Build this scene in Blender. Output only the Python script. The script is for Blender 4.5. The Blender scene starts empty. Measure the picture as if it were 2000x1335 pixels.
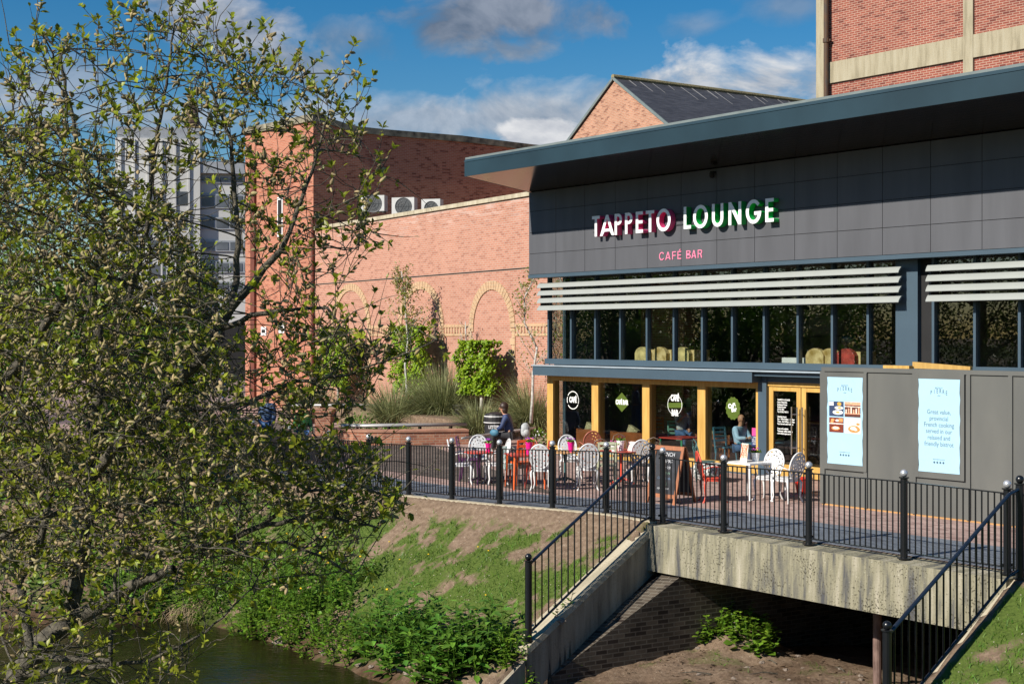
import bpy, bmesh, math, random
import numpy as np
from mathutils import Vector, Matrix, Quaternion, noise
from mathutils.kdtree import KDTree
R=math.radians
rnd=random.Random(7)
rng=np.random.default_rng(11)
S=bpy.context.scene
COL=S.collection
# ---------------------------------------------------------------- survey
# The place was surveyed from the photograph: eye 3.2 m above the terrace, 48.6 mm lens,
# horizon at picture row 657. ray helpers turn a sighted point into a place on a known plane.
F=2700.; CX=1000.; CY=657.; EYE=3.2
def G(px,py,z=0.):
    D=(EYE-z)*F/(py-CY); return Vector(((px-CX)/F*D,D,z))
U=Vector((.622,-.783,0)).normalized()      # along the cafe front, towards the right / nearer
N=Vector((U.y,-U.x,0))                     # out of the cafe front
if N.y>0: N=-N
O=Vector((.983,37.9,0))                    # left corner of the cafe glazing
def W(s,t,z): return O+U*s+N*t+Vector((0,0,z))
def onplane(px,py,o,u):
    """(distance along u from o, height) of a sighted point on the vertical wall through o along u"""
    nx,ny=-u.y,u.x; dx=(px-CX)/F
    D=(o.x*nx+o.y*ny)/(dx*nx+ny); X=dx*D
    return (X-o.x)*u.x+(D-o.y)*u.y, EYE+(CY-py)/F*D
def fac(px,py,t=0.): return onplane(px,py,W(0,t,0),U)
def at(px,py,D): return Vector(((px-CX)/F*D,D,EYE+(CY-py)/F*D))
# ---------------------------------------------------------------- materials
def mat(name,col,rough=.7,metal=0.,var=.12,scale=3.,col2=None,bump=0.,bscale=None,spec=None,island=0.,trans=0.,detail=5.,stretch=None,coat=0.):
    m=bpy.data.materials.new(name); m.use_nodes=True
    nt=m.node_tree; b=nt.nodes['Principled BSDF']; L=nt.links
    b.inputs['Roughness'].default_value=rough; b.inputs['Metallic'].default_value=metal
    if spec is not None: b.inputs['Specular IOR Level'].default_value=spec
    if coat: b.inputs['Coat Weight'].default_value=coat
    tc=nt.nodes.new('ShaderNodeTexCoord')
    mp=nt.nodes.new('ShaderNodeMapping'); L.new(tc.outputs['Object'],mp.inputs[0])
    if stretch: mp.inputs['Scale'].default_value=stretch
    c1=[c*(1-var) for c in col]; c2=col2 if col2 else [min(1,c*(1+var)) for c in col]
    nz=nt.nodes.new('ShaderNodeTexNoise'); nz.inputs['Scale'].default_value=scale; nz.inputs['Detail'].default_value=detail
    L.new(mp.outputs[0],nz.inputs['Vector'])
    rp=nt.nodes.new('ShaderNodeValToRGB'); rp.color_ramp.elements[0].position=.32; rp.color_ramp.elements[1].position=.68
    rp.color_ramp.elements[0].color=(*c1,1); rp.color_ramp.elements[1].color=(*c2,1)
    L.new(nz.outputs['Fac'],rp.inputs[0]); out=rp.outputs[0]
    if island:
        ge=nt.nodes.new('ShaderNodeNewGeometry'); hs=nt.nodes.new('ShaderNodeHueSaturation')
        mr=nt.nodes.new('ShaderNodeMapRange'); mr.inputs[3].default_value=1-island; mr.inputs[4].default_value=1+island
        L.new(ge.outputs['Random Per Island'],mr.inputs[0]); L.new(mr.outputs[0],hs.inputs['Value'])
        mh=nt.nodes.new('ShaderNodeMapRange'); mh.inputs[3].default_value=.485; mh.inputs[4].default_value=.515
        ml=nt.nodes.new('ShaderNodeMath'); ml.operation='FRACT'; m7=nt.nodes.new('ShaderNodeMath'); m7.operation='MULTIPLY'; m7.inputs[1].default_value=7.3
        L.new(ge.outputs['Random Per Island'],m7.inputs[0]); L.new(m7.outputs[0],ml.inputs[0]); L.new(ml.outputs[0],mh.inputs[0]); L.new(mh.outputs[0],hs.inputs['Hue'])
        L.new(out,hs.inputs['Color']); out=hs.outputs[0]
    L.new(out,b.inputs['Base Color'])
    if bump:
        n2=nt.nodes.new('ShaderNodeTexNoise'); n2.inputs['Scale'].default_value=bscale or scale*4; n2.inputs['Detail'].default_value=6
        L.new(mp.outputs[0],n2.inputs['Vector'])
        bp=nt.nodes.new('ShaderNodeBump'); bp.inputs['Strength'].default_value=bump; bp.inputs['Distance'].default_value=.03
        L.new(n2.outputs['Fac'],bp.inputs['Height']); L.new(bp.outputs[0],b.inputs['Normal'])
    if trans:
        tr=nt.nodes.new('ShaderNodeBsdfTranslucent'); mx=nt.nodes.new('ShaderNodeMixShader'); mx.inputs[0].default_value=trans
        L.new(out,tr.inputs[0]); L.new(b.outputs[0],mx.inputs[1]); L.new(tr.outputs[0],mx.inputs[2])
        L.new(mx.outputs[0],nt.nodes['Material Output'].inputs[0])
    return m
def brick(name,c1,c2,mortar,w=.225,h=.075,ms=.01,dark=.25,stain=.25,bump=.4,eff=0.):
    m=bpy.data.materials.new(name); m.use_nodes=True; nt=m.node_tree; L=nt.links; b=nt.nodes['Principled BSDF']
    b.inputs['Roughness'].default_value=.85; b.inputs['Specular IOR Level'].default_value=.2
    tc=nt.nodes.new('ShaderNodeTexCoord'); bt=nt.nodes.new('ShaderNodeTexBrick')
    L.new(tc.outputs['UV'],bt.inputs['Vector'])
    for k,v in (('Color1',(*c1,1)),('Color2',(*c2,1)),('Mortar',(*mortar,1)),('Scale',1.),('Mortar Size',ms),('Mortar Smooth',.15),('Bias',0.),('Brick Width',w),('Row Height',h)): bt.inputs[k].default_value=v
    # odd darker bricks
    b2=nt.nodes.new('ShaderNodeTexBrick'); L.new(tc.outputs['UV'],b2.inputs['Vector'])
    for k,v in (('Color1',(1,1,1,1)),('Color2',(0,0,0,1)),('Mortar',(1,1,1,1)),('Scale',1.),('Mortar Size',0.),('Bias',-.72),('Brick Width',w),('Row Height',h)): b2.inputs[k].default_value=v
    b2.offset_frequency=2; b2.squash=1
    mx=nt.nodes.new('ShaderNodeMixRGB'); mx.blend_type='MULTIPLY'; mx.inputs[2].default_value=(1-dark*1.6,1-dark*1.9,1-dark*1.8,1)
    iv=nt.nodes.new('ShaderNodeMath'); iv.operation='SUBTRACT'; iv.inputs[0].default_value=1; 
    L.new(b2.outputs['Color'],iv.inputs[1])
    th=nt.nodes.new('ShaderNodeMath'); th.operation='MULTIPLY'; th.inputs[1].default_value=3.4; th.use_clamp=True; L.new(iv.outputs[0],th.inputs[0])
    L.new(th.outputs[0],mx.inputs[0]); L.new(bt.outputs['Color'],mx.inputs[1])
    nz=nt.nodes.new('ShaderNodeTexNoise'); nz.inputs['Scale'].default_value=.55; nz.inputs['Detail'].default_value=8; nz.inputs['Roughness'].default_value=.7
    L.new(tc.outputs['UV'],nz.inputs['Vector'])
    rp=nt.nodes.new('ShaderNodeValToRGB'); rp.color_ramp.elements[0].position=.3; rp.color_ramp.elements[1].position=.7
    rp.color_ramp.elements[0].color=(1-stain,1-stain,1-stain,1); rp.color_ramp.elements[1].color=(1+stain*.4,1+stain*.4,1+stain*.4,1)
    L.new(nz.outputs['Fac'],rp.inputs[0])
    m2=nt.nodes.new('ShaderNodeMixRGB'); m2.blend_type='MULTIPLY'; m2.inputs[0].default_value=1
    L.new(mx.outputs[0],m2.inputs[1]); L.new(rp.outputs[0],m2.inputs[2]); out=m2.outputs[0]
    if eff:   # pale salt bloom on the upper courses
        n3=nt.nodes.new('ShaderNodeTexNoise'); n3.inputs['Scale'].default_value=1.; n3.inputs['Detail'].default_value=6; mp3=nt.nodes.new('ShaderNodeMapping'); mp3.inputs['Scale'].default_value=(1.1,7.5,1); L.new(tc.outputs['UV'],mp3.inputs[0]); L.new(mp3.outputs[0],n3.inputs['Vector'])
        sx=nt.nodes.new('ShaderNodeSeparateXYZ'); L.new(tc.outputs['UV'],sx.inputs[0])
        r3=nt.nodes.new('ShaderNodeMapRange'); r3.inputs[1].default_value=eff-.9; r3.inputs[2].default_value=eff; L.new(sx.outputs[1],r3.inputs[0])
        t3=nt.nodes.new('ShaderNodeMapRange'); t3.inputs[1].default_value=.5; t3.inputs[2].default_value=.6; L.new(n3.outputs['Fac'],t3.inputs[0])
        k3=nt.nodes.new('ShaderNodeMath'); k3.operation='MULTIPLY'; L.new(r3.outputs[0],k3.inputs[0]); L.new(t3.outputs[0],k3.inputs[1])
        k4=nt.nodes.new('ShaderNodeMath'); k4.operation='MULTIPLY'; k4.inputs[1].default_value=.4; L.new(k3.outputs[0],k4.inputs[0])
        m3=nt.nodes.new('ShaderNodeMixRGB'); m3.inputs[2].default_value=(.6,.5,.45,1); L.new(k4.outputs[0],m3.inputs[0]); L.new(out,m3.inputs[1]); out=m3.outputs[0]
    L.new(out,b.inputs['Base Color'])
    bp=nt.nodes.new('ShaderNodeBump'); bp.inputs['Strength'].default_value=bump; bp.inputs['Distance'].default_value=.008; bp.invert=True
    L.new(bt.outputs['Fac'],bp.inputs['Height']); L.new(bp.outputs[0],b.inputs['Normal'])
    return m
def concrete(name,col,streak,dark,uv=True,lichen=.5,moss=(.13,.12,.05)):
    m=bpy.data.materials.new(name); m.use_nodes=True; nt=m.node_tree; L=nt.links; b=nt.nodes['Principled BSDF']; b.inputs['Roughness'].default_value=.9; b.inputs['Specular IOR Level'].default_value=.2
    tc=nt.nodes.new('ShaderNodeTexCoord'); mp=nt.nodes.new('ShaderNodeMapping'); mp.inputs['Scale'].default_value=(3.2,.35,1)
    L.new(tc.outputs['UV'],mp.inputs[0])
    n1=nt.nodes.new('ShaderNodeTexNoise'); n1.inputs['Scale'].default_value=1.6; n1.inputs['Detail'].default_value=7; n1.inputs['Roughness'].default_value=.65; L.new(mp.outputs[0],n1.inputs['Vector'])
    r1=nt.nodes.new('ShaderNodeValToRGB'); e=r1.color_ramp.elements; e[0].position=.36; e[0].color=(*dark,1); e[1].position=.66; e[1].color=(*streak,1)
    q=r1.color_ramp.elements.new(.5); q.color=(*col,1); L.new(n1.outputs['Fac'],r1.inputs[0])
    n2=nt.nodes.new('ShaderNodeTexNoise'); n2.inputs['Scale'].default_value=30; n2.inputs['Detail'].default_value=5; L.new(tc.outputs['UV'],n2.inputs['Vector'])
    n4=nt.nodes.new('ShaderNodeTexNoise'); n4.inputs['Scale'].default_value=1.9; n4.inputs['Detail'].default_value=3; L.new(tc.outputs['UV'],n4.inputs['Vector'])
    s4=nt.nodes.new('ShaderNodeMath'); s4.operation='MULTIPLY_ADD'; s4.inputs[1].default_value=.42; L.new(n4.outputs['Fac'],s4.inputs[0]); L.new(n2.outputs['Fac'],s4.inputs[2])
    t=nt.nodes.new('ShaderNodeMapRange'); t.inputs[1].default_value=.80; t.inputs[2].default_value=.865; t.inputs[4].default_value=lichen; L.new(s4.outputs[0],t.inputs[0])
    mx=nt.nodes.new('ShaderNodeMixRGB'); mx.inputs[2].default_value=(*moss,1); L.new(t.outputs[0],mx.inputs[0]); L.new(r1.outputs[0],mx.inputs[1])
    # white flecks
    v=nt.nodes.new('ShaderNodeTexVoronoi'); v.inputs['Scale'].default_value=14; L.new(tc.outputs['UV'],v.inputs['Vector'])
    tv=nt.nodes.new('ShaderNodeMapRange'); tv.inputs[1].default_value=.1; tv.inputs[2].default_value=.06; tv.inputs[4].default_value=.5*lichen; L.new(v.outputs['Distance'],tv.inputs[0])
    m2=nt.nodes.new('ShaderNodeMixRGB'); m2.inputs[2].default_value=(.6,.58,.5,1); L.new(tv.outputs[0],m2.inputs[0]); L.new(mx.outputs[0],m2.inputs[1])
    L.new(m2.outputs[0],b.inputs['Base Color'])
    bp=nt.nodes.new('ShaderNodeBump'); bp.inputs['Strength'].default_value=.5; bp.inputs['Distance'].default_value=.015
    L.new(n2.outputs['Fac'],bp.inputs['Height']); L.new(bp.outputs[0],b.inputs['Normal'])
    return m
def glass(name,tint=(.85,.88,.86),base=.085,gain=.75):
    m=bpy.data.materials.new(name); m.use_nodes=True; nt=m.node_tree; L=nt.links; nt.nodes.remove(nt.nodes['Principled BSDF'])
    lw=nt.nodes.new('ShaderNodeLayerWeight'); lw.inputs[0].default_value=.5
    p=nt.nodes.new('ShaderNodeMath'); p.operation='POWER'; p.inputs[1].default_value=4.5; L.new(lw.outputs['Facing'],p.inputs[0])
    a=nt.nodes.new('ShaderNodeMath'); a.operation='MULTIPLY_ADD'; a.inputs[1].default_value=gain; a.inputs[2].default_value=base; L.new(p.outputs[0],a.inputs[0])
    t=nt.nodes.new('ShaderNodeBsdfTransparent'); t.inputs[0].default_value=(*tint,1)
    g=nt.nodes.new('ShaderNodeBsdfGlossy'); g.inputs['Roughness'].default_value=.0
    mx=nt.nodes.new('ShaderNodeMixShader'); L.new(a.outputs[0],mx.inputs[0]); L.new(t.outputs[0],mx.inputs[1]); L.new(g.outputs[0],mx.inputs[2])
    L.new(mx.outputs[0],nt.nodes['Material Output'].inputs[0]); return m
# ---------------------------------------------------------------- mesh builder
class M:
    def __init__(s): s.v=[]; s.f=[]; s.mi=[]; s.cur=0
    def add(s,vs,fs):
        o=len(s.v); s.v+= [tuple(p) for p in vs]
        for f in fs: s.f.append(tuple(i+o for i in f)); s.mi.append(s.cur)
        return s
    def quad(s,a,b,c,d): return s.add((a,b,c,d),((0,1,2,3),))
    def hexa(s,P):  # 8 corners: 4 bottom ccw, 4 top
        return s.add(P,((3,2,1,0),(4,5,6,7),(0,1,5,4),(1,2,6,5),(2,3,7,6),(3,0,4,7)))
    def box(s,x0,x1,y0,y1,z0,z1,fr=None):
        P=[(x0,y0,z0),(x1,y0,z0),(x1,y1,z0),(x0,y1,z0),(x0,y0,z1),(x1,y0,z1),(x1,y1,z1),(x0,y1,z1)]
        if fr: P=[fr(*p) for p in P]
        a=Vector(P[1])-Vector(P[0]); b=Vector(P[3])-Vector(P[0]); c=Vector(P[4])-Vector(P[0])
        if a.cross(b).dot(c)<0: P=[P[3],P[2],P[1],P[0],P[7],P[6],P[5],P[4]]
        return s.hexa(P)
    def cube(s,c,sx,sy,sz,rot=None):
        c=Vector(c); P=[]
        for z in (-1,1):
            for x,y in ((-1,-1),(1,-1),(1,1),(-1,1)):
                p=Vector((x*sx/2,y*sy/2,z*sz/2))
                if rot is not None: p=rot@p
                P.append(c+p)
        return s.hexa(P)
    def tube(s,pts,rad,n=8,cap=True,closed=False):
        pts=[Vector(p) for p in pts]; k=len(pts)
        if not hasattr(rad,'__len__'): rad=[rad]*k
        vs=[]; fs=[]; ref=None
        for i,p in enumerate(pts):
            if closed: d=pts[(i+1)%k]-pts[i-1]
            else: d=pts[min(i+1,k-1)]-pts[max(i-1,0)]
            if d.length<1e-9: d=Vector((0,0,1))
            d.normalize()
            if ref is None:
                ref=d.orthogonal().normalized() if abs(d.z)>.9 else d.cross(Vector((0,0,1))).normalized()
            ref=(ref-d*ref.dot(d))
            ref=ref.normalized() if ref.length>1e-6 else d.orthogonal().normalized()
            q=d.cross(ref)
            for j in range(n):
                a=2*math.pi*j/n; vs.append(p+(ref*math.cos(a)+q*math.sin(a))*rad[i])
        for i in range(k if closed else k-1):
            i2=(i+1)%k
            for j in range(n): fs.append((i*n+j,i*n+(j+1)%n,i2*n+(j+1)%n,i2*n+j))
        if cap and not closed:
            fs.append(tuple(range(n-1,-1,-1))); fs.append(tuple((k-1)*n+j for j in range(n)))
        return s.add(vs,fs)
    def lathe(s,c,prof,n=16,ax=None):
        c=Vector(c); vs=[]; fs=[]; k=len(prof)
        for r,z in prof:
            for j in range(n):
                a=2*math.pi*j/n; p=Vector((r*math.cos(a),r*math.sin(a),z))
                if ax is not None: p=ax@p
                vs.append(c+p)
        for i in range(k-1):
            for j in range(n): fs.append((i*n+j,i*n+(j+1)%n,(i+1)*n+(j+1)%n,(i+1)*n+j))
        fs.append(tuple(range(n-1,-1,-1))); fs.append(tuple((k-1)*n+j for j in range(n)))
        return s.add(vs,fs)
    def ball(s,c,r,n=12,sc=(1,1,1),rot=None):
        prof=[(max(1e-4,math.sin(math.pi*i/(n//2+1))),-math.cos(math.pi*i/(n//2+1))) for i in range(0,n//2+2)]
        Mx=Matrix.Diagonal((r*sc[0],r*sc[1],r*sc[2]))
        if rot is not None: Mx=rot@Mx
        return s.lathe(c,prof,n,Mx)
    def prism(s,pts,d):  # polygon extruded by vector d
        k=len(pts); P=[Vector(p) for p in pts]; d=Vector(d)
        return s.add(P+[p+d for p in P],[tuple(range(k-1,-1,-1)),tuple(range(k,2*k))]+[(i,(i+1)%k,k+(i+1)%k,k+i) for i in range(k)])
    def mesh(s,name,mats,smooth=False,uv=True):
        me=bpy.data.meshes.new(name); me.from_pydata(s.v,[],s.f)
        mats=mats if isinstance(mats,(list,tuple)) else [mats]
        for m in mats: me.materials.append(m)
        if len(mats)>1: me.polygons.foreach_set('material_index',s.mi)
        if smooth: me.polygons.foreach_set('use_smooth',[True]*len(s.f))
        if uv:
            ul=me.uv_layers.new(name='UVMap'); V=me.vertices; lv=me.loops
            for p in me.polygons:
                n=p.normal
                if abs(n.z)<.75:
                    h=Vector((-n.y,n.x,0)).normalized()
                    for li in p.loop_indices:
                        c=V[lv[li].vertex_index].co; ul.data[li].uv=(c.dot(h),c.z)
                else:
                    for li in p.loop_indices:
                        c=V[lv[li].vertex_index].co; ul.data[li].uv=(c.x*.622-c.y*.783,c.x*.783+c.y*.622)
        me.update(); return me
    def build(s,name,mats,parent=None,smooth=False,label=None,uv=True):
        o=bpy.data.objects.new(name,s.mesh(name,mats,smooth,uv)); COL.objects.link(o)
        if parent is not None:
            o.parent=parent
            if parent.get('_w'):
                o.location=-parent.location if parent.parent is None else (0,0,0)
        if label: o['label']=label
        return o
def thing(name,label,cat,loc=(0,0,0),rz=0,group=None,world=False):
    o=bpy.data.objects.new(name,None); COL.objects.link(o); o.location=loc; o.rotation_euler=(0,0,rz); o.empty_display_size=.2
    o['label']=label; o['category']=cat
    if group: o['group']=group
    if world: o['_w']=1
    return o
def tag(o,label,cat,group=None,kind=None):
    o['label']=label; o['category']=cat
    if group: o['group']=group
    if kind: o['kind']=kind
    return o
def struct(o): o['kind']='structure'; return o
def dup(root,loc,rz,label=None,sc=None,swap=None):
    r=root.copy(); COL.objects.link(r); r.location=loc; r.rotation_euler=(0,0,rz)
    if label: r['label']=label
    if sc: r.scale=(sc,sc,sc)
    def rec(src,dst):
        for ch in list(src.children):
            c=ch.copy(); COL.objects.link(c); c.parent=dst
            if swap and c.type=='MESH':
                for i,sl in enumerate(c.material_slots):
                    if sl.material and sl.material.name in swap: sl.link='OBJECT'; sl.material=swap[sl.material.name]
            rec(ch,c)
    rec(root,r); return r
def npmesh(name,V,Fa,m,parent=None,nper=None,smooth=False):
    """V (n,3) array, Fa list of (k,m) index arrays"""
    me=bpy.data.meshes.new(name); me.vertices.add(len(V)); me.vertices.foreach_set('co',np.asarray(V,dtype=np.float32).ravel())
    loops=np.concatenate([f.ravel() for f in Fa]); tot=np.concatenate([np.full(len(f),f.shape[1]) for f in Fa])
    st=np.concatenate([[0],np.cumsum(tot)[:-1]])
    me.loops.add(len(loops)); me.loops.foreach_set('vertex_index',loops.astype(np.int32))
    me.polygons.add(len(tot)); me.polygons.foreach_set('loop_start',st.astype(np.int32)); me.polygons.foreach_set('loop_total',tot.astype(np.int32))
    if smooth: me.polygons.foreach_set('use_smooth',np.ones(len(tot),dtype=bool))
    me.materials.append(m); me.update(calc_edges=True); me.validate()
    o=bpy.data.objects.new(name,me); COL.objects.link(o)
    if parent is not None:
        o.parent=parent
        if parent.get('_w'): o.location=-parent.location
    return o
def nrm(a): return a/np.maximum(np.linalg.norm(a,axis=1,keepdims=True),1e-9)
LEAF=np.array([(0,0,0),(.28,-.36,.05),(.64,-.5,.03),(1,0,-.12),(.64,.5,.03),(.28,.36,.05),(.3,0,0),(.64,0,-.02)])
def leaves(name,P,D,Nn,Ln,Wd,m,parent=None,simple=False):
    P=np.asarray(P,float); D=nrm(np.asarray(D,float)); Nn=np.asarray(Nn,float)
    B=nrm(np.cross(Nn,D)); Nn=np.cross(D,B); k=len(P); Ln=np.broadcast_to(Ln,(k,)); Wd=np.broadcast_to(Wd,(k,))
    T=LEAF if not simple else np.array([(0,0,0),(.45,-.5,.1),(1,0,-.05),(.45,.5,.1)])
    V=P[:,None,:]+D[:,None,:]*(T[None,:,0]*Ln[:,None])[...,None]+B[:,None,:]*(T[None,:,1]*Wd[:,None])[...,None]+Nn[:,None,:]*(T[None,:,2]*Ln[:,None])[...,None]
    q=len(T); base=(np.arange(k)*q)[:,None]
    if simple: Fa=[np.concatenate([base+np.array([0,1,2]),base+np.array([0,2,3])])]
    else: Fa=[np.concatenate([base+np.array(t) for t in ([0,1,6],[0,6,5],[2,3,7],[4,7,3])]),np.concatenate([base+np.array([1,2,7,6]),base+np.array([5,6,7,4])])]
    return npmesh(name,V.reshape(-1,3),Fa,m,parent)
def blades(name,P,D,Ln,Wd,droop,m,parent=None,seg=4):
    """arching grass blades: P base, D initial direction"""
    P=np.asarray(P,float); D=nrm(np.asarray(D,float)); k=len(P); Ln=np.broadcast_to(Ln,(k,)); Wd=np.broadcast_to(Wd,(k,)); droop=np.broadcast_to(droop,(k,))
    side=nrm(np.cross(D,np.array([0,0,1.])+rng.normal(0,.3,(k,3)))); V=[]; p=P.copy(); d=D.copy()
    for i in range(seg+1):
        w=Wd*(1-(i/seg))**.7*.5
        V.append(p-side*w[:,None]); V.append(p+side*w[:,None])
        p=p+d*(Ln/seg)[:,None]; d=d.copy(); d[:,2]-=droop/seg; d=nrm(d)
    V=np.stack(V,1); b=(np.arange(k)*(2*(seg+1)))[:,None]
    Fa=[np.concatenate([b+np.array([2*i,2*i+1,2*i+3,2*i+2]) for i in range(seg)])]
    return npmesh(name,V.reshape(-1,3),Fa,m,parent)
def textmesh(txt,size,depth=.002,sx=1.,bold=0.,align='CENTER',lead=1.,spc=1.):
    cu=bpy.data.curves.new('t','FONT'); cu.body=txt; cu.size=size; cu.extrude=depth; cu.offset=bold; cu.align_x=align; cu.space_line=lead; cu.space_character=spc; cu.resolution_u=3
    o=bpy.data.objects.new('t',cu); COL.objects.link(o)
    me=bpy.data.meshes.new_from_object(o.evaluated_get(bpy.context.evaluated_depsgraph_get()))
    bpy.data.objects.remove(o); bpy.data.curves.remove(cu)
    for v in me.vertices: v.co.x*=sx
    return me
def wallmat(s,t,z): # local text frame on the cafe front: x along U, y up, z out
    p=W(s,t,z); return Matrix(((U.x,0,N.x,p.x),(U.y,0,N.y,p.y),(0,1,0,p.z),(0,0,0,1)))
def put(me,name,mx,m,parent=None):
    me.transform(mx); me.materials.clear(); me.materials.append(m); me.name=name
    o=bpy.data.objects.new(name,me); COL.objects.link(o)
    if parent is not None:
        o.parent=parent
        q=parent
        while q.parent: q=q.parent
        if parent.get('_w') : o.location=-parent.location
    return o
# ---------------------------------------------------------------- palette
MB_RED=brick('brick_orange',(.46,.215,.15),(.405,.175,.118),(.455,.35,.285),ms=.009,dark=.11,stain=.09,eff=7.7)
MB_TOW=brick('brick_tower',(.45,.165,.10),(.37,.125,.072),(.42,.28,.21),ms=.009,dark=.3,stain=.12)
MB_GAB=brick('brick_gable',(.47,.235,.15),(.36,.16,.10),(.44,.33,.25),dark=.22,stain=.22)
MB_TALL=brick('brick_tall',(.28,.078,.053),(.20,.054,.041),(.40,.275,.21),ms=.011,dark=.22,stain=.2)
MB_YEL=brick('brick_buff',(.52,.335,.20),(.48,.30,.175),(.5,.38,.25),w=.075,h=.11,dark=.1,stain=.12)
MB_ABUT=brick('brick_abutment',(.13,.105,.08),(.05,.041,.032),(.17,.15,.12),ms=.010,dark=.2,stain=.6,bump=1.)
MB_PLANT=brick('brick_planter',(.46,.20,.12),(.36,.14,.09),(.42,.3,.22),dark=.2)
MB_PAVE=brick('paver_red',(.46,.325,.285),(.35,.235,.205),(.22,.18,.16),w=.2,h=.1,ms=.006,dark=.16,stain=.25,bump=.3)
MB_PAVG=brick('paver_grey',(.20,.225,.26),(.15,.17,.20),(.075,.085,.1),w=.2,h=.1,ms=.006,dark=.1,stain=.22,bump=.3)
MC_BEAM=concrete('concrete_stained',(.225,.21,.145),(.38,.35,.275),(.075,.076,.08),lichen=.95,moss=(.05,.045,.03))
MC_WING=concrete('concrete_wing',(.30,.27,.21),(.38,.35,.28),(.19,.165,.13),lichen=.25)
MC_FRAME=concrete('concrete_frame',(.33,.29,.205),(.37,.335,.25),(.24,.21,.145),lichen=.15)
MC_COP=concrete('concrete_coping',(.42,.37,.27),(.48,.43,.33),(.33,.29,.21),lichen=.3)
M_BLUE=mat('blue_grey_metal',(.052,.084,.114),.42,var=.06,scale=1.5,spec=.5)
M_FASC=mat('fascia_metal',(.016,.036,.050),.5,var=.22,scale=.6,detail=8,spec=.2)
M_CLAD=mat('cladding_panel',(.080,.083,.095),.6,var=.11,scale=1.6,stretch=(1.6,1.6,.2),spec=.35)
M_CLADG=mat('cladding_joint',(.012,.012,.014),.9)
M_SOFF=mat('soffit_dark',(.03,.034,.038),.5,var=.05)
M_OAK=mat('oak_timber',(.50,.285,.065),.5,var=.14,scale=2.5,stretch=(6,6,.6),col2=(.58,.36,.10))
M_OAKB=mat('oak_board',(.42,.22,.08),.55,var=.18,scale=2.,col2=(.5,.28,.11))
M_LOUV=mat('louvre_metal',(.29,.31,.298),.5,var=.03)
M_HOARD=mat('hoarding_grey',(.092,.095,.09),.62,var=.1,scale=1.4,col2=(.115,.116,.106),stretch=(1,1,.35),detail=9)
M_BINB=mat('bin_black',(.012,.012,.014),.6); M_BLACK=mat('black_paint',(.008,.009,.011),.28,var=.1,spec=.55)
M_SILV=mat('silver_ball',(.62,.63,.66),.28,metal=.6,var=.05)
M_STEEL=mat('steel_tube',(.6,.6,.6),.22,metal=.9,var=.05); M_SLAT=mat('bench_slat',(.36,.36,.35),.4,metal=.25,var=.08)
M_WHITE=mat('white_paint',(.78,.78,.78),.4,var=.05)
M_PAPER=mat('poster_blue',(.36,.57,.70),.5,var=.02)
M_INK=mat('ink_dark',(.06,.12,.17),.6,var=.05)
M_PINK=mat('pink_vinyl',(.75,.20,.33),.5,var=.04)
M_GLASS=glass('window_glass')
M_SLATE=mat('roof_slate',(.055,.055,.062),.6,var=.3,scale=1.8,stretch=(1,1,6),bump=.3,bscale=8)
M_LEAD=mat('lead_grey',(.14,.17,.17),.5)
M_DARK=mat('dark_void',(.012,.012,.013),.9)
M_RUST=mat('rusty_iron',(.20,.095,.04),.8,var=.5,scale=3.,stretch=(8,8,1.1),col2=(.05,.04,.035))
M_PIPE=mat('brown_pipe',(.13,.035,.02),.6,var=.2)
M_BARK=mat('willow_bark',(.045,.039,.029),.85,var=.35,scale=22,col2=(.125,.11,.08),bump=.6)
M_BARKP=mat('pale_bark',(.42,.41,.37),.7,var=.3,scale=9,col2=(.6,.58,.54))
M_LEAF=mat('willow_leaf',(.265,.305,.026),.42,var=.3,scale=1.5,island=.5,trans=.48,spec=.45)
M_CATK=mat('catkin',(.31,.25,.125),.9,var=.2,scale=30,island=.35,trans=.15)
M_HEDGE=mat('lime_leaf',(.205,.32,.012),.45,var=.2,island=.35,trans=.28,spec=.4)
M_BIRCH=mat('birch_leaf',(.19,.21,.03),.5,island=.4,trans=.3)
M_NETTLE=mat('bank_leaf',(.10,.205,.02),.45,var=.25,island=.5,trans=.3,spec=.45)
M_DOCK=mat('dock_leaf',(.10,.215,.024),.42,var=.3,island=.45,trans=.3,spec=.5)
M_NETT2=mat('bank_leaf_bright',(.13,.235,.02),.45,var=.2,island=.4,trans=.3,spec=.4)
M_GRASS=mat('grass_blade',(.09,.19,.016),.55,var=.3,scale=.8,island=.45,trans=.3)
M_PAMPAS=mat('pampas_blade',(.23,.27,.10),.55,var=.3,island=.45,trans=.25,col2=(.33,.35,.17))
M_WOOD_L=mat('woodland_leaf',(.06,.10,.014),.4,island=.7,trans=.5,spec=.4)
M_YELF=mat('yellow_flower',(.75,.5,.01),.6)
M_DEADG=mat('dead_stalk',(.33,.25,.14),.8,island=.4)
M_STONE=mat('bank_stone',(.26,.21,.17),.85,var=.3,scale=6,bump=.6)
# ---------------------------------------------------------------- terrain
C0=Vector((2.5,23.9,0))
def AB(a,b,z=0.): return C0+U*a+N*b+Vector((0,0,z))
def ab(x,y):
    dx,dy=x-C0.x,y-C0.y; return dx*U.x+dy*U.y, dx*N.x+dy*N.y
RAILPX=[(1190,1000),(1075.5,993.5),(972,985),(880,976),(795,967),(718,958),(643,948),(564,930),(492,912),(429,896)]
RL=[C0.copy()]+[G(x,y) for x,y in RAILPX]
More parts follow.
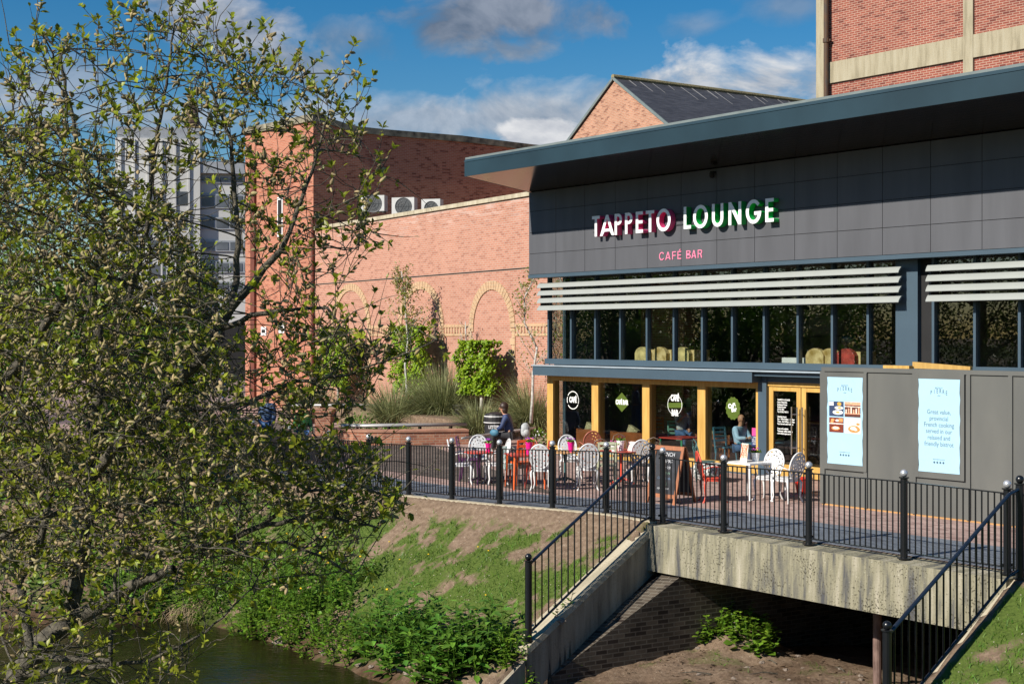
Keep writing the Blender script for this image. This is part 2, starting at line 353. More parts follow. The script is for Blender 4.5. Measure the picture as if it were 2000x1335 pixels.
# smooth the sighted points along the run
_s=[RL[0]]+[(RL[i-1]+RL[i]*2+RL[i+1])/4 for i in range(1,len(RL)-1)]+[RL[-1]]
RL=_s
_d=(RL[-1]-RL[-3]).normalized()
EDGE=RL+[RL[-1]+_d*4,RL[-1]+_d*60]
LW=6.8; BEDZ=-2.12; WATER=-2.42
EP=np.array([[p.x,p.y] for p in EDGE])
def left_dist(x,y):
    P=np.stack([x,y],-1); best=np.full(x.shape,1e9); sg=np.ones(x.shape)
    for i in range(len(EP)-1):
        a=EP[i]; d=EP[i+1]-a; l2=d@d; t=np.clip(((P-a)@d)/l2,0,1); q=a+t[...,None]*d; r=P-q; dd=np.hypot(r[...,0],r[...,1])
        cr=d[0]*r[...,1]-d[1]*r[...,0]   # >0 : left of travel = towards viewer side
        m=dd<best; best=np.where(m,dd,best); sg=np.where(m,np.where(cr>0,1,-1),sg)
    return best*sg
def sstep(e0,e1,x):
    t=np.clip((x-e0)/(e1-e0),0,1); return t*t*(3-2*t)
def vnoise(x,y,f,seed=0.):
    """cheap value-noise fbm in numpy"""
    tot=np.zeros(x.shape); amp=1.; s=0
    for o in range(4):
        X=x*f+seed*7.3+o*17.1; Y=y*f-seed*3.1+o*9.7; xi=np.floor(X); yi=np.floor(Y); fx=X-xi; fy=Y-yi; fx=fx*fx*(3-2*fx); fy=fy*fy*(3-2*fy)
        h=lambda a,b: np.modf(np.abs(np.sin(a*127.1+b*311.7+seed)*43758.5453))[0]
        v=(h(xi,yi)*(1-fx)+h(xi+1,yi)*fx)*(1-fy)+(h(xi,yi+1)*(1-fx)+h(xi+1,yi+1)*fx)*fy
        tot+=v*amp; s+=amp; amp*=.5; f*=2.
    return tot/s
def height(x,y):
    x=np.asarray(x,float); y=np.asarray(y,float)
    dx,dy=x-C0.x,y-C0.y; a=dx*U.x+dy*U.y; b=dx*N.x+dy*N.y
    dl=left_dist(x,y)
    far=sstep(0,6,-a-.5)
    hl=-.05*sstep(.2,.6,dl)-np.clip(dl-.12,0,None)*(.548+.19*far)
    n=vnoise(x,y,.9,1.)-.5; n2=vnoise(x,y,4.,2.)-.5
    hl=hl+np.where(dl>.3,n*.26*sstep(.3,1.5,dl)*(.15+.85*sstep(.3,1.6,-a))+n2*.05,0)
    low=np.minimum(-.45,WATER+.08+(y-27.+.35*np.sin(x*1.1)+n)*.55); hl=np.where((x<-3.5)&(dl>0),np.maximum(hl,np.where(x<-4.6,low,-9)),hl)
    hl=np.where(dl<0,-.06,hl)
    hr=-.035-np.clip(b-.12,0,None)*.535+np.where(b>.3,n*.2*sstep(LW+.4,LW+1.6,a)+n2*.04,0); hr=np.where(b<0,-.06,hr)
    aw=.13*np.clip(b,0,9)
    bed=BEDZ+.14*n+.09*n2-.10*np.clip(b-.6,0,5)-np.clip(-b-.9,0,3)*.10
    led=np.exp(-((a-.95)/.75)**4-((b+.85)/.55)**2)*.42; bed=bed+led*(1+.8*n)
    h=np.where(a<aw-.04,hl,np.where(a>LW+.06,hr,bed))
    h=np.where((a>=aw-.04)&(a<=LW+.06)&(b<-9.2),-.06,h)
    h=np.maximum(h,-3.)
    hn=-3.+np.clip(17.5-y,0,None)*.31
    h=np.where(y<17.5,np.maximum(h,np.minimum(hn,1.55)),h)
    return h
def axis(a0,a1,st,lo,hi):
    c=list(np.arange(a0,a1+1e-6,st)); s=st; x=a1
    while x<hi: s*=1.5; x+=s; c.append(min(x,hi))
    s=st; x=a0
    while x>lo: s*=1.5; x-=s; c.insert(0,max(x,lo))
    return np.array(c)
gx=axis(-11.,8.6,.085,-900,900); gy=axis(15.,33.,.085,-300,2500)
GXm,GYm=np.meshgrid(gx,gy); GZ=height(GXm,GYm)
def grassmask(x,y):
    dl=left_dist(x,y); dx,dy=x-C0.x,y-C0.y; a=dx*U.x+dy*U.y; b=dx*N.x+dy*N.y
    # stretched along the slope, as on the photographed bank
    g=vnoise(a+dl*.25,dl,1.5,5.)*.44+vnoise(x,y,5.2,6.)*.3+vnoise(x,y,12.,7.)*.26
    g=sstep(.43,.60,g-.018+.05*sstep(.2,1.6,dl)-.12*sstep(2.4,3.2,dl)+.05*sstep(0,5,-a))
    g=g*np.where(a<.1,sstep(.25,.7,dl),1.)
    gr=sstep(.36,.62,vnoise(x,y,1.4,8.)*.6+vnoise(x,y,4.,9.)*.4+.06)
    onb=np.where(a>LW+.2,gr*(b>.2),np.where((a>-.2),sstep(.5,.7,vnoise(x,y,3.2,4.))*.38*(b>-1.2),g))
    return onb
GM=grassmask(GXm,GYm)
ny,nx=GXm.shape
V=np.stack([GXm,GYm,GZ],-1).reshape(-1,3)
idx=np.arange(nx*ny).reshape(ny,nx)
Fq=np.stack([idx[:-1,:-1],idx[:-1,1:],idx[1:,1:],idx[1:,:-1]],-1).reshape(-1,4)
def ground_mat():
    m=bpy.data.materials.new('bank_ground'); m.use_nodes=True; nt=m.node_tree; L=nt.links; b=nt.nodes['Principled BSDF']; b.inputs['Roughness'].default_value=.95; b.inputs['Specular IOR Level'].default_value=.15
    tc=nt.nodes.new('ShaderNodeTexCoord'); at_=nt.nodes.new('ShaderNodeAttribute'); at_.attribute_name='turf'; aw=nt.nodes.new('ShaderNodeAttribute'); aw.attribute_name='wet'
    n1=nt.nodes.new('ShaderNodeTexNoise'); n1.inputs['Scale'].default_value=9; n1.inputs['Detail'].default_value=8; n1.inputs['Roughness'].default_value=.75; L.new(tc.outputs['Object'],n1.inputs['Vector'])
    r=nt.nodes.new('ShaderNodeValToRGB'); e=r.color_ramp.elements; e[0].position=.3; e[0].color=(.115,.078,.052,1); e[1].position=.72; e[1].color=(.31,.232,.165,1); q=e.new(.5); q.color=(.205,.145,.10,1); L.new(n1.outputs['Fac'],r.inputs[0])
    n2=nt.nodes.new('ShaderNodeTexNoise'); n2.inputs['Scale'].default_value=26; n2.inputs['Detail'].default_value=4; L.new(tc.outputs['Object'],n2.inputs['Vector'])
    g=nt.nodes.new('ShaderNodeValToRGB'); g.color_ramp.elements[0].position=.35; g.color_ramp.elements[0].color=(.062,.095,.018,1); g.color_ramp.elements[1].position=.7; g.color_ramp.elements[1].color=(.105,.15,.03,1); L.new(n2.outputs['Fac'],g.inputs[0])
    ad=nt.nodes.new('ShaderNodeMath'); ad.operation='MULTIPLY_ADD'; ad.inputs[1].default_value=.9; L.new(n2.outputs['Fac'],ad.inputs[0]); L.new(at_.outputs['Fac'],ad.inputs[2])
    mr=nt.nodes.new('ShaderNodeMapRange'); mr.inputs[1].default_value=.66; mr.inputs[2].default_value=1.15; L.new(ad.outputs[0],mr.inputs[0])
    mx=nt.nodes.new('ShaderNodeMixRGB'); L.new(mr.outputs[0],mx.inputs[0]); L.new(r.outputs[0],mx.inputs[1]); L.new(g.outputs[0],mx.inputs[2])
    vo=nt.nodes.new('ShaderNodeTexVoronoi'); vo.inputs['Scale'].default_value=15; vo.inputs['Randomness'].default_value=1; L.new(tc.outputs['Object'],vo.inputs['Vector'])
    vr=nt.nodes.new('ShaderNodeMapRange'); vr.inputs[1].default_value=.17; vr.inputs[2].default_value=.10; L.new(vo.outputs['Distance'],vr.inputs[0])
    vs=nt.nodes.new('ShaderNodeSeparateColor'); L.new(vo.outputs['Color'],vs.inputs[0]); vg=nt.nodes.new('ShaderNodeMath'); vg.operation='GREATER_THAN'; vg.inputs[1].default_value=.72; L.new(vs.outputs[0],vg.inputs[0]); vm=nt.nodes.new('ShaderNodeMath'); vm.operation='MULTIPLY'; L.new(vr.outputs[0],vm.inputs[0]); L.new(vg.outputs[0],vm.inputs[1])
    pb=nt.nodes.new('ShaderNodeMixRGB'); pb.inputs[2].default_value=(.42,.36,.29,1); L.new(vm.outputs[0],pb.inputs[0]); L.new(mx.outputs[0],pb.inputs[1]); mx=pb
    mw=nt.nodes.new('ShaderNodeMixRGB'); mw.blend_type='MULTIPLY'; mw.inputs[2].default_value=(.42,.36,.3,1); L.new(aw.outputs['Fac'],mw.inputs[0]); L.new(mx.outputs[0],mw.inputs[1])
    L.new(mw.outputs[0],b.inputs['Base Color'])
    bp=nt.nodes.new('ShaderNodeBump'); bp.inputs['Strength'].default_value=.9; bp.inputs['Distance'].default_value=.05; L.new(n1.outputs['Fac'],bp.inputs['Height']); L.new(bp.outputs[0],b.inputs['Normal'])
    return m
MG=ground_mat()
go=npmesh('ground',V,[Fq],MG,smooth=True); struct(go)
for nm,arr in (('turf',GM),('wet',sstep(.30,.03,GZ-WATER)*.75+np.clip(vnoise(GXm,GYm,1.6,3.)-.45,0,1)*2.2*(GZ<-1.75))):
    A=go.data.attributes.new(nm,'FLOAT','POINT'); A.data.foreach_set('value',np.clip(arr,0,1).astype(np.float32).ravel())
# water
def water_mat():
    m=mat('river_water',(.010,.011,.004),.06,var=.4,scale=.6,col2=(.022,.02,.006)); nt=m.node_tree; b=nt.nodes['Principled BSDF']; b.inputs['IOR'].default_value=1.33; L=nt.links
    b.inputs['Specular IOR Level'].default_value=.38
    tc=nt.nodes.new('ShaderNodeTexCoord'); mp=nt.nodes.new('ShaderNodeMapping'); mp.inputs['Scale'].default_value=(1,2.4,1); mp.inputs['Rotation'].default_value=(0,0,.5); L.new(tc.outputs['Object'],mp.inputs[0])
    n=nt.nodes.new('ShaderNodeTexNoise'); n.inputs['Scale'].default_value=2.6; n.inputs['Detail'].default_value=5; n.inputs['Distortion'].default_value=1.4; L.new(mp.outputs[0],n.inputs['Vector'])
    bp=nt.nodes.new('ShaderNodeBump'); bp.inputs['Strength'].default_value=.24; bp.inputs['Distance'].default_value=.05; L.new(n.outputs['Fac'],bp.inputs['Height']); L.new(bp.outputs[0],b.inputs['Normal'])
    return m
w=M(); w.quad((-120,8,WATER),(30,8,WATER),(30,60,WATER),(-120,60,WATER)); struct(w.build('river_water',water_mat()))
# ---------------------------------------------------------------- paving
def sheet(name,pts,z,m):
    me=bpy.data.meshes.new(name); bm=bmesh.new(); f=bm.faces.new([bm.verts.new((p[0],p[1],z)) for p in pts])
    if f.normal.z<0: f.normal_flip()
    bmesh.ops.triangulate(bm,faces=[f]); bm.normal_update()
    if sum(x.normal.z for x in bm.faces)<0: bmesh.ops.reverse_faces(bm,faces=bm.faces)
    ul=bm.loops.layers.uv.new('UVMap')
    for f in bm.faces:
        for l in f.loops: c=l.vert.co; l[ul].uv=(c.x*U.x+c.y*U.y,c.x*N.x+c.y*N.y)
    bm.to_mesh(me); bm.free(); me.materials.append(m); o=bpy.data.objects.new(name,me); COL.objects.link(o); return struct(o)
far=EDGE[-2]
edge=[AB(26,-.26),AB(LW,-.26)]+[AB(.1,-.26)]+[p+Vector((.05,.05,0)) for p in RL[1:]]+[far,Vector((-14,44,0)),Vector((-45,85,0)),Vector((-45,140,0)),Vector((60,140,0)),Vector((60,10,0))]
sheet('terrace_paving',edge,0.,MB_PAVE)
def inset(k):
    out=[]
    P=[AB(26,-.26),AB(LW,-.26),AB(.1,-.26)]+[p.copy() for p in EDGE[1:-1]]
    for i,p in enumerate(P):
        d=(P[min(i+1,len(P)-1)]-P[max(i-1,0)]).normalized(); nn=Vector((d.y,-d.x,0)); out.append(p+nn*k)
    return P,out
P_,Q_=inset(.02); _,Q2=inset(1.85)
sheet('paving_border',Q_+Q2[::-1],.004,MB_PAVG)
# plaza surfaces behind the left rail (asphalt-like sets, colour darkened for the shade there)
MB_PLAZA=brick('plaza_sett_shaded',(.17,.14,.12),(.13,.105,.09),(.08,.07,.06),w=.2,h=.1,ms=.006,dark=.2,stain=.4)
Qa=[RL[3]+Vector((1.2,1.6,0)),RL[10]+Vector((.9,1.6,0)),Vector((-14.5,47,0)),Vector((-13,58,0)),Vector((-3,43,0))]
sheet('plaza_paving_shaded',Qa,.008,MB_PLAZA)
# kerb under the left railing
k=M()
for i in range(len(RL)-1):
    a,b=RL[i],RL[i+1]; d=(b-a).normalized(); nn=Vector((-d.y,d.x,0))
    if nn.y>0: nn=-nn
    k.hexa([a+nn*.11+Vector((0,0,-.35)),b+nn*.11+Vector((0,0,-.35)),b-nn*.02+Vector((0,0,-.35)),a-nn*.02+Vector((0,0,-.35)),a+nn*.11+Vector((0,0,.012)),b+nn*.11+Vector((0,0,.012)),b-nn*.02+Vector((0,0,.012)),a-nn*.02+Vector((0,0,.012))])
struct(k.build('terrace_kerb',MC_COP))
# ---------------------------------------------------------------- bridge
br=thing('concrete_bridge','weathered stained concrete footbridge beam spanning the dark channel','bridge',AB(3.3,0,BEDZ),world=True)
m=M(); m.hexa([AB(-.02,-.3,-.80),AB(-.02,.27,-.80),AB(LW+.05,.27,-.80),AB(LW+.05,-.3,-.80),AB(-.02,-.3,-.015),AB(-.02,.24,-.03),AB(LW+.05,.24,-.03),AB(LW+.05,-.3,-.015)])
o=m.build('edge_beam',MC_BEAM,br)
m=M(); m.box(0,LW,-9.2,-.303,-.62,-.035,AB); m.build('deck_slab',MC_WING,br)
m=M(); m.box(.6,LW-.5,-.9,-.5,-.86,-.625,AB); m.build('cross_beam',M_RUST,br)
for a in (4.08,6.0):
    m=M(); m.tube([AB(a,-.7,-3.2),AB(a,-.7,-.862)],.066,14); m.lathe(AB(a,-.7,-.90),[(.1,0),(.1,.03)],12); m.build('column',mat('column_rust',(.13,.075,.06),.7,var=.4,scale=6,stretch=(3,3,1),col2=(.2,.13,.11)) if a<5 else bpy.data.materials['column_rust'],br,smooth=False)
m=M(); m.box(-.2,LW+.2,-9.6,-9.25,-3,-.07,AB); tag(m.build('brick_wall',MB_ABUT),'added brick end wall keeping the space beneath the bridge dark','wall')  # end wall added to close the channel so it stays dark
# wing walls and abutments
def wing(label,a0,dirv,length,drop,sgn,rail):
    # sgn=+1: inner face on the +U side of the wall
    d=Vector(dirv).normalized(); side=Vector((-d.y,d.x,0))
    if side.dot(U)*sgn<0: side=-side       # points to the channel
    base=AB(a0,0)
    t=thing('wing_wall',label,'wall',base+Vector((0,0,-2.2)),world=True)
    sl=drop/length
    def p(l,off,z): return base+d*l+side*off+Vector((0,0,z))
    z0=-.03
    def zz(l): return z0-sl*max(0,l-.2)
    m=M(); m.hexa([p(.0,-.32,zz(0)-.80),p(0,.02,zz(0)-.80),p(length,.02,zz(length)-.80),p(length,-.32,zz(length)-.80),p(0,-.32,zz(0)-.1),p(0,.02,zz(0)-.1),p(length,.02,zz(length)-.1),p(length,-.32,zz(length)-.1)])
    m.build('wall_beam',MC_WING,t)
    m=M(); L2=length+.02
    m.hexa([p(.02,-.35,zz(0)-.1),p(.02,.05,zz(0)-.1),p(L2,.05,zz(L2)-.1),p(L2,-.35,zz(L2)-.1),p(.02,-.33,zz(0)),p(.02,.03,zz(0)),p(L2,.03,zz(L2)),p(L2,-.33,zz(L2))]); m.build('coping',MC_COP,t)
    # low end block past the joint
    l0,l1=length+.06,length+1.1
    m=M(); m.hexa([p(l0,-.34,-3.2),p(l0,.03,-3.2),p(l1,.03,-3.2),p(l1,-.34,-3.2),p(l0,-.34,zz(l0)-.16),p(l0,.03,zz(l0)-.16),p(l1,.03,zz(l1)-.2),p(l1,-.34,zz(l1)-.2)]); m.build('end_block',MC_WING,t)
    m=M(); m.box(0,1,0,1,0,1,lambda x,y,z:p(.0+x*length,-.3+y*.29,-3.2+z*(zz(x*length)-.81+3.2))); m.build('brick_footing',MB_ABUT,t)
    m=M(); q=lambda x,y,z: base-N*(9.2*x)+U*(sgn*(-.3+y*.3))+Vector((0,0,-3.2+z*(3.2-.64))); m.box(0.0,1,0,1,0,1,q); m.build('abutment',MB_ABUT,t)
    rr=thing('wing_railing',rail,'railing',base,world=True)
    return t,rr,p,zz
tl,rl,pl,zl=wing('sloping concrete wing wall on dark brick, left of the bridge opening',0.,(-.70,-.714,0),3.25,1.72,1,'black sloping railing on the left wing wall, ball on its foot post')
tr,rr,pr,zr=wing('sloping concrete wing wall beside the grass, right of the bridge opening',LW+.05,(-.765,-.643,0),3.15,1.72,-1,'black sloping railing on the right wing wall, running out of the bottom')
def sloped_rail(t,p,zz,length,off=-.07):
    for l in (.03,length-.12):
        z=zz(l)
        m=M(); m.tube([p(l,off,z),p(l,off,z+1.26)],.056,14); m.lathe(p(l,off,z),[(.09,.0),(.09,.012)],10); m.lathe(p(l,off,z+1.26),[(.075,0),(.075,.014)],12)
        po=m.build('post',M_BLACK,t,smooth=False)
        m=M(); m.ball(p(l,off,z+1.325),.056,14); m.build('ball_finial',M_BLACK,po,smooth=True)
    l1=length-.12
    for nm,h,r in (('top_rail',1.2,.026),('bottom_rail',.12,.02)):
        m=M(); m.tube([p(.05,off,zz(.05)+h),p(.3,off,zz(.3)+h),p(l1,off,zz(l1)+h)],r,8); m.build(nm,mat('rail_blue_black',(.012,.018,.032),.25,spec=.6) if 'rail_blue_black' not in bpy.data.materials else bpy.data.materials['rail_blue_black'],t)
    n=19
    for i in range(1,n+1):
        l=.04+(l1-.04)*i/(n+1); m=M(); m.tube([p(l,off,zz(l)+.12),p(l,off,zz(l)+1.2)],.0125,6); m.build('baluster',M_BLACK,t,uv=False)
# old brick abutment, skewed to the deck, under the left wing wall
m=M(); A_=lambda f,z: AB(.39+.45*f,2.75-3.2*f,z)
m.prism([A_(0,-3.2),A_(2.6,-3.2),A_(2.6,-.83),A_(.80,-.83),A_(.0,zl(2.75)-.83)],-U*.5-N*.08)
m.build('abutment',MB_ABUT,tl)
sloped_rail(rl,pl,zl,3.25); sloped_rail(rr,pr,zr,3.15)
# ---------------------------------------------------------------- straight railings
def railing(label,pts,tops,ballc,start_bal=True,cat='railing',maxbal=100,basez=0.,gap=.11):
    t=thing('railing',label,cat,pts[0],world=True); nb=0; rest=M()
    for i,(p,h) in enumerate(zip(pts,tops)):
        if h is None: continue
        z=basez
        m=M(); m.tube([p+Vector((0,0,z-.02)),p+Vector((0,0,z+h))],.053,12); m.lathe(p+Vector((0,0,z)),[(.1,-.0),(.1,.014)],10); m.lathe(p+Vector((0,0,z+h)),[(.075,0),(.075,.014)],12)
        m.cube(p+Vector((0,0,z+h-.06)),.14,.03,.03); m.cube(p+Vector((0,0,z+.12)),.16,.03,.035)
        po=m.build('post',M_BLACK,t)
        m=M(); m.ball(p+Vector((0,0,z+h+.07)),.056,14); m.build('ball_finial',ballc,po,smooth=True)
    for i in range(len(pts)-1):
        a,b=pts[i],pts[i+1]; ha=(tops[i] or tops[i+1])-.055; hb=(tops[i+1] or tops[i])-.055; d=(b-a); ln=d.length
        if ln<.35: continue
        dn=d.normalized(); sd=Vector((-dn.y,dn.x,0))
        for nm,h0,h1,w in (('top_rail',ha,hb,.022),('bottom_rail',.09,.09,.022)):
            m=M(); e=.05
            A=a+dn*e; B=b-dn*e
            m.hexa([A-sd*w+Vector((0,0,h0-.008+basez)),B-sd*w+Vector((0,0,h1-.008+basez)),B+sd*w+Vector((0,0,h1-.008+basez)),A+sd*w+Vector((0,0,h0-.008+basez)),A-sd*w+Vector((0,0,h0+.008+basez)),B-sd*w+Vector((0,0,h1+.008+basez)),B+sd*w+Vector((0,0,h1+.008+basez)),A+sd*w+Vector((0,0,h0+.008+basez))]); m.build(nm,M_BLACK,t)
        n=max(2,int(round(ln/gap)))
        for j in range(1,n):
            f=j/n; q=a+d*f; h=ha+(hb-ha)*f; mm=M() if nb<maxbal else rest
            mm.tube([q+Vector((0,0,.09+basez)),q+Vector((0,0,h+basez))],.0112,6)
            if mm is not rest: mm.build('baluster',M_BLACK,t,uv=False)
            nb+=1
    if rest.v: o=rest.build('balusters',M_BLACK,t,uv=False); o['kind']='stuff'
    return t
tops=[1.2,1.17,1.14,1.11,1.09,1.06,1.05,1.04,1.04,1.04,1.04]
inn=[p+Vector((.02,.06,0)) for p in RL]
endp=RL[-1]+_d*2.; 
railing('long black railing along the top of the grass bank, silver balls on its posts',[inn[0]+Vector((-.12,.12,0))]+inn[1:]+[endp,endp+_d*2.5],[None]+tops[1:]+[1.04,1.04],M_SILV,gap=.074)
bp=[AB(.12,-.03)]+[AB(ab(*G(x,y).xy)[0],-.03) for x,y in ((1432,1035),(1594,1060),(1776,1088),(1987,1116))]
railing('black railing along the concrete bridge edge, silver balls on its posts',bp+[bp[-1]+U*1.9],[1.17,1.14,1.15,1.16,1.14,1.14],M_SILV,gap=.098)
# ---------------------------------------------------------------- cafe building
cafe=thing('cafe_building','modern dark grey cafe with oak framed windows and deep overhanging roof','cafe',W(8,-5,0),world=True)
SR=17.5
def cp(name,s0,s1,t0,t1,z0,z1,m,par=None): 
    k=M(); k.box(s0,s1,t0,t1,z0,z1,W); return k.build(name,m,par or cafe)
M_INT=mat('interior_wall',(.16,.135,.11),.8,var=.2); M_INTW=mat('interior_back',(.19,.15,.11),.8,var=.6,scale=.8)
M_FLOORW=mat('interior_floor',(.12,.075,.045),.5,var=.3,scale=2,stretch=(1,6,1))
# shell
cp('floor_slab',.02,SR,-9,-.06,.008,.05,M_FLOORW); cp('upper_floor',.1,SR,-9,-.14,2.2,2.45,M_INT); cp('ceiling',.1,SR,-9,-.14,4.82,4.95,M_INT)
cp('rear_wall',0,SR,-9.3,-9,.0,7.,M_INTW); cp('side_wall',-.1,.05,-9,-.62,0,7.05,M_BLUE); cp('party_wall',SR,SR+.2,-9.3,.3,0,7.,M_INT)
cp('partition',9.4,9.5,-9,-2.6,.05,2.2,M_INT); cp('partition',4.6,12.,-5.6,-5.5,2.45,4.82,M_INTW)
# oak ground floor frame
for s0,s1 in ((0,.25),(1.83,2.09),(3.75,4.01),(5.67,5.93),(7.53,7.61)): cp('timber_post',s0,s1,-.2,.03,.02,2.0,M_OAK)
cp('head_beam',0,7.61,-.2,.028,2.0,2.16,M_OAK)
for s0,s1 in ((.25,1.83),(2.09,3.75),(4.01,5.67),(5.93,7.53)):
    cp('bottom_rail',s0,s1,-.12,.02,.03,.24,M_OAK)
    cp('threshold',s0,s1,-.12,.10,.0,.028,M_BLUE)
panes=[]
for s0,s1 in ((.25,1.83),(2.09,3.75),(4.01,5.67),(5.93,7.53)): panes.append(cp('window_pane',s0,s1,-.062,-.05,.24,2.0,M_GLASS))
k=M(); k.box(.0,.012,-.6,-.2,.05,2.16,W); k.build('side_pane',M_GLASS,cafe)
cp('steel_post',7.61,7.86,-.2,.05,.0,2.3,M_BLUE)
# double doors
for i,(s0,s1) in enumerate(((7.87,8.80),(8.82,9.75))):
    d=M(); d.box(s0,s0+.13,-.1,-.03,.03,2.06,W); d.box(s1-.12,s1,-.1,-.03,.03,2.06,W); d.box(s0+.13,s1-.12,-.1,-.032,.03,.3,W); d.box(s0+.13,s1-.12,-.1,-.032,1.96,2.06,W)
    dd=d.build('door',M_OAK,cafe)
    k=M(); k.box(s0+.13,s1-.12,-.07,-.06,.3,1.96,W); dg=k.build('door_glass',M_GLASS,dd)
    hs=s1-.19 if i==0 else s0+.1
    k=M(); k.tube([W(hs,.06,.55),W(hs,.06,1.62)],.016,8)
    for z in (.7,1.45): k.tube([W(hs,.06,z),W(hs+(.1 if i==0 else -.05),-.03,z)],.009,6)
    k.build('pull_handle',M_STEEL,dd)
    if i==0: doorA=dd
    if i==0:
        hs2=s1-.03; k=M(); k.tube([W(hs2,.06,.55),W(hs2,.06,1.62)],.016,8)
        for z in (.7,1.45): k.tube([W(hs2,.06,z),W(hs2,-.03,z)],.009,6)
        k.build('pull_handle',M_STEEL,dd)
cp('door_head',7.86,12.1,-.1,-.0,2.07,2.16,M_OAK); cp('lintel',7.86,12.1,-.12,.02,2.161,2.30,M_BLUE); cp('side_frame',9.76,12.1,-.1,-.02,.03,2.06,M_OAK)
# canopy band, drip and sill
k=M(); k.box(-.2,7.72,.03,.38,2.15,2.40,W); k.box(7.72,12.1,.03,.30,2.30,2.40,W); k.build('canopy_band',M_BLUE,cafe)
k=M(); k.box(-.22,12.1,.03,.41,2.40,2.43,W); k.build('drip_edge',mat('edge_metal',(.32,.38,.43),.35),cafe)
cp('window_sill',-.02,SR,-.12,.1,2.45,2.60,M_BLUE)
# upper glazing
ms=[.06,1.01,1.98,2.94,3.92,4.87,5.83,6.80,7.78,8.77,9.73,10.68]+[12.3,13.26,14.24,15.2,16.2]
for s in ms: cp('mullion',s-.03,s+.03,-.09,.045,2.60,4.80,M_BLUE)
ed=ms[:12]+[11.46]
for a,b in list(zip(ed[:-1],ed[1:]))+list(zip(ms[12:-1],ms[13:])): cp('upper_pane',a+.032,b-.032 if b!=11.46 else b,-.052,-.04,2.60,4.80,M_GLASS)
k=M(); k.box(.0,.012,-.6,-.13,2.6,4.8,W); k.build('side_pane',M_GLASS,cafe)
cp('corner_frame',.0,.05,-.72,-.6,2.45,4.8,M_BLUE)
cp('column',11.46,12.0,-.2,.14,2.44,4.80,M_BLUE); cp('column',12.003,12.25,-.3,.02,2.45,4.80,M_DARK)
cp('blind_head',.1,SR,-.13,.03,4.80,4.86,M_BLUE)
for i in range(4):
    for s0,s1 in ((.0,11.72),(12.36,SR)):
        z=4.585-.2035*i; k=M(); pr=[]
        for q in range(12):
            a=2*math.pi*q/12; x=.094*math.cos(a); y=.02*math.sin(a)*(1.2 if math.sin(a)>0 else .8); c,sn=math.cos(R(-47)),math.sin(R(-47)); pr.append((.34+x*c-y*sn,z-.0+x*sn+y*c))
        A=[W(s0+(t-.34)*.2,t,zz_) for t,zz_ in pr]; B=[W(s1,t,zz_) for t,zz_ in pr]
        n_=len(pr); k.add(A+B,[tuple(range(n_)),tuple(range(2*n_-1,n_-1,-1))]+[(j,n_+j,n_+(j+1)%n_,(j+1)%n_) for j in range(n_)])
        k.build('louvre_blade',M_LOUV,cafe)
# brackets behind louvres
for s in (.06,3.92,7.78,11.4,12.4,15.2): cp('louvre_bracket',s-.02,s+.02,.05,.30,3.95,4.66,M_SOFF)
# cladding
cp('cladding_backing',-.19,SR,.34,.487,4.84,7.12,M_CLADG)
k=M(); zs=[4.885,5.45,6.02,6.60,7.13]; j0=-.21; ss=[-.21]+[.93+1.163*i for i in range(16)]
for a,b in zip(ss[:-1],ss[1:]):
    for z0,z1 in zip(zs[:-1],zs[1:]):
        if b>SR+.6: continue
        k.box(a+.006,b-.006,.49,.5,z0+.006,z1-.006,W)
        for ds in (.04,b-a-.04):
            for dz in (.05,z1-z0-.05): k.lathe(W(a+ds,.5,z0+dz),[(.007,0),(.005,.003)],6,Matrix(((U.x,0,N.x),(U.y,0,N.y),(0,1,0))))
k.build('cladding',M_CLAD,cafe)
cp('cladding_return',-.205,-.19,-1.2,.49,4.885,7.12,M_CLAD)
cp('cladding_trim',-.215,SR,.2,.525,4.79,4.88,M_BLUE); cp('cladding_soffit',-.2,SR,.035,.2,4.865,4.88,M_BLUE)
# roof
TF=2.68; ZF=7.41; SL=.125
k=M()
def RW(s,t,z): return W(s,t,z+(t-TF)*SL)
k.box(-.21,SR+2,-10,TF-.02,ZF+.43,ZF+.50,RW); k.build('roof_deck',M_LEAD,cafe)
k=M(); 
for i in range(15):
    a=TF-.03-i*.16; k.box(-.2,SR+2,a-.156,a,ZF+.004,ZF+.02,RW)
k.box(-.2,SR+2,-10,TF-2.43,ZF+.004,ZF+.02,RW)
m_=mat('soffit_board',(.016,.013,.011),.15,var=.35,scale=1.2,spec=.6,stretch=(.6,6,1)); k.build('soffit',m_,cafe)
k=M(); k.hexa([W(-.22,TF-.05,ZF),W(SR+2,TF-.05,ZF),W(SR+2,TF,ZF),W(-.22,TF,ZF),W(-.22,TF-.05,ZF+.37),W(SR+2,TF-.05,ZF+.37),W(SR+2,TF,ZF+.37),W(-.22,TF,ZF+.37)])
k.hexa([W(-.23,TF-.2,ZF+.375),W(SR+2,TF-.2,ZF+.375),W(SR+2,TF+.012,ZF+.375),W(-.23,TF+.012,ZF+.375),W(-.23,TF-.2,ZF+.5),W(SR+2,TF-.2,ZF+.5),W(SR+2,TF-.045,ZF+.5),W(-.23,TF-.045,ZF+.5)])
k.build('fascia',M_FASC,cafe)
k=M(); k.box(-.225,-.2,-10,TF-.06,ZF,ZF+.49,RW); k.build('verge_trim',M_FASC,cafe)
k=M(); k.lathe(W(-.27,.35,6.88),[(.02,.14),(.07,.12),(.075,.04),(.06,0),(.03,-.05)],12); k.tube([W(-.27,.35,7.0),W(-.2,.40,7.04)],.03,8); tag(k.build('security_camera',M_SOFF),'small dome security camera on the cafe corner beside the brick wall','camera')
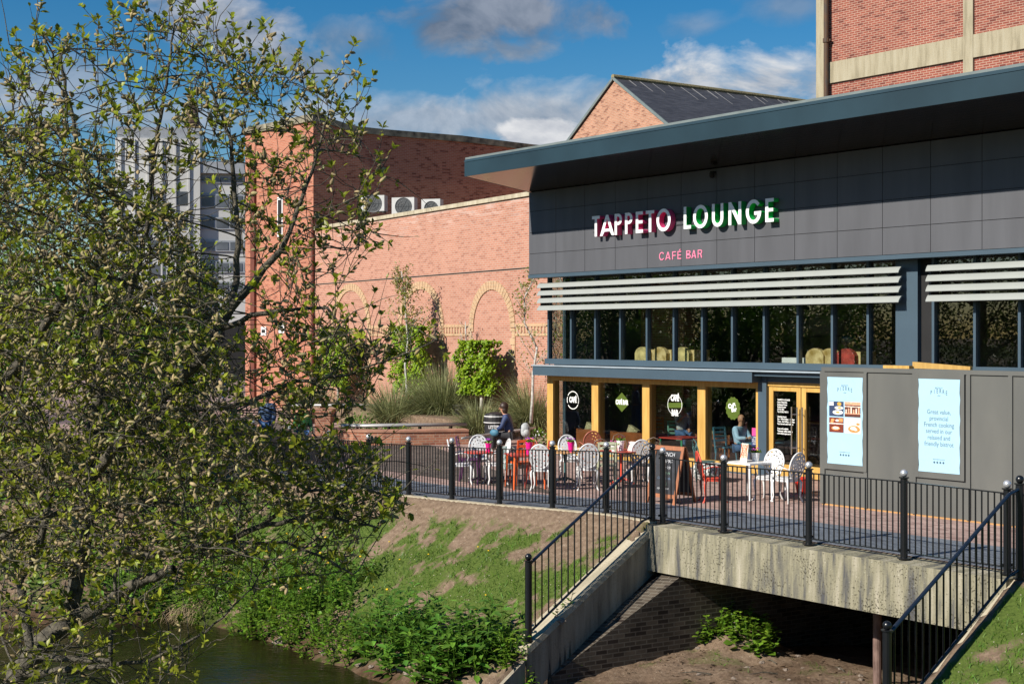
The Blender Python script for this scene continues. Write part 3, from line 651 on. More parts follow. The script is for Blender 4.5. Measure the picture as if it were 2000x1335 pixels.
k=M(); k.lathe(W(6.68,.6,6.92),[(.02,.12),(.06,.1),(.06,.02),(.03,-.02)],10); k.box(6.64,6.72,.5,.62,7.0,7.06,W); tag(k.build('security_camera',M_DARK),'black security camera under the roof above the green sign letters','camera')
# ---------------------------------------------------------------- sign letters
ST=.165
def arc(cx,cy,rx,ry,a0,a1,n=18): return [(cx+rx*math.cos(R(a0+(a1-a0)*i/n)),cy+ry*math.sin(R(a0+(a1-a0)*i/n))) for i in range(n+1)]
def glyph(c,w,st=ST):
    h=1.
    if c=='T': return [[(w/2-st/2,0),(w/2+st/2,0),(w/2+st/2,h-st*.9),(w,h-st*.9),(w,h),(0,h),(0,h-st*.9),(w/2-st/2,h-st*.9)]]
    if c=='L': return [[(0,0),(w,0),(w,st*.95),(st,st*.95),(st,h),(0,h)]]
    if c in 'EF\u00c9':
        p=[(0,0),(w,0),(w,st*.9),(st,st*.9),(st,.44),(w*.93,.44),(w*.93,.44+st*.85),(st,.44+st*.85),(st,h-st*.9),(w,h-st*.9),(w,h),(0,h)]
        if c=='F': p=[(0,0),(st,0),(st,.44),(w*.93,.44),(w*.93,.44+st*.85),(st,.44+st*.85),(st,h-st*.9),(w,h-st*.9),(w,h),(0,h)]
        o=[p]
        if c=='\u00c9': o.append([(w*.42,1.06),(w*.62,1.06),(w*.9,1.24),(w*.6,1.24)])
        return o
    if c=='A':
        t=st*1.08
        return [[(0,0),(t,0),(t+.075*w/.6*1.1,.2),(w-t-.075*w/.6*1.1,.2),(w-t,0),(w,0),(w/2+st*.5,h),(w/2-st*.5,h)],[(t+.17*w*.9,.2+st*.8),(w/2,.80),(w-t-.17*w*.9,.2+st*.8)]]
    if c in 'PBR':
        r=.27; top=arc(w-r,h-r,r,r,90,-90,14)
        if c=='P': out=[(0,0),(st,0),(st,h-2*r)]+top[::-1]+[(0,h)]
        if c=='R': out=[(0,0),(st,0),(st,h-2*r),(w-r-.06,h-2*r),(w-st*1.15,0),(w,0),(w-r+.12,h-2*r+.02)]+top[::-1][2:]+[(0,h)]
        if c=='B': 
            r2=.25; bot=arc(w-r2+.02,r2+.0,r2,r2,-90,85,12); top2=arc(w-.23-.02,h-.23,.23,.23,-85,90,12); out=[(0,0)]+bot+top2+[(0,h)]
            return [out,[(st,st*.9)]+arc(w-r2+.02,r2,r2-st,r2-st*.9,-90,90,10)+[(st,2*r2-st*.9)],[(st,h-.46+st*.9)]+arc(w-.25,h-.23,.23-st,.23-st*.9,-90,90,10)+[(st,h-st*.9)]]
        return [out,[(st,h-2*r+st*.85),(w-r,h-2*r+st*.85)]+arc(w-r,h-r,r-st,r-st*.85,-90,90,12)[1:]+[(st,h-st*.85)]]
    if c=='O': return [arc(w/2,.5,w/2,.52,0,360,40)[:-1],arc(w/2,.5,w/2-st,.52-st*.95,0,360,40)[:-1]]
    if c=='U': return [[(0,h)]+arc(w/2,.36,w/2,.38,180,360,20)+[(w,h),(w-st,h)]+arc(w/2,.36,w/2-st,.38-st*.95,360,180,20)+[(st,h)]]
    if c=='N': return [[(0,0),(st,0),(st,.68),(w-st,0),(w,0),(w,h),(w-st,h),(w-st,.34),(st,h),(0,h)]]
    if c in 'GC':
        a0=38; o=arc(w/2,.5,w/2,.52,a0,322 if c=='C' else 360,34); i=arc(w/2,.5,w/2-st,.52-st*.95,322 if c=='C' else 335,a0,34)
        if c=='C': return [o+i]
        return [o[:-1]+[(w,.5),(w*.55,.5),(w*.55,.5-st*.9),(w-st*1.05,.5-st*.9)]+i]
def letter(c,s0,s1,z0,h,t0,dep,mats,name,par,st=ST):
    w=(s1-s0)/h; cu=bpy.data.curves.new('g','CURVE'); cu.dimensions='2D'; cu.fill_mode='BOTH'; cu.extrude=dep/2/h
    for lp in glyph(c,w,st):
        sp=cu.splines.new('POLY'); sp.points.add(len(lp)-1); sp.use_cyclic_u=True
        for p,(x,y) in zip(sp.points,lp): p.co=(x,y,0,1)
    o=bpy.data.objects.new('g',cu); COL.objects.link(o); me=bpy.data.meshes.new_from_object(o.evaluated_get(bpy.context.evaluated_depsgraph_get())); bpy.data.objects.remove(o); bpy.data.curves.remove(cu)
    me.transform(wallmat(s0,t0+dep/2,z0)@Matrix.Scale(h,4)); me.materials.clear()
    for m_ in mats: me.materials.append(m_)
    me.update()
    if len(mats)>1:
        for p in me.polygons: p.material_index=0 if p.normal.dot(N)>.7 else 1
    me.name=name; o=bpy.data.objects.new(name,me); COL.objects.link(o); o.parent=par; o.location=-par.location; return o
M_LW=mat('letter_face',(.82,.84,.86),.35,var=.02); M_LP=mat('letter_pink',(.80,.075,.26),.35,var=.05); M_LG=mat('letter_green',(.012,.55,.10),.35,var=.05)
sg=thing('shop_sign','raised white shop name letters with pink and green sides on dark cladding','sign',W(6,.6,5.9),world=True)
_,za=fac(1505,386.6,.65); _,zb=fac(1505,433,.65); _,zc=fac(1166,422.6,.65); _,zd=fac(1166,462.4,.65); z0=(zb+zd)/2; hh=((za+zc)/2-z0)
row=[('T',1158.4,1173.6,0),('A',1174,1202,0),('P',1202.6,1217,0),('P',1223,1237.6,0),('E',1244,1258,0),('T',1263.6,1280,0),('O',1284.4,1312,0),('L',1337.6,1351.8,1),('O',1356,1384.6,1),('U',1392.8,1415,1),('N',1425,1450,1),('G',1459,1489,1),('E',1497,1513.4,1)]
for c,x0,x1,g in row:
    ym=445-(x0-1160)*.09; s0=fac(x0,ym,.65)[0]; s1=fac(x1,ym,.65)[0]; letter(c,s0,s1,z0,hh,.52,.17,[M_LW,M_LG if g else M_LP],'letter',sg)
k=M(); sa=fac(1160,440,.5)[0]
for z in (z0+.12,z0+hh*.72): k.box(sa,fac(1515,420,.5)[0],.503,.519,z,z+.03,W)
k.build('mounting_rail',M_SOFF,sg)
s2=thing('shop_sign','flat pink two word cafe bar lettering under the big raised letters','sign',W(6,.5,5.1),world=True)
zb=(fac(1312,508,.5)[1]+fac(1370,502,.5)[1])/2; h2=fac(1312,491,.5)[1]-fac(1312,506.5,.5)[1]
for c,x0,x1 in (('C',1288,1298.4),('A',1300,1310.6),('F',1313.6,1321),('\u00c9',1324,1331),('B',1341,1349.5),('A',1351,1360.6),('R',1363.4,1372)):
    s0=fac(x0,500,.5)[0]; s1=fac(x1,500,.5)[0]; letter(c,s0,s1,zb,h2,.501,.012,[M_PINK],'letter',s2,.14)
# ---------------------------------------------------------------- window stickers
M_STW=mat('vinyl_white',(.8,.82,.8),.5,var=.02); M_STG=mat('vinyl_green',(.07,.11,.009),.5,var=.05)
def tx(t,px,py,tt,size,par,m,sx=.8,bold=.0,align='CENTER',name='lettering',dz=0,lead=1.,rot=0):
    s,z=fac(px,py,tt); me=textmesh(t,size,.001,sx,bold,align,lead); return put(me,name,wallmat(s,tt,z+dz)@Matrix.Rotation(rot,4,'Z'),m,par)
TS=-.047
def ring(px,py,r,w,par,m,a0=0,a1=360,n=40,sx=1.):
    s,z=fac(px,py,TS); k=M()
    for i in range(n):
        A=R(a0+(a1-a0)*i/n); B=R(a0+(a1-a0)*(i+1)/n); P=[(math.cos(A)*(r-w),math.sin(A)*(r-w)),(math.cos(A)*r,math.sin(A)*r),(math.cos(B)*r,math.sin(B)*r),(math.cos(B)*(r-w),math.sin(B)*(r-w))]
        k.prism([W(s+x*sx,TS,z+y) for x,y in P],N*.0015)
    return k.build('window_sticker',m,par,uv=False)
def disc(px,py,pts,par,m,tt=TS):
    s,z=fac(px,py,tt); k=M(); k.prism([W(s+x,tt,z+y) for x,y in pts],N*.0012); return k.build('window_sticker',m,par,uv=False)
for a0,a1 in ((40,150),(160,200),(215,330)): ring(1119,781,.245,.022,panes[0],M_STW,a0,a1,22)
for a in range(-22,34,9): ring(1119,781,.245,.03,panes[0],M_STW,a,a+5,2)
tx('CAF\u00c9',1119,785,TS,.2,panes[0],M_STW,.62,.012)
disc(1214.5,785,[(-.24,.06),(0,.25),(.24,.06),(.24,-.06),(0,-.25),(-.24,-.06)],panes[1],M_STG); tx('CAF\u00c9 BAR',1214.5,789,TS+.002,.155,panes[1],M_STW,.66,.010)
ring(1318,790,.25,.012,panes[2],M_STW); tx('CAF\u00c9',1318,782,TS+.002,.2,panes[2],M_STW,.6,.012); tx('BAR',1318,811,TS+.002,.2,panes[2],M_STW,.6,.012)
disc(1318,791,[(-.27,-.075),(.26,-.05),(.28,.075),(-.25,.05)],panes[2],M_STG)
disc(1431.5,797,[((.225+.012*math.cos(14*R(a)))*math.cos(R(a)),(.265+.012*math.cos(14*R(a)))*math.sin(R(a))) for a in range(0,360,6)],panes[3],M_STG)
tx('Caf\u00e9',1430,796,TS+.002,.15,panes[3],M_STW,.85,.008,rot=R(10)); tx('Bar',1434,803,TS+.002,.14,panes[3],M_STW,.85,.008,rot=R(10))
disc(1474.5,843,[(-.09,-.09),(.09,-.09),(.09,.09),(-.09,.09)],panes[3],mat('notice_pink',(.7,.06,.25),.5)); disc(1474.5,861,[(-.1,-.12),(.1,-.12),(.1,.12),(-.1,.12)],panes[3],mat('notice_navy',(.02,.03,.12),.5))
tx('OPEN\nALL DAY\nFOOD &\nDRINK',1474.5,855,TS+.003,.05,panes[3],M_STW,.9,0)
s_,z_=fac(1518.5,781.5,-.058)
put(textmesh('TAPPETO LOUNGE\nUnit 5 Riverside\nExchange Street\nKidderminster\nDY10 1BN\nTel: 01562 742711\n\nOpening hours:\nSun - Wed 9.00am - 11.00pm\nThurs - Sat 9.00am - 12.00am\nFood served until 10.00pm\n\nFree wi-fi available\nTakeaway coffee available\nwww.thelounges.co.uk',.052,.0008,.82,.0015,'LEFT',1.05),'lettering',wallmat(s_,-.058,z_),M_STW,doorA)
# ---------------------------------------------------------------- hoarding and posters
TH=3.3; h0=fac(1607,984,TH)[0]
hd=thing('site_hoarding','dark grey painted site hoarding in front of the cafe, two posters on it','hoarding',W(h0+2,TH,0),world=True)
HZ=2.62
k=M(); k.box(h0,19.5,TH-.06,TH,.03,HZ-.08,W); k.build('front_panel',M_HOARD,hd)
k=M(); k.box(h0,h0+.06,.1,TH-.061,.03,HZ-.08,W); k.build('side_panel',M_HOARD,hd)
k=M(); k.box(h0-.01,19.5,TH-.062,TH+.03,HZ-.078,HZ,W); k.build('top_rail',M_HOARD,hd)
k=M(); k.box(h0-.01,19.5,TH-.06,TH+.01,.0,.029,W); k.build('base_board',M_OAKB,hd)
for px in (1608,1692,1787,1893,1975): 
    s=fac(px,820,TH)[0]; w=.11 if px==1608 else .075
    k=M(); k.box(s-w/2,s+w/2,TH+.0005,TH+.032,.03,HZ-.079,W); k.build('batten',M_HOARD,hd)
s=fac(1758,720,TH)[0]; 
k=M(); k.box(s-.55,s+.02,TH-.35,TH-.24,HZ-.02,HZ+.05,W); k.hexa([W(s,TH-.45,HZ),W(s+.9,TH-.9,HZ-.02),W(s+.9,TH-.82,HZ-.02),W(s,TH-.37,HZ),W(s,TH-.45,HZ+.12),W(s+.9,TH-.9,HZ+.04),W(s+.9,TH-.82,HZ+.04),W(s,TH-.37,HZ+.12)]); k.build('timber_joist',M_OAK,hd)
def poster(x0,x1,yt0,yt1,yb0,yb1,fx0,fx1,label,photos):
    s0=fac(x0,820,TH+.03)[0]; s1=fac(x1,820,TH+.03)[0]; zt=(fac(x0,yt0,TH+.03)[1]+fac(x1,yt1,TH+.03)[1])/2; zb=(fac(x0,yb0,TH+.03)[1]+fac(x1,yb1,TH+.03)[1])/2
    g0=fac(fx0,820,TH+.03)[0]; g1=fac(fx1,820,TH+.03)[0]; fz1=zt+.09; fz0=zb-.11
    t=thing('poster',label,'poster',W((s0+s1)/2,TH+.03,zb),world=True)
    k=M(); k.box(g0,s0+.01,TH+.001,TH+.045,fz0,fz1,W); k.box(s1-.01,g1,TH+.001,TH+.045,fz0,fz1,W); k.box(s0+.01,s1-.01,TH+.001,TH+.043,zt-.01,fz1,W); k.box(s0+.01,s1-.01,TH+.001,TH+.043,fz0,zb+.01,W); k.build('frame',M_HOARD,t)
    # gently buckled sheet
    k=M(); n=14; L=[];Rr=[]
    for i in range(n+1):
        z=zb+(zt-zb)*i/n; wv=.012*math.sin(i*1.35)+.008*math.sin(i*.7+1)
        L.append((s0+.004+abs(wv),z)); Rr.append((s1-.004-abs(.014*math.sin(i*1.1+.6)),z))
    pts=[W(a,TH+.047,z) for a,z in L]; p2=[W(a,TH+.047,z) for a,z in Rr]
    k.prism(pts[::-1]+p2,N*.002); k.build('sheet',M_PAPER,t)
    tt=TH+.0495; cs=(s0+s1)/2; h=zt-zb
    def T(txt,z,size,sx=.9,bold=0,lead=1.): put(textmesh(txt,size,.0006,sx,bold,'CENTER',lead),'lettering',wallmat(cs,tt,z),M_INK,t)
    T('BISTROT',zb+h*.895,.045,.9); T('1994',zb+h*.815,.036)
    w=s1-s0
    for i,c in enumerate('PIERRE'):
        x=(i-2.5)*.062; put(textmesh(c,.105,.0006,.68,.001),'lettering',wallmat(cs+x,tt,zb+h*.838+.02-abs(i-2.5)**2*.0045),M_INK,t)
    if photos:
        cols=[((.03,.05,.11),(.80,.78,.74),(.55,.33,.06)),((.10,.03,.02),(.72,.36,.22),(.75,.6,.5)),((.17,.03,.015),(.70,.28,.1),(.75,.65,.6)),((.75,.68,.62),(.55,.25,.08),(.85,.8,.75))]
        for q in range(4):
            a=s0+w*(.07 if q%2==0 else .50); b=a+w*.40 if q%2==0 else s0+w*.93; z1=zb+h*(.72 if q<2 else .535); z0_=z1-h*.172
            ph=M(); ph.cur=0; ph.box(a,b,tt-.0004,tt+.0006,z0_,z1,W); cw=(b-a); ch=(z1-z0_)
            def el(fx,fy,rx,ry,mi,lay): 
                ph.cur=mi; ph.prism([W(a+cw*(fx+rx*math.cos(R(g))),tt+.0006+lay*.0003,z0_+ch*(fy+ry*math.sin(R(g)))) for g in range(0,360,20)],N*.0003)
            def rc(x0_,x1_,y0_,y1_,mi,lay):
                ph.cur=mi; ph.box(a+cw*x0_,a+cw*x1_,tt+.0006+lay*.0003,tt+.0009+lay*.0003,z0_+ch*y0_,z0_+ch*y1_,W)
            if q==0: el(.68,.57,.30,.11,1,0); el(.6,.27,.36,.15,1,0); el(.7,.84,.15,.13,2,1); el(.72,.58,.12,.06,2,2); el(.6,.27,.14,.06,2,2); rc(.0,.3,.72,.97,1,0)
            if q==1: rc(0,1,.8,1,1,0); [rc(.05+i*.16,.14+i*.16,.25,.5+.08*(i%3),1 if i%2 else 2,1) for i in range(6)]; rc(0,1,.66,.72,2,0); rc(.0,1,.2,.25,1,2)
            if q==2: el(.45,.28,.3,.13,1,0); el(.45,.3,.22,.08,2,1); rc(0,1,.55,.62,2,0); el(.25,.83,.14,.08,1,0); el(.55,.8,.12,.08,2,0); rc(.1,.3,.62,.75,1,1); rc(.65,.95,.72,.95,1,1)
            if q==3: el(.6,.28,.38,.24,1,0); el(.55,.33,.2,.12,0,1); el(.85,.62,.12,.08,1,0); rc(.12,.5,.82,.95,2,0); el(.3,.55,.12,.07,2,1); el(.7,.24,.1,.06,2,2)
            ph.build('photograph',[mat('print_%d%d'%(q,i),c,.5,var=.25,scale=26) for i,c in enumerate(cols[q])],t,uv=False)
    else:
        put(textmesh('Great value,\nprovincial\nFrench cooking\nserved in our\nrelaxed and\nfriendly bistrot',.115,.0006,.86,0.0,'CENTER',.98),'lettering',wallmat(cs,tt,zb+h*.625),M_INK,t)
    T('bistrotpierre.co.uk',zb+h*.135,.035)
    for i in range(4):
        k=M(); k.lathe(W(cs+(i-1.5)*.062,tt,zb+h*.108),[(.02,0),(.02,.0008)],14,Matrix(((U.x,0,N.x),(U.y,0,N.y),(0,1,0)))); k.build('icon',M_INK,t,uv=False)
poster(1616,1687,735,738,902,911,1611,1693,'pale blue bistrot poster with four food photographs, left one on the hoarding',True)
poster(1794,1877,739,741,918,927,1788,1884,'pale blue bistrot poster with six lines of text, right one on the hoarding',False)
# ---------------------------------------------------------------- brick arcade wall (faces the plaza)
BV=Vector((-.53,.848,0)).normalized(); BO=Vector((0,46,0))     # BV runs away to the left
BN=Vector((-BV.y,BV.x,0)); BN=BN if BN.y<0 else -BN
def BW(s,t,z): return BO+BV*s+BN*t+Vector((0,0,z))
def bw(px,py,t=0): return onplane(px,py,BW(0,t,0),BV)
wl=thing('brick_wall','long orange brick wall with buff arches and stone coping behind the garden','wall',BW(5,0,0),world=True)
S0,S1=-9.,16.25; ZT=7.78
k=M(); k.box(S0,S1,-.4,0,0,ZT,BW); k.build('wall',MB_RED,wl)
k=M(); n=17
for i in range(n):
    a=S0+(S1-S0)*i/n; b=S0+(S1-S0)*(i+1)/n; k.hexa([BW(a+.004,-.48,ZT),BW(b-.004,-.48,ZT),BW(b-.004,.07,ZT),BW(a+.004,.07,ZT),BW(a+.004,-.48,ZT+.17),BW(b-.004,-.48,ZT+.17),BW(b-.004,.07,ZT+.14),BW(a+.004,.07,ZT+.14)])
k.build('coping',MC_COP,wl)
# arches
def arch(pxl,pxr,pyt,pys):
    sl,_=bw(pxl,pys); sr,zs=bw(pxr,pys); c=(sl+sr)/2; r=abs(sl-sr)/2; zt=bw((pxl+pxr)/2,pyt)[1]; h=zt-zs
    k=M(); w=.30; n=26
    for i in range(n):
        A=math.pi*i/n; B=math.pi*(i+1)/n-.012
        P=[(c+math.cos(q)*rr,zs+math.sin(q)*(h if rr==r else h-w)) for q,rr in ((A,r-w),(A,r),(B,r),(B,r-w))]
        k.prism([BW(x,.001,z) for x,z in P],BN*.035)
    k.build('arch_band',MB_YEL,wl)
    for sg_,x in ((1,c+r),(-1,c-r)):
        k=M(); z=0; i=0
        while z<zs-.02:
            ww=.30 if i%2 else .19; z2=min(z+.222,zs-.003); a,b=(x-ww,x) if sg_>0 else (x,x+ww); k.box(a,b,.001,.03,z+.002,z2-.004,BW); z+=.225; i+=1
        k.build('quoin',MB_YEL,wl)
    return c,r,zs
a1=arch(917,1007,548,640); a2=(lambda:arch(778,868,549,642))(); 
try: a3=arch(648,725,553,643)
except Exception: a3=None
zz_=a1[2]
def course(x0,x1):
    k=M()
    for dz,h in ((-.27,.09),(.04,.10)): k.box(min(x0,x1),max(x0,x1),.0008,.028,zz_+dz,zz_+dz+h,BW)
    q=min(x0,x1)
    while q<max(x0,x1)-.12: k.box(q,q+.1,.0008,.024,zz_-.17,zz_+.03,BW); q+=.2
    k.build('string_course',MB_YEL,wl)
course(a1[0]+a1[1]+.01,a2[0]-a2[1]-.01); course(a1[0]-a1[1]-.01,S0+4.)
if a3: course(a2[0]+a2[1]+.01,a3[0]-a3[1]-.01)
k=M(); k.box(S0+1,S1-.4,.001,.02,bw(1033,523)[1]-.012,bw(1033,523)[1]+.02,BW); k.build('cable',M_DARK,wl)
k=M(); k.tube([BW(S1-.18,.1,.05),BW(S1-.18,.1,8.4)],.075,10); tag(k.build('drainpipe',M_PIPE),'brown drainpipe in the corner between arcade wall and tower','pipe')
# ---------------------------------------------------------------- brick tower with dark flank
TC=at(612,657,59.6); TC.z=0
TV=Vector((-.663,.749,0)).normalized(); TD=Vector((.835,.55,0)).normalized()
TNl=Vector((-TV.y,TV.x,0)); TNl=TNl if TNl.y<0 else -TNl
TNd=Vector((TD.y,-TD.x,0))
tw=thing('brick_building','tall plain brick building behind the arcade wall, one side in shadow','building',TC,world=True)
_,ZTW=onplane(613,236,TC,TV)
sL=onplane(479,400,TC,TV)[0]
def TL(s,t,z): return TC+TV*s+TNl*t+Vector((0,0,z))
def TDf(s,t,z): return TC+TD*s+TNd*t+Vector((0,0,z))
sD,zD1=onplane(1040,294,TC,TD); 
k=M(); k.box(0,sL,-.4,0,0,ZTW,TL); k.build('front_wall',MB_TOW,tw)
k=M(); prof=[(0.0,ZTW)]
zc=[onplane(x,y,TC,TD) for x,y in ((640,243),(675,254),(700,260),(760,266),(900,277),(1040,294))]
prof+= [(s,z) for s,z in zc]; s_end=sD+14; prof.append((s_end,zD1-.0))
pts=[(.003,0)]+[(s_end,0)]+[(s,z) for s,z in prof[::-1]]; pts[-1]=(.003,ZTW)
k.prism([TDf(s,0,z) for s,z in pts],-TNd*.4); k.build('flank_wall',MB_TOW,tw)
k=M()
for (sa_,za_),(sb_,zb_) in zip(prof[:-1],prof[1:]): k.hexa([TDf(sa_,-.45,za_+.002),TDf(sb_,-.45,zb_+.002),TDf(sb_,.08,zb_+.002),TDf(sa_,.08,za_+.002),TDf(sa_,-.45,za_+.3),TDf(sb_,-.45,zb_+.3),TDf(sb_,.08,zb_+.28),TDf(sa_,.08,za_+.28)])
k.box(-.08,sL+.1,-.45,.085,ZTW+.003,ZTW+.31,TL); k.build('coping',mat('coping_weathered',(.13,.12,.095),.9,var=.5,scale=3,col2=(.3,.27,.19)),tw)
for z in (ZTW-2.1,ZTW-2.5,ZTW-2.9):
    k=M(); k.box(.5,sL-1.2,.0,.05,z,z+.16,TL); k.build('string_course',MB_TOW,tw)
s=onplane(497,400,TC,TV)[0]; k=M(); k.box(s-.17,s+.17,.0,.12,0,ZTW-1.4,TL); k.build('rainwater_pipe',M_PIPE,tw)
for x,y0,y1 in ((548,385,462),(516,638,655),(551,632,650)):
    s,z0_=onplane(x,y1,TC,TV); _,z1_=onplane(x,y0,TC,TV); k=M(); k.box(s-.22,s+.22,.0,.04,z0_,z1_,TL); f_=k.build('window',M_WHITE,tw)
    k=M(); k.box(s-.15,s+.15,.041,.05,z0_+.12,z1_-.12,TL); k.build('pane',M_DARK,f_)
# ---------------------------------------------------------------- air conditioners on the flat roof
k=M(); k.hexa([BW(S0,-.41,7.35),BW(S1-.1,-.41,7.35),BW(S1-.1,-9,7.35),BW(S0,-9,7.35),BW(S0,-.41,7.45),BW(S1-.1,-.41,7.45),BW(S1-.1,-9,7.45),BW(S0,-9,7.45)]); k.build('flat_roof',M_LEAD,wl)
M_ACW=mat('condenser_white',(.5,.5,.49),.5,var=.06); M_ACG=mat('fan_guard_grey',(.10,.105,.11),.5); M_ACB=mat('fan_grille',(.05,.055,.06),.6)
for i,(x0,x1,y0,y1,D,lb) in enumerate(((705,754,382,418,59.5,'white condenser unit on the flat roof, nearest the brick tower'),(765,812,386,425,57.5,'white condenser unit with large fan, middle of three on the flat roof'),(823,862,389,430,55.5,'white condenser unit mostly hidden behind the stone coping, nearest the cafe'))):
    p0=at(x0,y0,D); w=(x1-x0)/F*D*.98; h=(y1-y0)/F*D*.93; base=Vector((p0.x,p0.y,p0.z-h)); ex=Vector((.97,-.24,0)); ey=Vector((.24,.97,0))
    t=thing('air_conditioner',lb,'air conditioner',base,world=True,group='air conditioning units on the flat roof')
    fr=lambda x,y,z,b=base:b+ex*x+ey*y+Vector((0,0,z))
    k=M(); k.box(0,w,0,.45,.06,h,fr); k.build('casing',M_ACW,t)
    k=M(); k.tube([fr(w*.52+.36*w*math.cos(R(g)),-.012,h*.52+.36*w*math.sin(R(g))) for g in range(0,360,15)],.012,5,closed=True)
    for q in (.12,.24): k.tube([fr(w*.52+q*w*math.cos(R(g)),-.012,h*.52+q*w*math.sin(R(g))) for g in range(0,360,20)],.006,4,closed=True)
    for g in range(0,180,60): k.tube([fr(w*.52+.35*w*math.cos(R(g)),-.012,h*.52+.35*w*math.sin(R(g))),fr(w*.52-.35*w*math.cos(R(g)),-.012,h*.52-.35*w*math.sin(R(g)))],.006,4)
    k.build('fan_guard',M_ACG,t,uv=False)
    k=M(); k.lathe(fr(w*.52,-.001,h*.52),[(.355*w,0),(.355*w,.006)],22,Matrix(((1,0,ex.y*-1),(0,1,0),(0,0,1))) if False else Matrix((ex,-Vector((0,0,1)),ey)).transposed()@Matrix.Identity(3)); k.build('fan_opening',M_ACB,t)
    k=M()
    for q in range(4): k.box(-.006,-.001,.08,.2,.12+q*h*.2,.12+q*h*.2+h*.12,fr); k.box(-.006,-.001,.26,.38,.12+q*h*.2,.12+q*h*.2+h*.12,fr)
    k.build('side_vent',M_ACB,t)
    k=M()
    for q in (.06,w-.1): k.box(q,q+.05,.02,.4,0,.059,fr)
    k.build('foot',M_ACB,t)
# ---------------------------------------------------------------- gabled brick house behind
GO=at(1200,657,62); GO.z=0; HV=Vector((.53,-.848,0)).normalized(); HD=TD
def GH(s,t,z): return GO+HV*s+HD*t+Vector((0,0,z))
gh=thing('gabled_house','brick building with slate gable roof rising behind the cafe','house',GO,world=True)
ZA=onplane(1200,157,GO,HV)[1]; sl_=.655; hw=6.2; ze=ZA-hw*sl_
k=M(); k.prism([GH(-hw,0,0),GH(hw,0,0),GH(hw,0,ze),GH(0,0,ZA-.05),GH(-hw,0,ze)],HD*.35); k.build('gable_wall',MB_GAB,gh)
k=M(); k.box(hw-.35,hw,.36,16,0,ze,GH); k.box(-hw,-hw+.35,.36,16,0,ze,GH); k.box(-hw,hw,16.003,16.3,0,ze,GH); k.build('side_wall',MB_GAB,gh)
k=M()
for sg_ in (1,-1):
    k.hexa([GH(0,-.06,ZA),GH(0,16.4,ZA),GH(sg_*(hw+.4),16.4,ZA-(hw+.4)*sl_),GH(sg_*(hw+.4),-.06,ZA-(hw+.4)*sl_),GH(0,-.06,ZA+.13),GH(0,16.4,ZA+.13),GH(sg_*(hw+.4),16.4,ZA-(hw+.4)*sl_+.13),GH(sg_*(hw+.4),-.06,ZA-(hw+.4)*sl_+.13)])
k.build('roof',M_SLATE,gh)
k=M(); k.tube([GH(0,-.10,ZA+.15),GH(0,16.4,ZA+.15)],.12,8); k.build('ridge_tile',mat('ridge_lichen',(.24,.20,.10),.9,var=.4,scale=4,stretch=(3,3,3)),gh)
for sg_ in (1,-1):
    k=M(); k.hexa([GH(sg_*.02,-.11,ZA-.0),GH(sg_*(hw+.4),-.11,ZA-(hw+.4)*sl_-.0),GH(sg_*(hw+.4),-.062,ZA-(hw+.4)*sl_-.0),GH(sg_*.02,-.062,ZA-.0),GH(sg_*.02,-.11,ZA+.15),GH(sg_*(hw+.4),-.11,ZA-(hw+.4)*sl_+.15),GH(sg_*(hw+.4),-.062,ZA-(hw+.4)*sl_+.15),GH(sg_*.02,-.062,ZA+.15)]); k.build('barge_board',M_LEAD,gh)
k=M()
for i in range(15):
    y=.8+i*.75+rnd.uniform(-.25,.25); l=rnd.uniform(.35,1.3); w=.05+rnd.random()*.06
    f=lambda d,yy: GH(d,yy,ZA-d*sl_+.1335)
    k.quad(f(.12,y),f(.12,y+w),f(.12+l,y+w*.6+l*.1),f(.12+l,y+l*.1))
k.build('lime_streak',mat('lime_streak',(.3,.29,.28),.9),gh,uv=False)
# ---------------------------------------------------------------- tall concrete framed brick block
KO=at(1594,657,47.5); KO.z=0
def KW(s,t,z): return KO+U*s+N*t+Vector((0,0,z))
def kw(px,py): return onplane(px,py,KO,U)
kb=thing('brick_block','tall red brick block with exposed concrete frame behind the cafe roof','building',KW(6,0,0),world=True)
z1b=kw(1624,162)[1]; z1t=kw(1624,121)[1]
k=M(); k.box(.0,22,-12,-.09,0,19,KW); k.build('wall',MB_TALL,kb)
cols=[(0,kw(1612,80)[0]),(kw(1881,80)[0],kw(1900,80)[0])]; per=cols[1][0]-cols[0][0]; cols.append((cols[1][0]+per,cols[1][1]+per))
for a,b in cols: k=M(); k.box(a-.002,b,-.4,.0,0,19.1,KW); k.build('concrete_column',MC_FRAME,kb)
bays=[(cols[0][1],cols[1][0]),(cols[1][1],cols[2][0]),(cols[2][1],22)]
for a,b in bays:
    for zb_,zt_ in ((z1b,z1t),(z1b+6.4,z1t+6.4)): k=M(); k.box(a+.002,b-.002,-.4,-.012,zb_,zt_,KW); k.build('concrete_beam',MC_FRAME,kb)
pp=kw(1617,100)[0]
k=M(); k.tube([KW(pp,.09,3),KW(pp,.09,18.8)],.085,12); zcol=kw(1617,84)[1]
for z in (zcol,zcol-3.2,zcol+3): k.tube([KW(pp,.09,z),KW(pp,.09,z+.14)],.115,12); k.box(pp-.16,pp+.16,.0,.07,z+.04,z+.1,KW)
tag(k.build('drainpipe',M_RUST),'rusty iron drainpipe down the edge of the tall brick block','pipe')
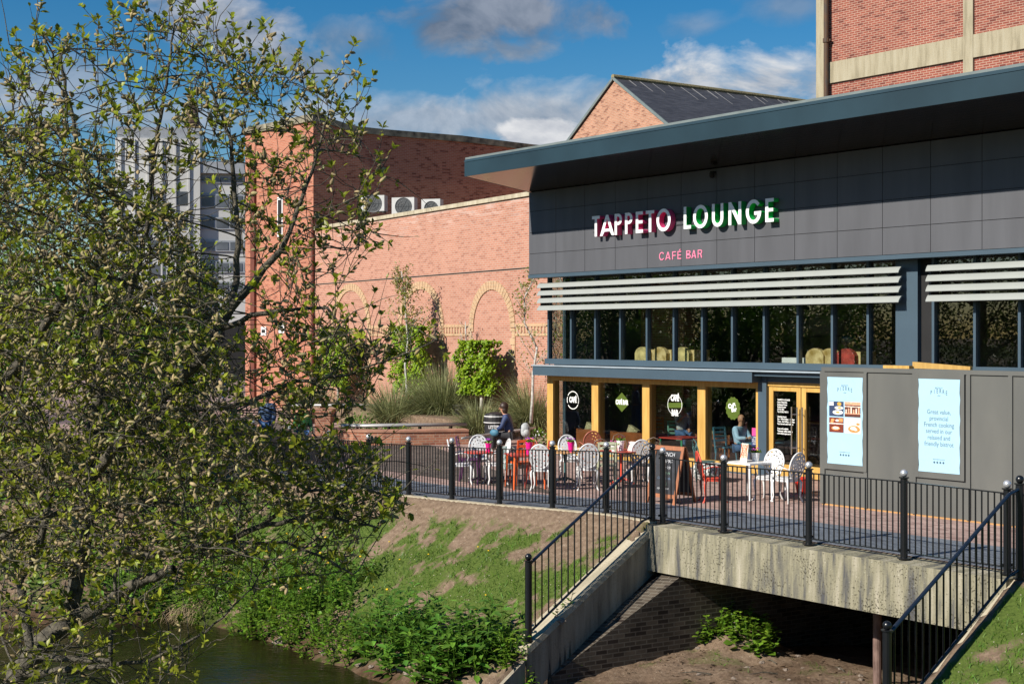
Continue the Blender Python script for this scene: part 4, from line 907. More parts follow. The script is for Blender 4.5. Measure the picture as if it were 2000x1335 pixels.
# ---------------------------------------------------------------- far grey office, spire, undercroft shade as a near-black block
M_OFF=mat('office_panel',(.52,.52,.51),.7,var=.12,scale=.3,stretch=(1,1,.2)); M_OFFD=mat('office_metal',(.28,.30,.33),.5); M_OFFW=mat('office_glass',(.09,.10,.115),.25,var=.5,scale=.4,spec=.5)
OD=98.; oo=at(225,657,OD); oo.z=0; ow=(530-225)/F*OD
OX=Vector((.985,.17,0)); OY=Vector((-.17,.985,0))
def OW(x,y,z): return oo+OX*x+OY*y+Vector((0,0,z))
def oz(y): return EYE+(657-y)/F*OD
def ox(x): return (x-225)/F*OD
of=thing('office_block','pale grey concrete office block with window bands beyond the willow','building',oo,world=True)
k=M(); k.box(0,ox(387),0,9,4.2,oz(268),OW); k.build('front_wall',M_OFF,of)
k=M(); k.box(.1,ox(386),.1,8.5,oz(268),oz(246),OW); k.build('mansard',M_OFFD,of)
k=M(); k.box(ox(387)+.01,ow+3,.6,9,4.2,oz(310),OW); k.build('wing_wall',M_OFF,of)
k=M(); k.box(ox(387),ow+3,.1,.6,oz(334),oz(311),OW); k.build('roof_edge',M_OFFD,of)
for y0,y1 in ((338,352),(374,402),(420,444),(466,488),(508,530),(548,566)):
    k=M(); k.box(ox(388),ow+3,.5,.605,oz(y1),oz(y0),OW); w_=k.build('window_band',M_OFFD,of)
    q=ox(390)
    while q<ow+2:
        k=M(); k.box(q,q+.85,.47,.499,oz(y1)+.12,oz(y0)-.12,OW); k.build('pane',M_OFFW,w_); q+=1.0
k=M()
q=.3
while q<ox(384): k.box(q,q+.12,-.12,-.001,5,oz(271),OW); q+=.95
k.build('fin',M_OFF,of)
for y0 in (372,420,468,516):
    q=.5; 
    while q<ox(370): k=M(); k.box(q,q+.72,-.05,-.002,oz(y0+26),oz(y0),OW); k.build('window',M_OFFW,of); q+=1.9
k=M(); k.box(0,ow+3,.8,9,0,4.19,OW); k.build('undercroft',M_DARK,of)  # solid block, shade of the covered space put in as near-black colour
so=at(375,657,140); so.z=0
sp=thing('church_spire','dark slender church spire with a cross above the grey office','spire',so,world=True)
zt=EYE+(657-186)/F*140; zb=EYE+(657-262)/F*140
k=M(); k.lathe(so,[(1.9,0),(1.9,zb-4),(1.35,zb-3.9),(.75,zb+1.5),(.12,zt)],8); k.build('spire',mat('spire_stone',(.10,.06,.045),.9,var=.4),sp)
k=M(); k.tube([so+Vector((0,0,zt-.1)),so+Vector((0,0,zt+2.2))],.05,6); k.cube(so+Vector((0,0,zt+1.5)),.7,.08,.08); k.build('finial_cross',M_DARK,sp)
# ---------------------------------------------------------------- garden between cafe and wall
MB_P2=MB_PLANT
def seg_wall(label,pts,h,th,capm):
    t=thing('planter_wall',label,'planter',pts[0],world=True); k=M(); c=M()
    nrmls=[]
    for i,p in enumerate(pts):
        d=(pts[min(i+1,len(pts)-1)]-pts[max(0,i-1)]).normalized(); nrmls.append(Vector((-d.y,d.x,0)))
    for i in range(len(pts)-1):
        a,b=pts[i],pts[i+1]; na,nb=nrmls[i]*th/2,nrmls[i+1]*th/2; H=Vector((0,0,h)); E_=Vector((0,0,.06))
        k.hexa([a-na,b-nb,b+nb,a+na,a-na+H,b-nb+H,b+nb+H,a+na+H]); na2,nb2=na*1.12,nb*1.12; H2=H+Vector((0,0,.003))
        c.hexa([a-na2+H2,b-nb2+H2,b+nb2+H2,a+na2+H2,a-na2+H2+E_,b-nb2+H2+E_,b+nb2+H2+E_,a+na2+H2+E_])
    k.build('brick_body',MB_P2,t); c.build('capping',capm,t); return t
M_CAP=mat('brick_cap',(.40,.20,.13),.8,var=.2)
def bez(pts,n=10):
    out=[]
    for i in range(n+1):
        t=i/n; q=list(pts)
        while len(q)>1: q=[q[j]*(1-t)+q[j+1]*t for j in range(len(q)-1)]
        out.append(q[0])
    return out
seg_wall('low curved brick planter wall in front of the round grass clump','x' and bez([G(650,862),G(680,872),G(800,868),G(912,866)],10),.38,.5,M_CAP)
seg_wall('low brick planter wall further back, half hidden by the willow',bez([G(580,828),G(640,822),G(760,822)],8),.45,.5,M_CAP)
k=M(); p=G(632,850); k.box(-.25,.25,-.25,.25,0,.75,lambda x,y,z:p+Vector((x,y,z))); k.box(-.29,.29,-.29,.29,.752,.83,lambda x,y,z:p+Vector((x,y,z))); tag(k.build('brick_pier',MB_P2),'small square brick pier at the left end of the planter','pier')
def rail_seat(label,p0,p1,z):
    t=thing('metal_bench',label,'bench',p0,world=True); d=(p1-p0); dn=d.normalized(); sd=Vector((-dn.y,dn.x,0))
    for j in range(4): k=M(); k.tube([p0+sd*(j*.11)+Vector((0,0,z)),p1+sd*(j*.11)+Vector((0,0,z))],.045,8); k.build('seat_tube',M_SLAT,t,smooth=True)
    n=4
    for i in range(n): q=p0+d*((i+.5)/n)+sd*.16; k=M(); k.hexa([q+dn*-.03+Vector((0,0,0)),q+dn*.03,q+dn*.03+sd*.05,q-dn*.03+sd*.05,q-dn*.03-sd*.16+Vector((0,0,z-.05)),q+dn*.03-sd*.16+Vector((0,0,z-.05)),q+dn*.03+sd*.2+Vector((0,0,z-.05)),q-dn*.03+sd*.2+Vector((0,0,z-.05))]); k.build('leg',M_BLACK,t)
    return t
rail_seat('long tubular steel bench over the planter beside the round grass clump',G(668,866),G(912,862),.52)
rail_seat('tubular steel bench further back behind the willow twigs',G(565,822),G(770,822),.6)
# curved slatted bench near the cafe
cb=thing('curved_bench','curved slatted metal bench in front of the litter bin','bench',G(960,890),world=True)
k=M(); pa=[]
for i in range(15):
    f=i/14; x=902+f*132; y=890-21*f; p=G(x,y); pa.append(p)
for j in range(8):
    k2=M(); k2.tube([p+Vector((.12,.5,0)).normalized()*(j*.11*(.45+.55*math.sin(min(1,(i+2)/12)*1.57)))+Vector((0,0,.47)) for i,p in enumerate(pa)],.03,6); k2.build('slat',M_SLAT,cb,smooth=True)
for i in (2,7,12): k=M(); k.tube([pa[i]+Vector((.06,.25,0)),pa[i]+Vector((.06,.25,.44))],.035,8); k.tube([pa[i]+Vector((0,0,.44)),pa[i]+Vector((.14,.6,.44))],.02,6); k.build('leg',M_BLACK,cb)
# litter bin
b0=G(968,868); bn=thing('litter_bin','black litter bin with white bands beside the seated woman','bin',b0)
k=M(); k.lathe((0,0,0),[(.30,0),(.33,.03),(.33,.62),(.35,.64),(.35,.80),(.30,.92),(.1,.97)],20); k.build('body',M_BINB,bn,smooth=False)
k=M(); k.lathe((0,0,.66),[(.356,0),(.356,.02)],20); k.lathe((0,0,.84),[(.345,0),(.340,.02)],20); k.build('band',M_WHITE,bn)
me=textmesh('LITTER',.13,.002,.8,.004); o=put(me,'lettering',Matrix.Translation((-.05,-.337,.5))@Matrix.Rotation(R(90),4,'X'),M_WHITE,bn)
# grey block wall low behind bin
k=M(); a,b=BW(1.5,.9,0),BW(5.6,.9,0); k.hexa([a,b,b+BN*.3,a+BN*.3,a+Vector((0,0,.9)),b+Vector((0,0,.9)),b+BN*.3+Vector((0,0,.9)),a+BN*.3+Vector((0,0,.9))]); tag(k.build('retaining_wall',brick('block_grey',(.23,.22,.20),(.17,.165,.155),(.08,.08,.075),w=.4,h=.1)),'low grey block wall behind the litter bin','wall')
k=M(); k.box(-1.5,13.,.05,2.6,0,.55,BW); struct(k.build('planting_bed',MG))
# pleached lime trees against the wall
def pleached(px,pxw,yt,yb,label,trunkpx):
    s,zt=bw(px,yt,.75); zb=bw(px,yb,.75)[1]; s0=bw(px-pxw/2,yt,.75)[0]; s1=bw(px+pxw/2,yt,.75)[0]; w=abs(s1-s0)*.70; base=BW(s,.75,.55)
    t=thing('pleached_tree',label,'tree',base,world=True,group='block clipped trees along the brick wall')
    k=M(); k.tube([base-Vector((0,0,.3)),base+Vector((.02,0,1.2)),base+Vector((0,0,zb-.3))],[.06,.05,.045],8); k.build('trunk',M_BARKP,t)
    n=5600; a=rng.uniform(-.5,.5,n)*w; b=rng.uniform(-.26,.26,n); c=rng.uniform(zb,zt,n); top_=rng.random(n)<.16; c=np.where(top_,zt-np.abs(rng.normal(0,.10,n)),c); a=a*np.where(c>zt-.25,.93,1.)*np.where(c<zb+.2,.9,1.); 
    shell=rng.random(n)<.75; b=np.where(shell,.24+rng.normal(0,.06,n),b)
    wob=.1*np.sin(a*7+c*3)+.09*np.sin(c*9+a*4); a=a*(1+.04*np.sin(c*6))
    P=np.stack([base.x+BV.x*a+BN.x*(b+wob),base.y+BV.y*a+BN.y*(b+wob),c],1)
    D=np.stack([rng.normal(0,.5,n)+BN.x*.6,rng.normal(0,.5,n)+BN.y*.6,rng.normal(-.55,.35,n)],1); Nn=np.stack([BN.x+rng.normal(0,.4,n),BN.y+rng.normal(0,.4,n),.6+rng.normal(0,.35,n)],1)
    leaves('crown',P,D,Nn,rng.uniform(.075,.13,n),rng.uniform(.06,.10,n),M_HEDGE,t)
    return t
pleached(940,92,664,768,'clipped lime block on a stem, nearest the cafe and unobstructed',936)
pleached(808,88,636,768,'clipped lime block behind the white birch stem, middle of three',800)
pleached(660,74,640,752,'clipped lime block half hidden by willow twigs, nearest the tower',650)
# birches
def birch(base,h,label,n=420,spread=.55,bare=.4,mt=None):
    t=thing('young_birch',label,'tree',base,world=True); k=M(); pts=[base+Vector((rnd.gauss(0,.03)*i,rnd.gauss(0,.02)*i,h*i/6)) for i in range(7)]
    k.tube(pts,[.05*(1-i/7.5)+.006 for i in range(7)],7); tips=[]
    for i in range(46):
        f=rnd.uniform(bare,.97); j=int(f*6); q=pts[j].lerp(pts[min(6,j+1)],f*6-j); a=rnd.uniform(0,6.28); l=spread*(1.15-f)*rnd.uniform(.7,1.5)+.12
        e=q+Vector((math.cos(a)*l,math.sin(a)*l,l*rnd.uniform(.8,1.6))); mid=q.lerp(e,.5)+Vector((math.cos(a)*.06,math.sin(a)*.06,0)); k.tube([q,mid,e],[.009,.006,.003],4)
        for g in range(5): tips.append(q.lerp(e,.3+.7*g/4)+Vector((rnd.gauss(0,.05),rnd.gauss(0,.05),rnd.gauss(0,.05))))
    k.build('trunk',M_BARKP,t,smooth=True); idx_=rng.integers(0,len(tips),n); P=np.array([tips[i] for i in idx_])+rng.normal(0,.07,(n,3)); D=rng.normal(0,1,(n,3)); D[:,2]-=.4
    leaves('crown',P,D,rng.normal(0,1,(n,3))+np.array([-.4,-.4,.5]),rng.uniform(.06,.105,n),rng.uniform(.045,.075,n),mt or M_BIRCH,t,simple=True); return t
p=BW(*[bw(793,700,1.25)[0],1.25,.5]); birch(p,bw(795,530,1.25)[1]-.5,'slender white stemmed birch in front of the middle clipped tree',1300,.75,.42)
p=BW(bw(1037,700,1.0)[0],1.0,.5); birch(p,bw(1040,545,1.)[1]-.3,'thin sparse birch against the brick beside the cafe corner',420,.62,.25)
p=BW(bw(912,700,.5)[0],.5,.5); birch(p,bw(905,628,.5)[1]-.5,'bare brown twiggy sapling behind the right clipped tree',40,.4,.45,M_CATK)
p=BW(bw(1098,700,-.0)[0]+0,1.2,.0); birch(W(-.9,-1.4,0),5.2,'birch seen through the glazed cafe corner',240,.5,.35)
# grasses
def pampas(c,r,h,n,label,zb=.0,name='ornamental_grass'):
    t=thing(name,label,'grass',c,world=True); a=rng.uniform(0,6.28,n); q=np.sqrt(rng.random(n))*r*.35; tl=rng.uniform(.05,.9,n)
    P=np.stack([c.x+np.cos(a)*q,c.y+np.sin(a)*q,np.full(n,c.z+zb)],1); D=np.stack([np.cos(a)*tl,np.sin(a)*tl,np.ones(n)],1)
    blades('foliage',P,D,h*rng.uniform(.75,1.5,n),rng.uniform(.018,.034,n),rng.uniform(.6,2.2,n),M_PAMPAS,t,6); return t
for x,y,r,h,n,l in ((866,838,1.1,1.75,3600,'large round clump of arching grass on the planter'),(1043,850,.9,1.5,2400,'arching grass clump between seated woman and cafe corner'),(985,835,.6,1.4,1300,'grass clump behind the litter bin'),(935,858,.6,1.,1300,'low grass clump left of the litter bin'),(770,838,.9,1.4,1200,'grey green grass clump left of the white birch stem'),(600,815,.9,1.4,900,'dusky grass clump below the drainpipe')):
    pampas(G(x,y),r,h,n,l)
def bush(c,r,n,m_,label,lf=.1,flat=.8,cat='shrub',name='shrub',fl=0):
    t=thing(name,label,cat,c,world=True); d=nrm(rng.normal(0,1,(n,3))); d[:,2]=np.abs(d[:,2]); q=r*rng.uniform(.45,1,n)**.5
    P=np.array(c)+d*q[:,None]*np.array([1,1,flat])+rng.normal(0,r*.08,(n,3)); D=d+rng.normal(0,.6,(n,3)); leaves('foliage',P,D,d+np.array([0,0,.6]),lf*rng.uniform(.7,1.3,n),lf*.6*rng.uniform(.7,1.3,n),m_,t)
    if fl:
        k=M()
        for i in range(fl): v=rng.normal(0,1,3); v[2]=abs(v[2]); v/=np.linalg.norm(v); k.ball(Vector(c)+Vector(v)*r*.95,.025,6)
        k.build('blossom',M_WHITE,t,uv=False)
    return t
bush(G(1052,868),.42,420,M_NETT2,'small white flecked shrub at the foot of the corner post',.07,1.1,fl=14)
bush(G(915,856),.5,420,M_HEDGE,'low bright green ground shrub beside the planter end',.07,.6)
bush(G(700,840),.7,500,M_NETTLE,'dark low shrub behind the left part of the planter',.1,.7)
bush(G(775,850),.6,400,M_NETTLE,'low green shrub under the tubular bench',.08,.5)
# ---------------------------------------------------------------- terrace furniture
def cmat(n,c,r=.4,v=.12): return mat(n,c,r,var=v,scale=9)
M_CW=cmat('chair_white',(.66,.66,.66),.4,.2); M_CR=cmat('chair_red',(.58,.07,.04)); M_CO=cmat('chair_orange',(.72,.13,.03)); M_CC=cmat('chair_coral',(.72,.20,.14)); M_CB=cmat('chair_rust',(.34,.10,.06)); M_CT=cmat('chair_teal',(.05,.13,.13)); M_CG=cmat('chair_cream',(.50,.52,.36)); M_CK=cmat('chair_bronze',(.16,.11,.08)); M_CP=cmat('chair_plum',(.09,.025,.09)); M_CBL=cmat('chair_blue',(.08,.25,.36))
M_MAG=cmat('pot_magenta',(.72,.01,.24),.3); M_POTW=cmat('pot_white',(.8,.8,.8),.35); M_REDP=cmat('pot_red',(.55,.03,.015),.35); M_TEALF=mat('fabric_teal',(.22,.36,.36),.8,var=.6,scale=16,col2=(.5,.56,.52))
M_TOPR=cmat('table_red',(.50,.055,.035),.35); M_TOPW=cmat('table_white',(.78,.78,.76),.35); M_TOPO=mat('table_wood',(.52,.30,.12),.5,var=.2,scale=3,stretch=(1,8,1)); M_GRN=cmat('table_green',(.03,.30,.14)); M_IRON=cmat('iron_dark',(.02,.02,.022),.5)
def ornate_chair(m,label):
    t=thing('ornate_chair',label,'chair',(0,0,0))
    k=M(); k.lathe((0,0,.43),[(.19,0),(.215,.004),(.215,.018),(.18,.026),(.02,.022)],22); k.lathe((0,0,.385),[(.185,0),(.20,.0),(.20,.044),(.185,.044)],22); k.build('seat',m,t)
    tilt=R(-12)
    def bk(x,z): # back plane, z measured from seat top
        return Vector((x,.20-math.sin(tilt)*z*1.0,.45+z*math.cos(tilt)))
    k=M(); cz=.235; rx,rz=.205,.245
    n=30; k.tube([bk(rx*math.cos(2*math.pi*i/n),cz+rz*math.sin(2*math.pi*i/n)) for i in range(n)],.015,7,closed=True)
    k.tube([Vector((-.15,.17,.44)),bk(-.17,.1)],.014,6); k.tube([Vector((.15,.17,.44)),bk(.17,.1)],.014,6); k.build('back_frame',m,t,smooth=True)
    k=M(); rr=[.0,.24,.33,.50,.60,.80,.89,.98]; seg=24
    for q in range(7):
        for j in range(seg):
            if q==1 and j%4==1: continue
            if q==3 and j%2==0: continue
            if q==5 and j%2==1: continue
            A=2*math.pi*j/seg; B=2*math.pi*(j+1)/seg; P=[]
            for rq,an in ((rr[q],A),(rr[q+1],A),(rr[q+1],B),(rr[q],B)): P.append(bk(rx*rq*math.cos(an),cz+rz*rq*math.sin(an)))
            if q==0: P=P[:3]
            k.prism(P,(0,.010,0))
    k.build('pierced_back',m,t,uv=False)
    for sx in (-1,1):
        for sy in (-1,1):
            k=M(); k.tube([Vector((sx*.14,sy*.14,.43)),Vector((sx*.185,sy*.185,.36)),Vector((sx*.175,sy*.18,.24)),Vector((sx*.165,sy*.17,.12)),Vector((sx*.19,sy*.2,.03)),Vector((sx*.215,sy*.225,.0))],[.026,.03,.023,.017,.016,.022],8); k.build('leg',m,t,smooth=True)
    k=M()
    for sx in (-1,1):
        k.tube([bk(sx*.19,.16),Vector((sx*.235,.05,.66)),Vector((sx*.235,-.09,.655)),Vector((sx*.21,-.13,.58)),Vector((sx*.185,-.09,.46))],.012,6)
    k.build('arm',m,t,smooth=True)
    return t
def wire_chair(m,label):
    t=thing('wire_chair',label,'chair',(0,0,0))
    k=M(); k.lathe((0,0,.44),[(.19,0),(.20,.004),(.20,.016),(.18,.02)],18); k.build('seat',m,t)
    k=M(); k.tube([(-.17,.16,0),(-.165,.19,.45),(-.17,.23,.72),(-.12,.26,.86),(0,.27,.91),(.12,.26,.86),(.17,.23,.72),(.165,.19,.45),(.17,.16,0)],.011,7)
    for sx in (-1,1):
        sp=[]
        for i in range(22): a=i/21*2.6*math.pi; r=.015+.05*(i/21); sp.append((sx*.07+sx*r*math.cos(a),.255,.74+r*math.sin(a)))
        k.tube(sp,.007,5); k.tube([(sx*.06,.25,.70),(sx*.04,.235,.6),(sx*.07,.20,.46)],.007,5)
    k.build('back_frame',m,t,smooth=True)
    for sx in (-1,1): k=M(); k.tube([(sx*.13,-.13,.44),(sx*.17,-.18,0)],.011,6); k.build('leg',m,t)
    return t
def slat_chair(m,label):
    t=thing('tall_chair',label,'chair',(0,0,0))
    k=M(); k.box(-.2,.2,-.2,.2,.44,.475); k.build('seat',m,t)
    k=M()
    for x in (-.17,.17): k.hexa([Vector((x-.018,.17,.3)),Vector((x+.018,.17,.3)),Vector((x+.018,.2,.3)),Vector((x-.018,.2,.3)),Vector((x-.018,.27,.93)),Vector((x+.018,.27,.93)),Vector((x+.018,.295,.93)),Vector((x-.018,.295,.93))])
    for z in (.58,.68,.78,.88): k.box(-.15,.15,.2+(z-.45)*.16,.222+(z-.45)*.16,z,z+.055)
    k.build('backrest',m,t)
    for sx in (-1,1):
        for sy in (-1,1): k=M(); k.tube([(sx*.16,sy*.16,.44),(sx*.185,sy*.21,0)],[.02,.014],7); k.build('leg',m,t)
    return t
UA=math.atan2(U.y,U.x)
white=ornate_chair(M_CW,'x'); used={}
def place(fn,m,px,py,yaw,label,group):
    key=(fn.__name__,m.name); loc=G(px,py)
    if key not in used:
        t=white if (fn is ornate_chair and m is M_CW) else fn(m,label); used[key]=t; t['label']=label; t.location=loc; t.rotation_euler=(0,0,yaw)
    else: t=dup(used[key],loc,yaw,label)
    t.scale=(1.04,1.04,1.06); t['group']=group; return t
GC='ornate white chairs on the cafe terrace'; GO_='coloured chairs on the cafe terrace'
# yaw 0: sitter faces -Y (towards the viewer), back of the chair away
Wc=[(902,946,R(95),'white ornate chair at the far left of the terrace tables'),(968,945,R(-75),'white ornate chair just left of the bench-side railing post'),(1058,957,R(170),'white ornate chair with its back to us beside the orange table'),(1115,936,R(15),'white ornate chair behind the magenta pot, facing us'),(1146,955,R(185),'white ornate chair with its back to us in front of a pot'),(1246,944,R(190),'white ornate chair nearest the left of the chalkboard'),(1500,976,R(-38),'white ornate chair right of the white table, pale cushion print'),(1537,980,R(-142),'white ornate chair nearest the grey hoarding and red pot')]
for x,y,a,l in Wc: place(ornate_chair,M_CW,x,y,a,l,GC)
place(slat_chair,M_CO,1018,946,R(200),'orange chair tucked behind the red table near the bench',GO_)
place(wire_chair,M_CC,1044,938,R(160),'coral pink wire chair behind the second magenta pot',GO_)
place(ornate_chair,M_CB,1152,920,R(190),'rust brown ornate chair close to the sofa window',GO_)
place(wire_chair,M_CK,1170,940,R(185),'bronze scroll backed wire chair under the left of the red topped table',GO_)
place(wire_chair,M_CK,1276,936,R(175),'bronze scroll backed wire chair just left of the chalkboard',GO_)
place(slat_chair,M_CG,1184,952,R(180),'cream green slatted chair beside the white pots',GO_)
place(ornate_chair,M_CR,1392,979,R(95),'red chair in side view left of the white table',GO_)
place(wire_chair,M_CT,1379,943,R(100),'dark teal wire chair standing against the oak window post',GO_)
place(slat_chair,M_CP,918,938,R(85),'plum coloured slatted chair at the leftmost table',GO_)
place(slat_chair,M_CR,1046,952,R(-90),'red slatted chair right of the orange and red table',GO_)
place(ornate_chair,M_CW,938,936,R(10),'white ornate chair behind the leftmost small table',GC)
place(wire_chair,M_CK,1218,930,R(20),'bronze scroll backed wire chair between the red table and the window',GO_)
place(wire_chair,M_IRON,1262,952,R(190),'black scroll backed wire chair at the foot of the sloping rail',GO_)
for x,y,l in ((1398,938,'black and white patterned pouf left of the red chair'),(1376,936,'black and white patterned pouf beside the teal wire chair')):
    pf=thing('patterned_pouf',l,'pouf',G(x,y)); k=M(); k.lathe((0,0,0),[(.2,0),(.25,.08),(.25,.3),(.2,.38),(.05,.4)],18); k.build('cushion_body',mat('pouf_print',(.015,.015,.015),.8,var=.0,scale=22,col2=(.75,.75,.72),detail=1),pf,smooth=True)
# teal patterned tub chair
tc=thing('tub_chair','teal patterned fabric chair between the railing post and orange chair','chair',G(1000,946),R(20)); k=M(); k.box(-.22,.22,-.2,.2,.36,.46); k.build('seat',M_TEALF,tc)
k=M(); k.hexa([Vector(p) for p in ((-.23,.16,.36),(.23,.16,.36),(.23,.22,.36),(-.23,.22,.36),(-.23,.25,.82),(.23,.25,.82),(.23,.30,.80),(-.23,.30,.80))]); k.build('backrest',M_TEALF,tc)
for sx in (-1,1):
    for sy in (-1,1): k=M(); k.tube([(sx*.18,sy*.16,.36),(sx*.2,sy*.19,0)],[.02,.013],7); k.build('leg',M_CW,tc)
def table(px,py,label,mt,ml,h=.72,r=.36,square=False,rz=0,ped=True):
    t=thing('cafe_table',label,'table',G(px,py),rz)
    k=M()
    if square: k.box(-r,r,-r,r,h-.03,h)
    else: k.lathe((0,0,h-.03),[(r*.97,0),(r,.006),(r,.024),(r*.98,.03)],28)
    k.build('table_top',mt,t)
    if ped:
        k=M(); k.lathe((0,0,.06),[(.05,0),(.035,.1),(.03,.4),(.05,h-.12),(.12,h-.091)],12); k.build('pedestal',ml,t,smooth=True)
        for q in range(3): a=q*2.094+.4; k=M(); k.tube([(0,0,.14),(math.cos(a)*.16,math.sin(a)*.16,.08),(math.cos(a)*.3,math.sin(a)*.3,.012)],[.028,.022,.018],7); k.build('foot',ml,t)
    else:
        for sx in (-1,1):
            for sy in (-1,1): k=M(); k.tube([(sx*(r-.05),sy*(r-.05),h-.03),(sx*(r-.02),sy*(r-.02),0)],[.028,.02],8); k.build('leg',ml,t)
    return t
T1=table(936,944,'small table with red edge beside the leftmost white chairs',M_TOPR,M_CP,.70,.34)
T2=table(1026,952,'red table with orange legs carrying a magenta pot',M_TOPR,M_CO,.72,.36,True,R(15),False)
T3=table(1104,944,'wood topped table with teal iron legs carrying a magenta pot',M_TOPO,M_CT,.70,.36,False,0,True)
T4=table(1214,944,'long red topped table with two white flower pots',M_TOPR,M_CR,.72,.40,True,UA,True)
T5=table(1462,972,'white table with lattice menu and white flower pot',M_TOPW,M_CW,.72,.36,True,UA,False)
def pot(tb,dx,dy,h,r,m,label,fl=(.35,.05,.4),grp='flower pots on the terrace tables',plant=True):
    zt=tb.location.z+(.72 if tb not in (T1,T3) else .70); t=thing('flower_pot',label,'flower pot',tb.location+Vector((dx,dy,zt-tb.location.z)),group=grp)
    k=M(); k.lathe((0,0,0),[(r*.72,0),(r,h*.92),(r*1.06,h*.93),(r*1.06,h),(r*.9,h),(r*.88,h*.85)],14); k.build('pot',m,t)
    n=46; P=np.stack([rng.normal(0,r*.5,n),rng.normal(0,r*.5,n),np.full(n,h*.95)],1); D=np.stack([rng.normal(0,.7,n),rng.normal(0,.7,n),np.ones(n)],1); leaves('foliage',P,D,rng.normal(0,1,(n,3))+np.array([0,-.5,.7]),rng.uniform(.05,.10,n),.035,M_NETT2,t,simple=True)
    mf=mat('petal',fl,.6)
    for i in range(5): k=M(); k.ball((rnd.gauss(0,r*.6),rnd.gauss(0,r*.6),h+.05+rnd.random()*.05),.024,6,(1,1,.6)); k.build('flower',mf,t,uv=False)
    return t
pot(T1,.2,-.05,.19,.065,M_MAG,'magenta pot on the leftmost terrace table'); pot(T2,.08,-.1,.26,.075,M_MAG,'tall magenta pot of flowers on the red and orange table'); pot(T3,.12,-.12,.22,.075,M_MAG,'magenta pot of purple flowers in front of the white chair backs')
pot(T4,-.18,-.22,.13,.07,M_POTW,'short white pot with pink flowers behind a railing ball',(.6,.12,.35)); pot(T4,-.02,.02,.22,.085,M_POTW,'tall white tapered pot on the red table',(.12,.02,.03)); pot(T5,.16,.12,.17,.085,M_POTW,'white pot with purple and pink flowers on the white table',(.5,.06,.35))
pot(T4,.55,.3,.1,.06,M_MAG,'small magenta pot just above the chalkboard',(.5,.05,.4)) if False else None
# menus
mn=thing('menu_card','orange lattice patterned menu card standing on the white table','menu',T5.location+Vector((-.10,.0,.72)),UA-.2)
k=M(); k.hexa([Vector(p) for p in ((-.11,-.006,0),(.11,-.006,0),(.11,.006,0),(-.11,.006,0),(-.11,.04,.36),(.11,.04,.36),(.11,.052,.36),(-.11,.052,.36))]); k.build('card',cmat('card_cream',(.75,.66,.55)),mn)
k=M()
for i in range(-4,6):
    for sg_ in (1,-1):
        a=(i*.055-.03,0.0) ; pts=[]
        for z in (0.08,.34):
            x=i*.055+sg_*(z-.2)*.55
            pts.append((max(-.105,min(.105,x)),-.008+z*.128,z))
        if abs(pts[0][0]-pts[1][0])>.03: k.tube(pts,.006,4)
k.build('lattice_print',cmat('card_orange',(.72,.16,.06)),mn,uv=False)
m2=thing('menu_card','pale pink menu folded upright on the red table','menu',T4.location+Vector((.22,.0,.72)),UA); k=M(); k.hexa([Vector(p) for p in ((-.1,-.05,0),(.1,-.05,0),(.1,-.04,0),(-.1,-.04,0),(-.1,0,.2),(.1,0,.2),(.1,.008,.2),(-.1,.008,.2))]); k.build('card',cmat('card_pink',(.75,.55,.5)),m2)
# chalkboard A-frame
p0=G(1310,980); ab_=thing('chalkboard','brown framed A-board chalkboard behind the corner railing post','chalkboard',p0,UA+.12)
M_CHF=mat('chalk_frame',(.30,.10,.035),.5,var=.25,scale=4,stretch=(5,5,1)); M_SLT=mat('chalk_black',(.02,.022,.028),.8,var=.5,scale=5)
def leaf_board(sg_):
    def f(x,z,d=0): return Vector((x,sg_*(-.34+.30*z/1.12)-sg_*d,z*.97))
    k=M()
    for x0,x1,z0_,z1_ in ((-.36,-.30,0,1.12),(.30,.36,0,1.12),(-.30,.30,1.04,1.12),(-.30,.30,.12,.19)):
        P=[f(x0,z0_),f(x1,z0_),f(x1,z0_,-.035),f(x0,z0_,-.035),f(x0,z1_),f(x1,z1_),f(x1,z1_,-.035),f(x0,z1_,-.035)]
        k.hexa(P if sg_>0 else [P[1],P[0],P[3],P[2],P[5],P[4],P[7],P[6]])
    fr_=k.build('frame',M_CHF,ab_)
    k=M(); P=[f(-.30,.19,-.022),f(.30,.19,-.022),f(.30,.19,-.03),f(-.30,.19,-.03),f(-.30,1.04,-.022),f(.30,1.04,-.022),f(.30,1.04,-.03),f(-.30,1.04,-.03)]
    k.hexa(P if sg_>0 else [P[1],P[0],P[3],P[2],P[5],P[4],P[7],P[6]]); bd=k.build('board',M_SLT,ab_)
    if sg_>0:
        mc=mat('chalk_white',(.55,.56,.58),.9); mcg=mat('chalk_green',(.2,.33,.25),.9); mcb=mat('chalk_blue',(.15,.22,.33),.9)
        a=math.atan2(.30/1.12*1,.97)
        mx=lambda z: Matrix.Translation(f(0,z,-.015))@Matrix.Rotation(R(90)-a,4,'X')
        for t_,z,sz,mm in (('LUNCH',.92,.11,mc),('TAPAS',.79,.10,mc),('3 for 9.95',.67,.08,mc),('Burgers',.57,.085,mcg),('Coffee & cake',.47,.07,mcb),('all day',.38,.08,mcg),('open till late',.28,.065,mc)):
            put(textmesh(t_,sz,.001,.85),'chalk_lettering',mx(z),mm,ab_)
leaf_board(1); leaf_board(-1)
# red bucket pot by the door, chequered cushion stool, floor pots
p=G(1568,963); rb=thing('bucket_pot','red tapered bucket pot on the paving beside the hoarding','bucket',p); k=M(); k.lathe((0,0,0),[(.12,0),(.185,.30),(.20,.30),(.20,.325),(.17,.325),(.16,.27)],20); k.build('bucket',M_REDP,rb); k=M(); k.lathe((0,0,.262),[(.158,0),(.15,.012)],16); k.build('soil',mat('pot_soil',(.04,.03,.02),.9),rb)
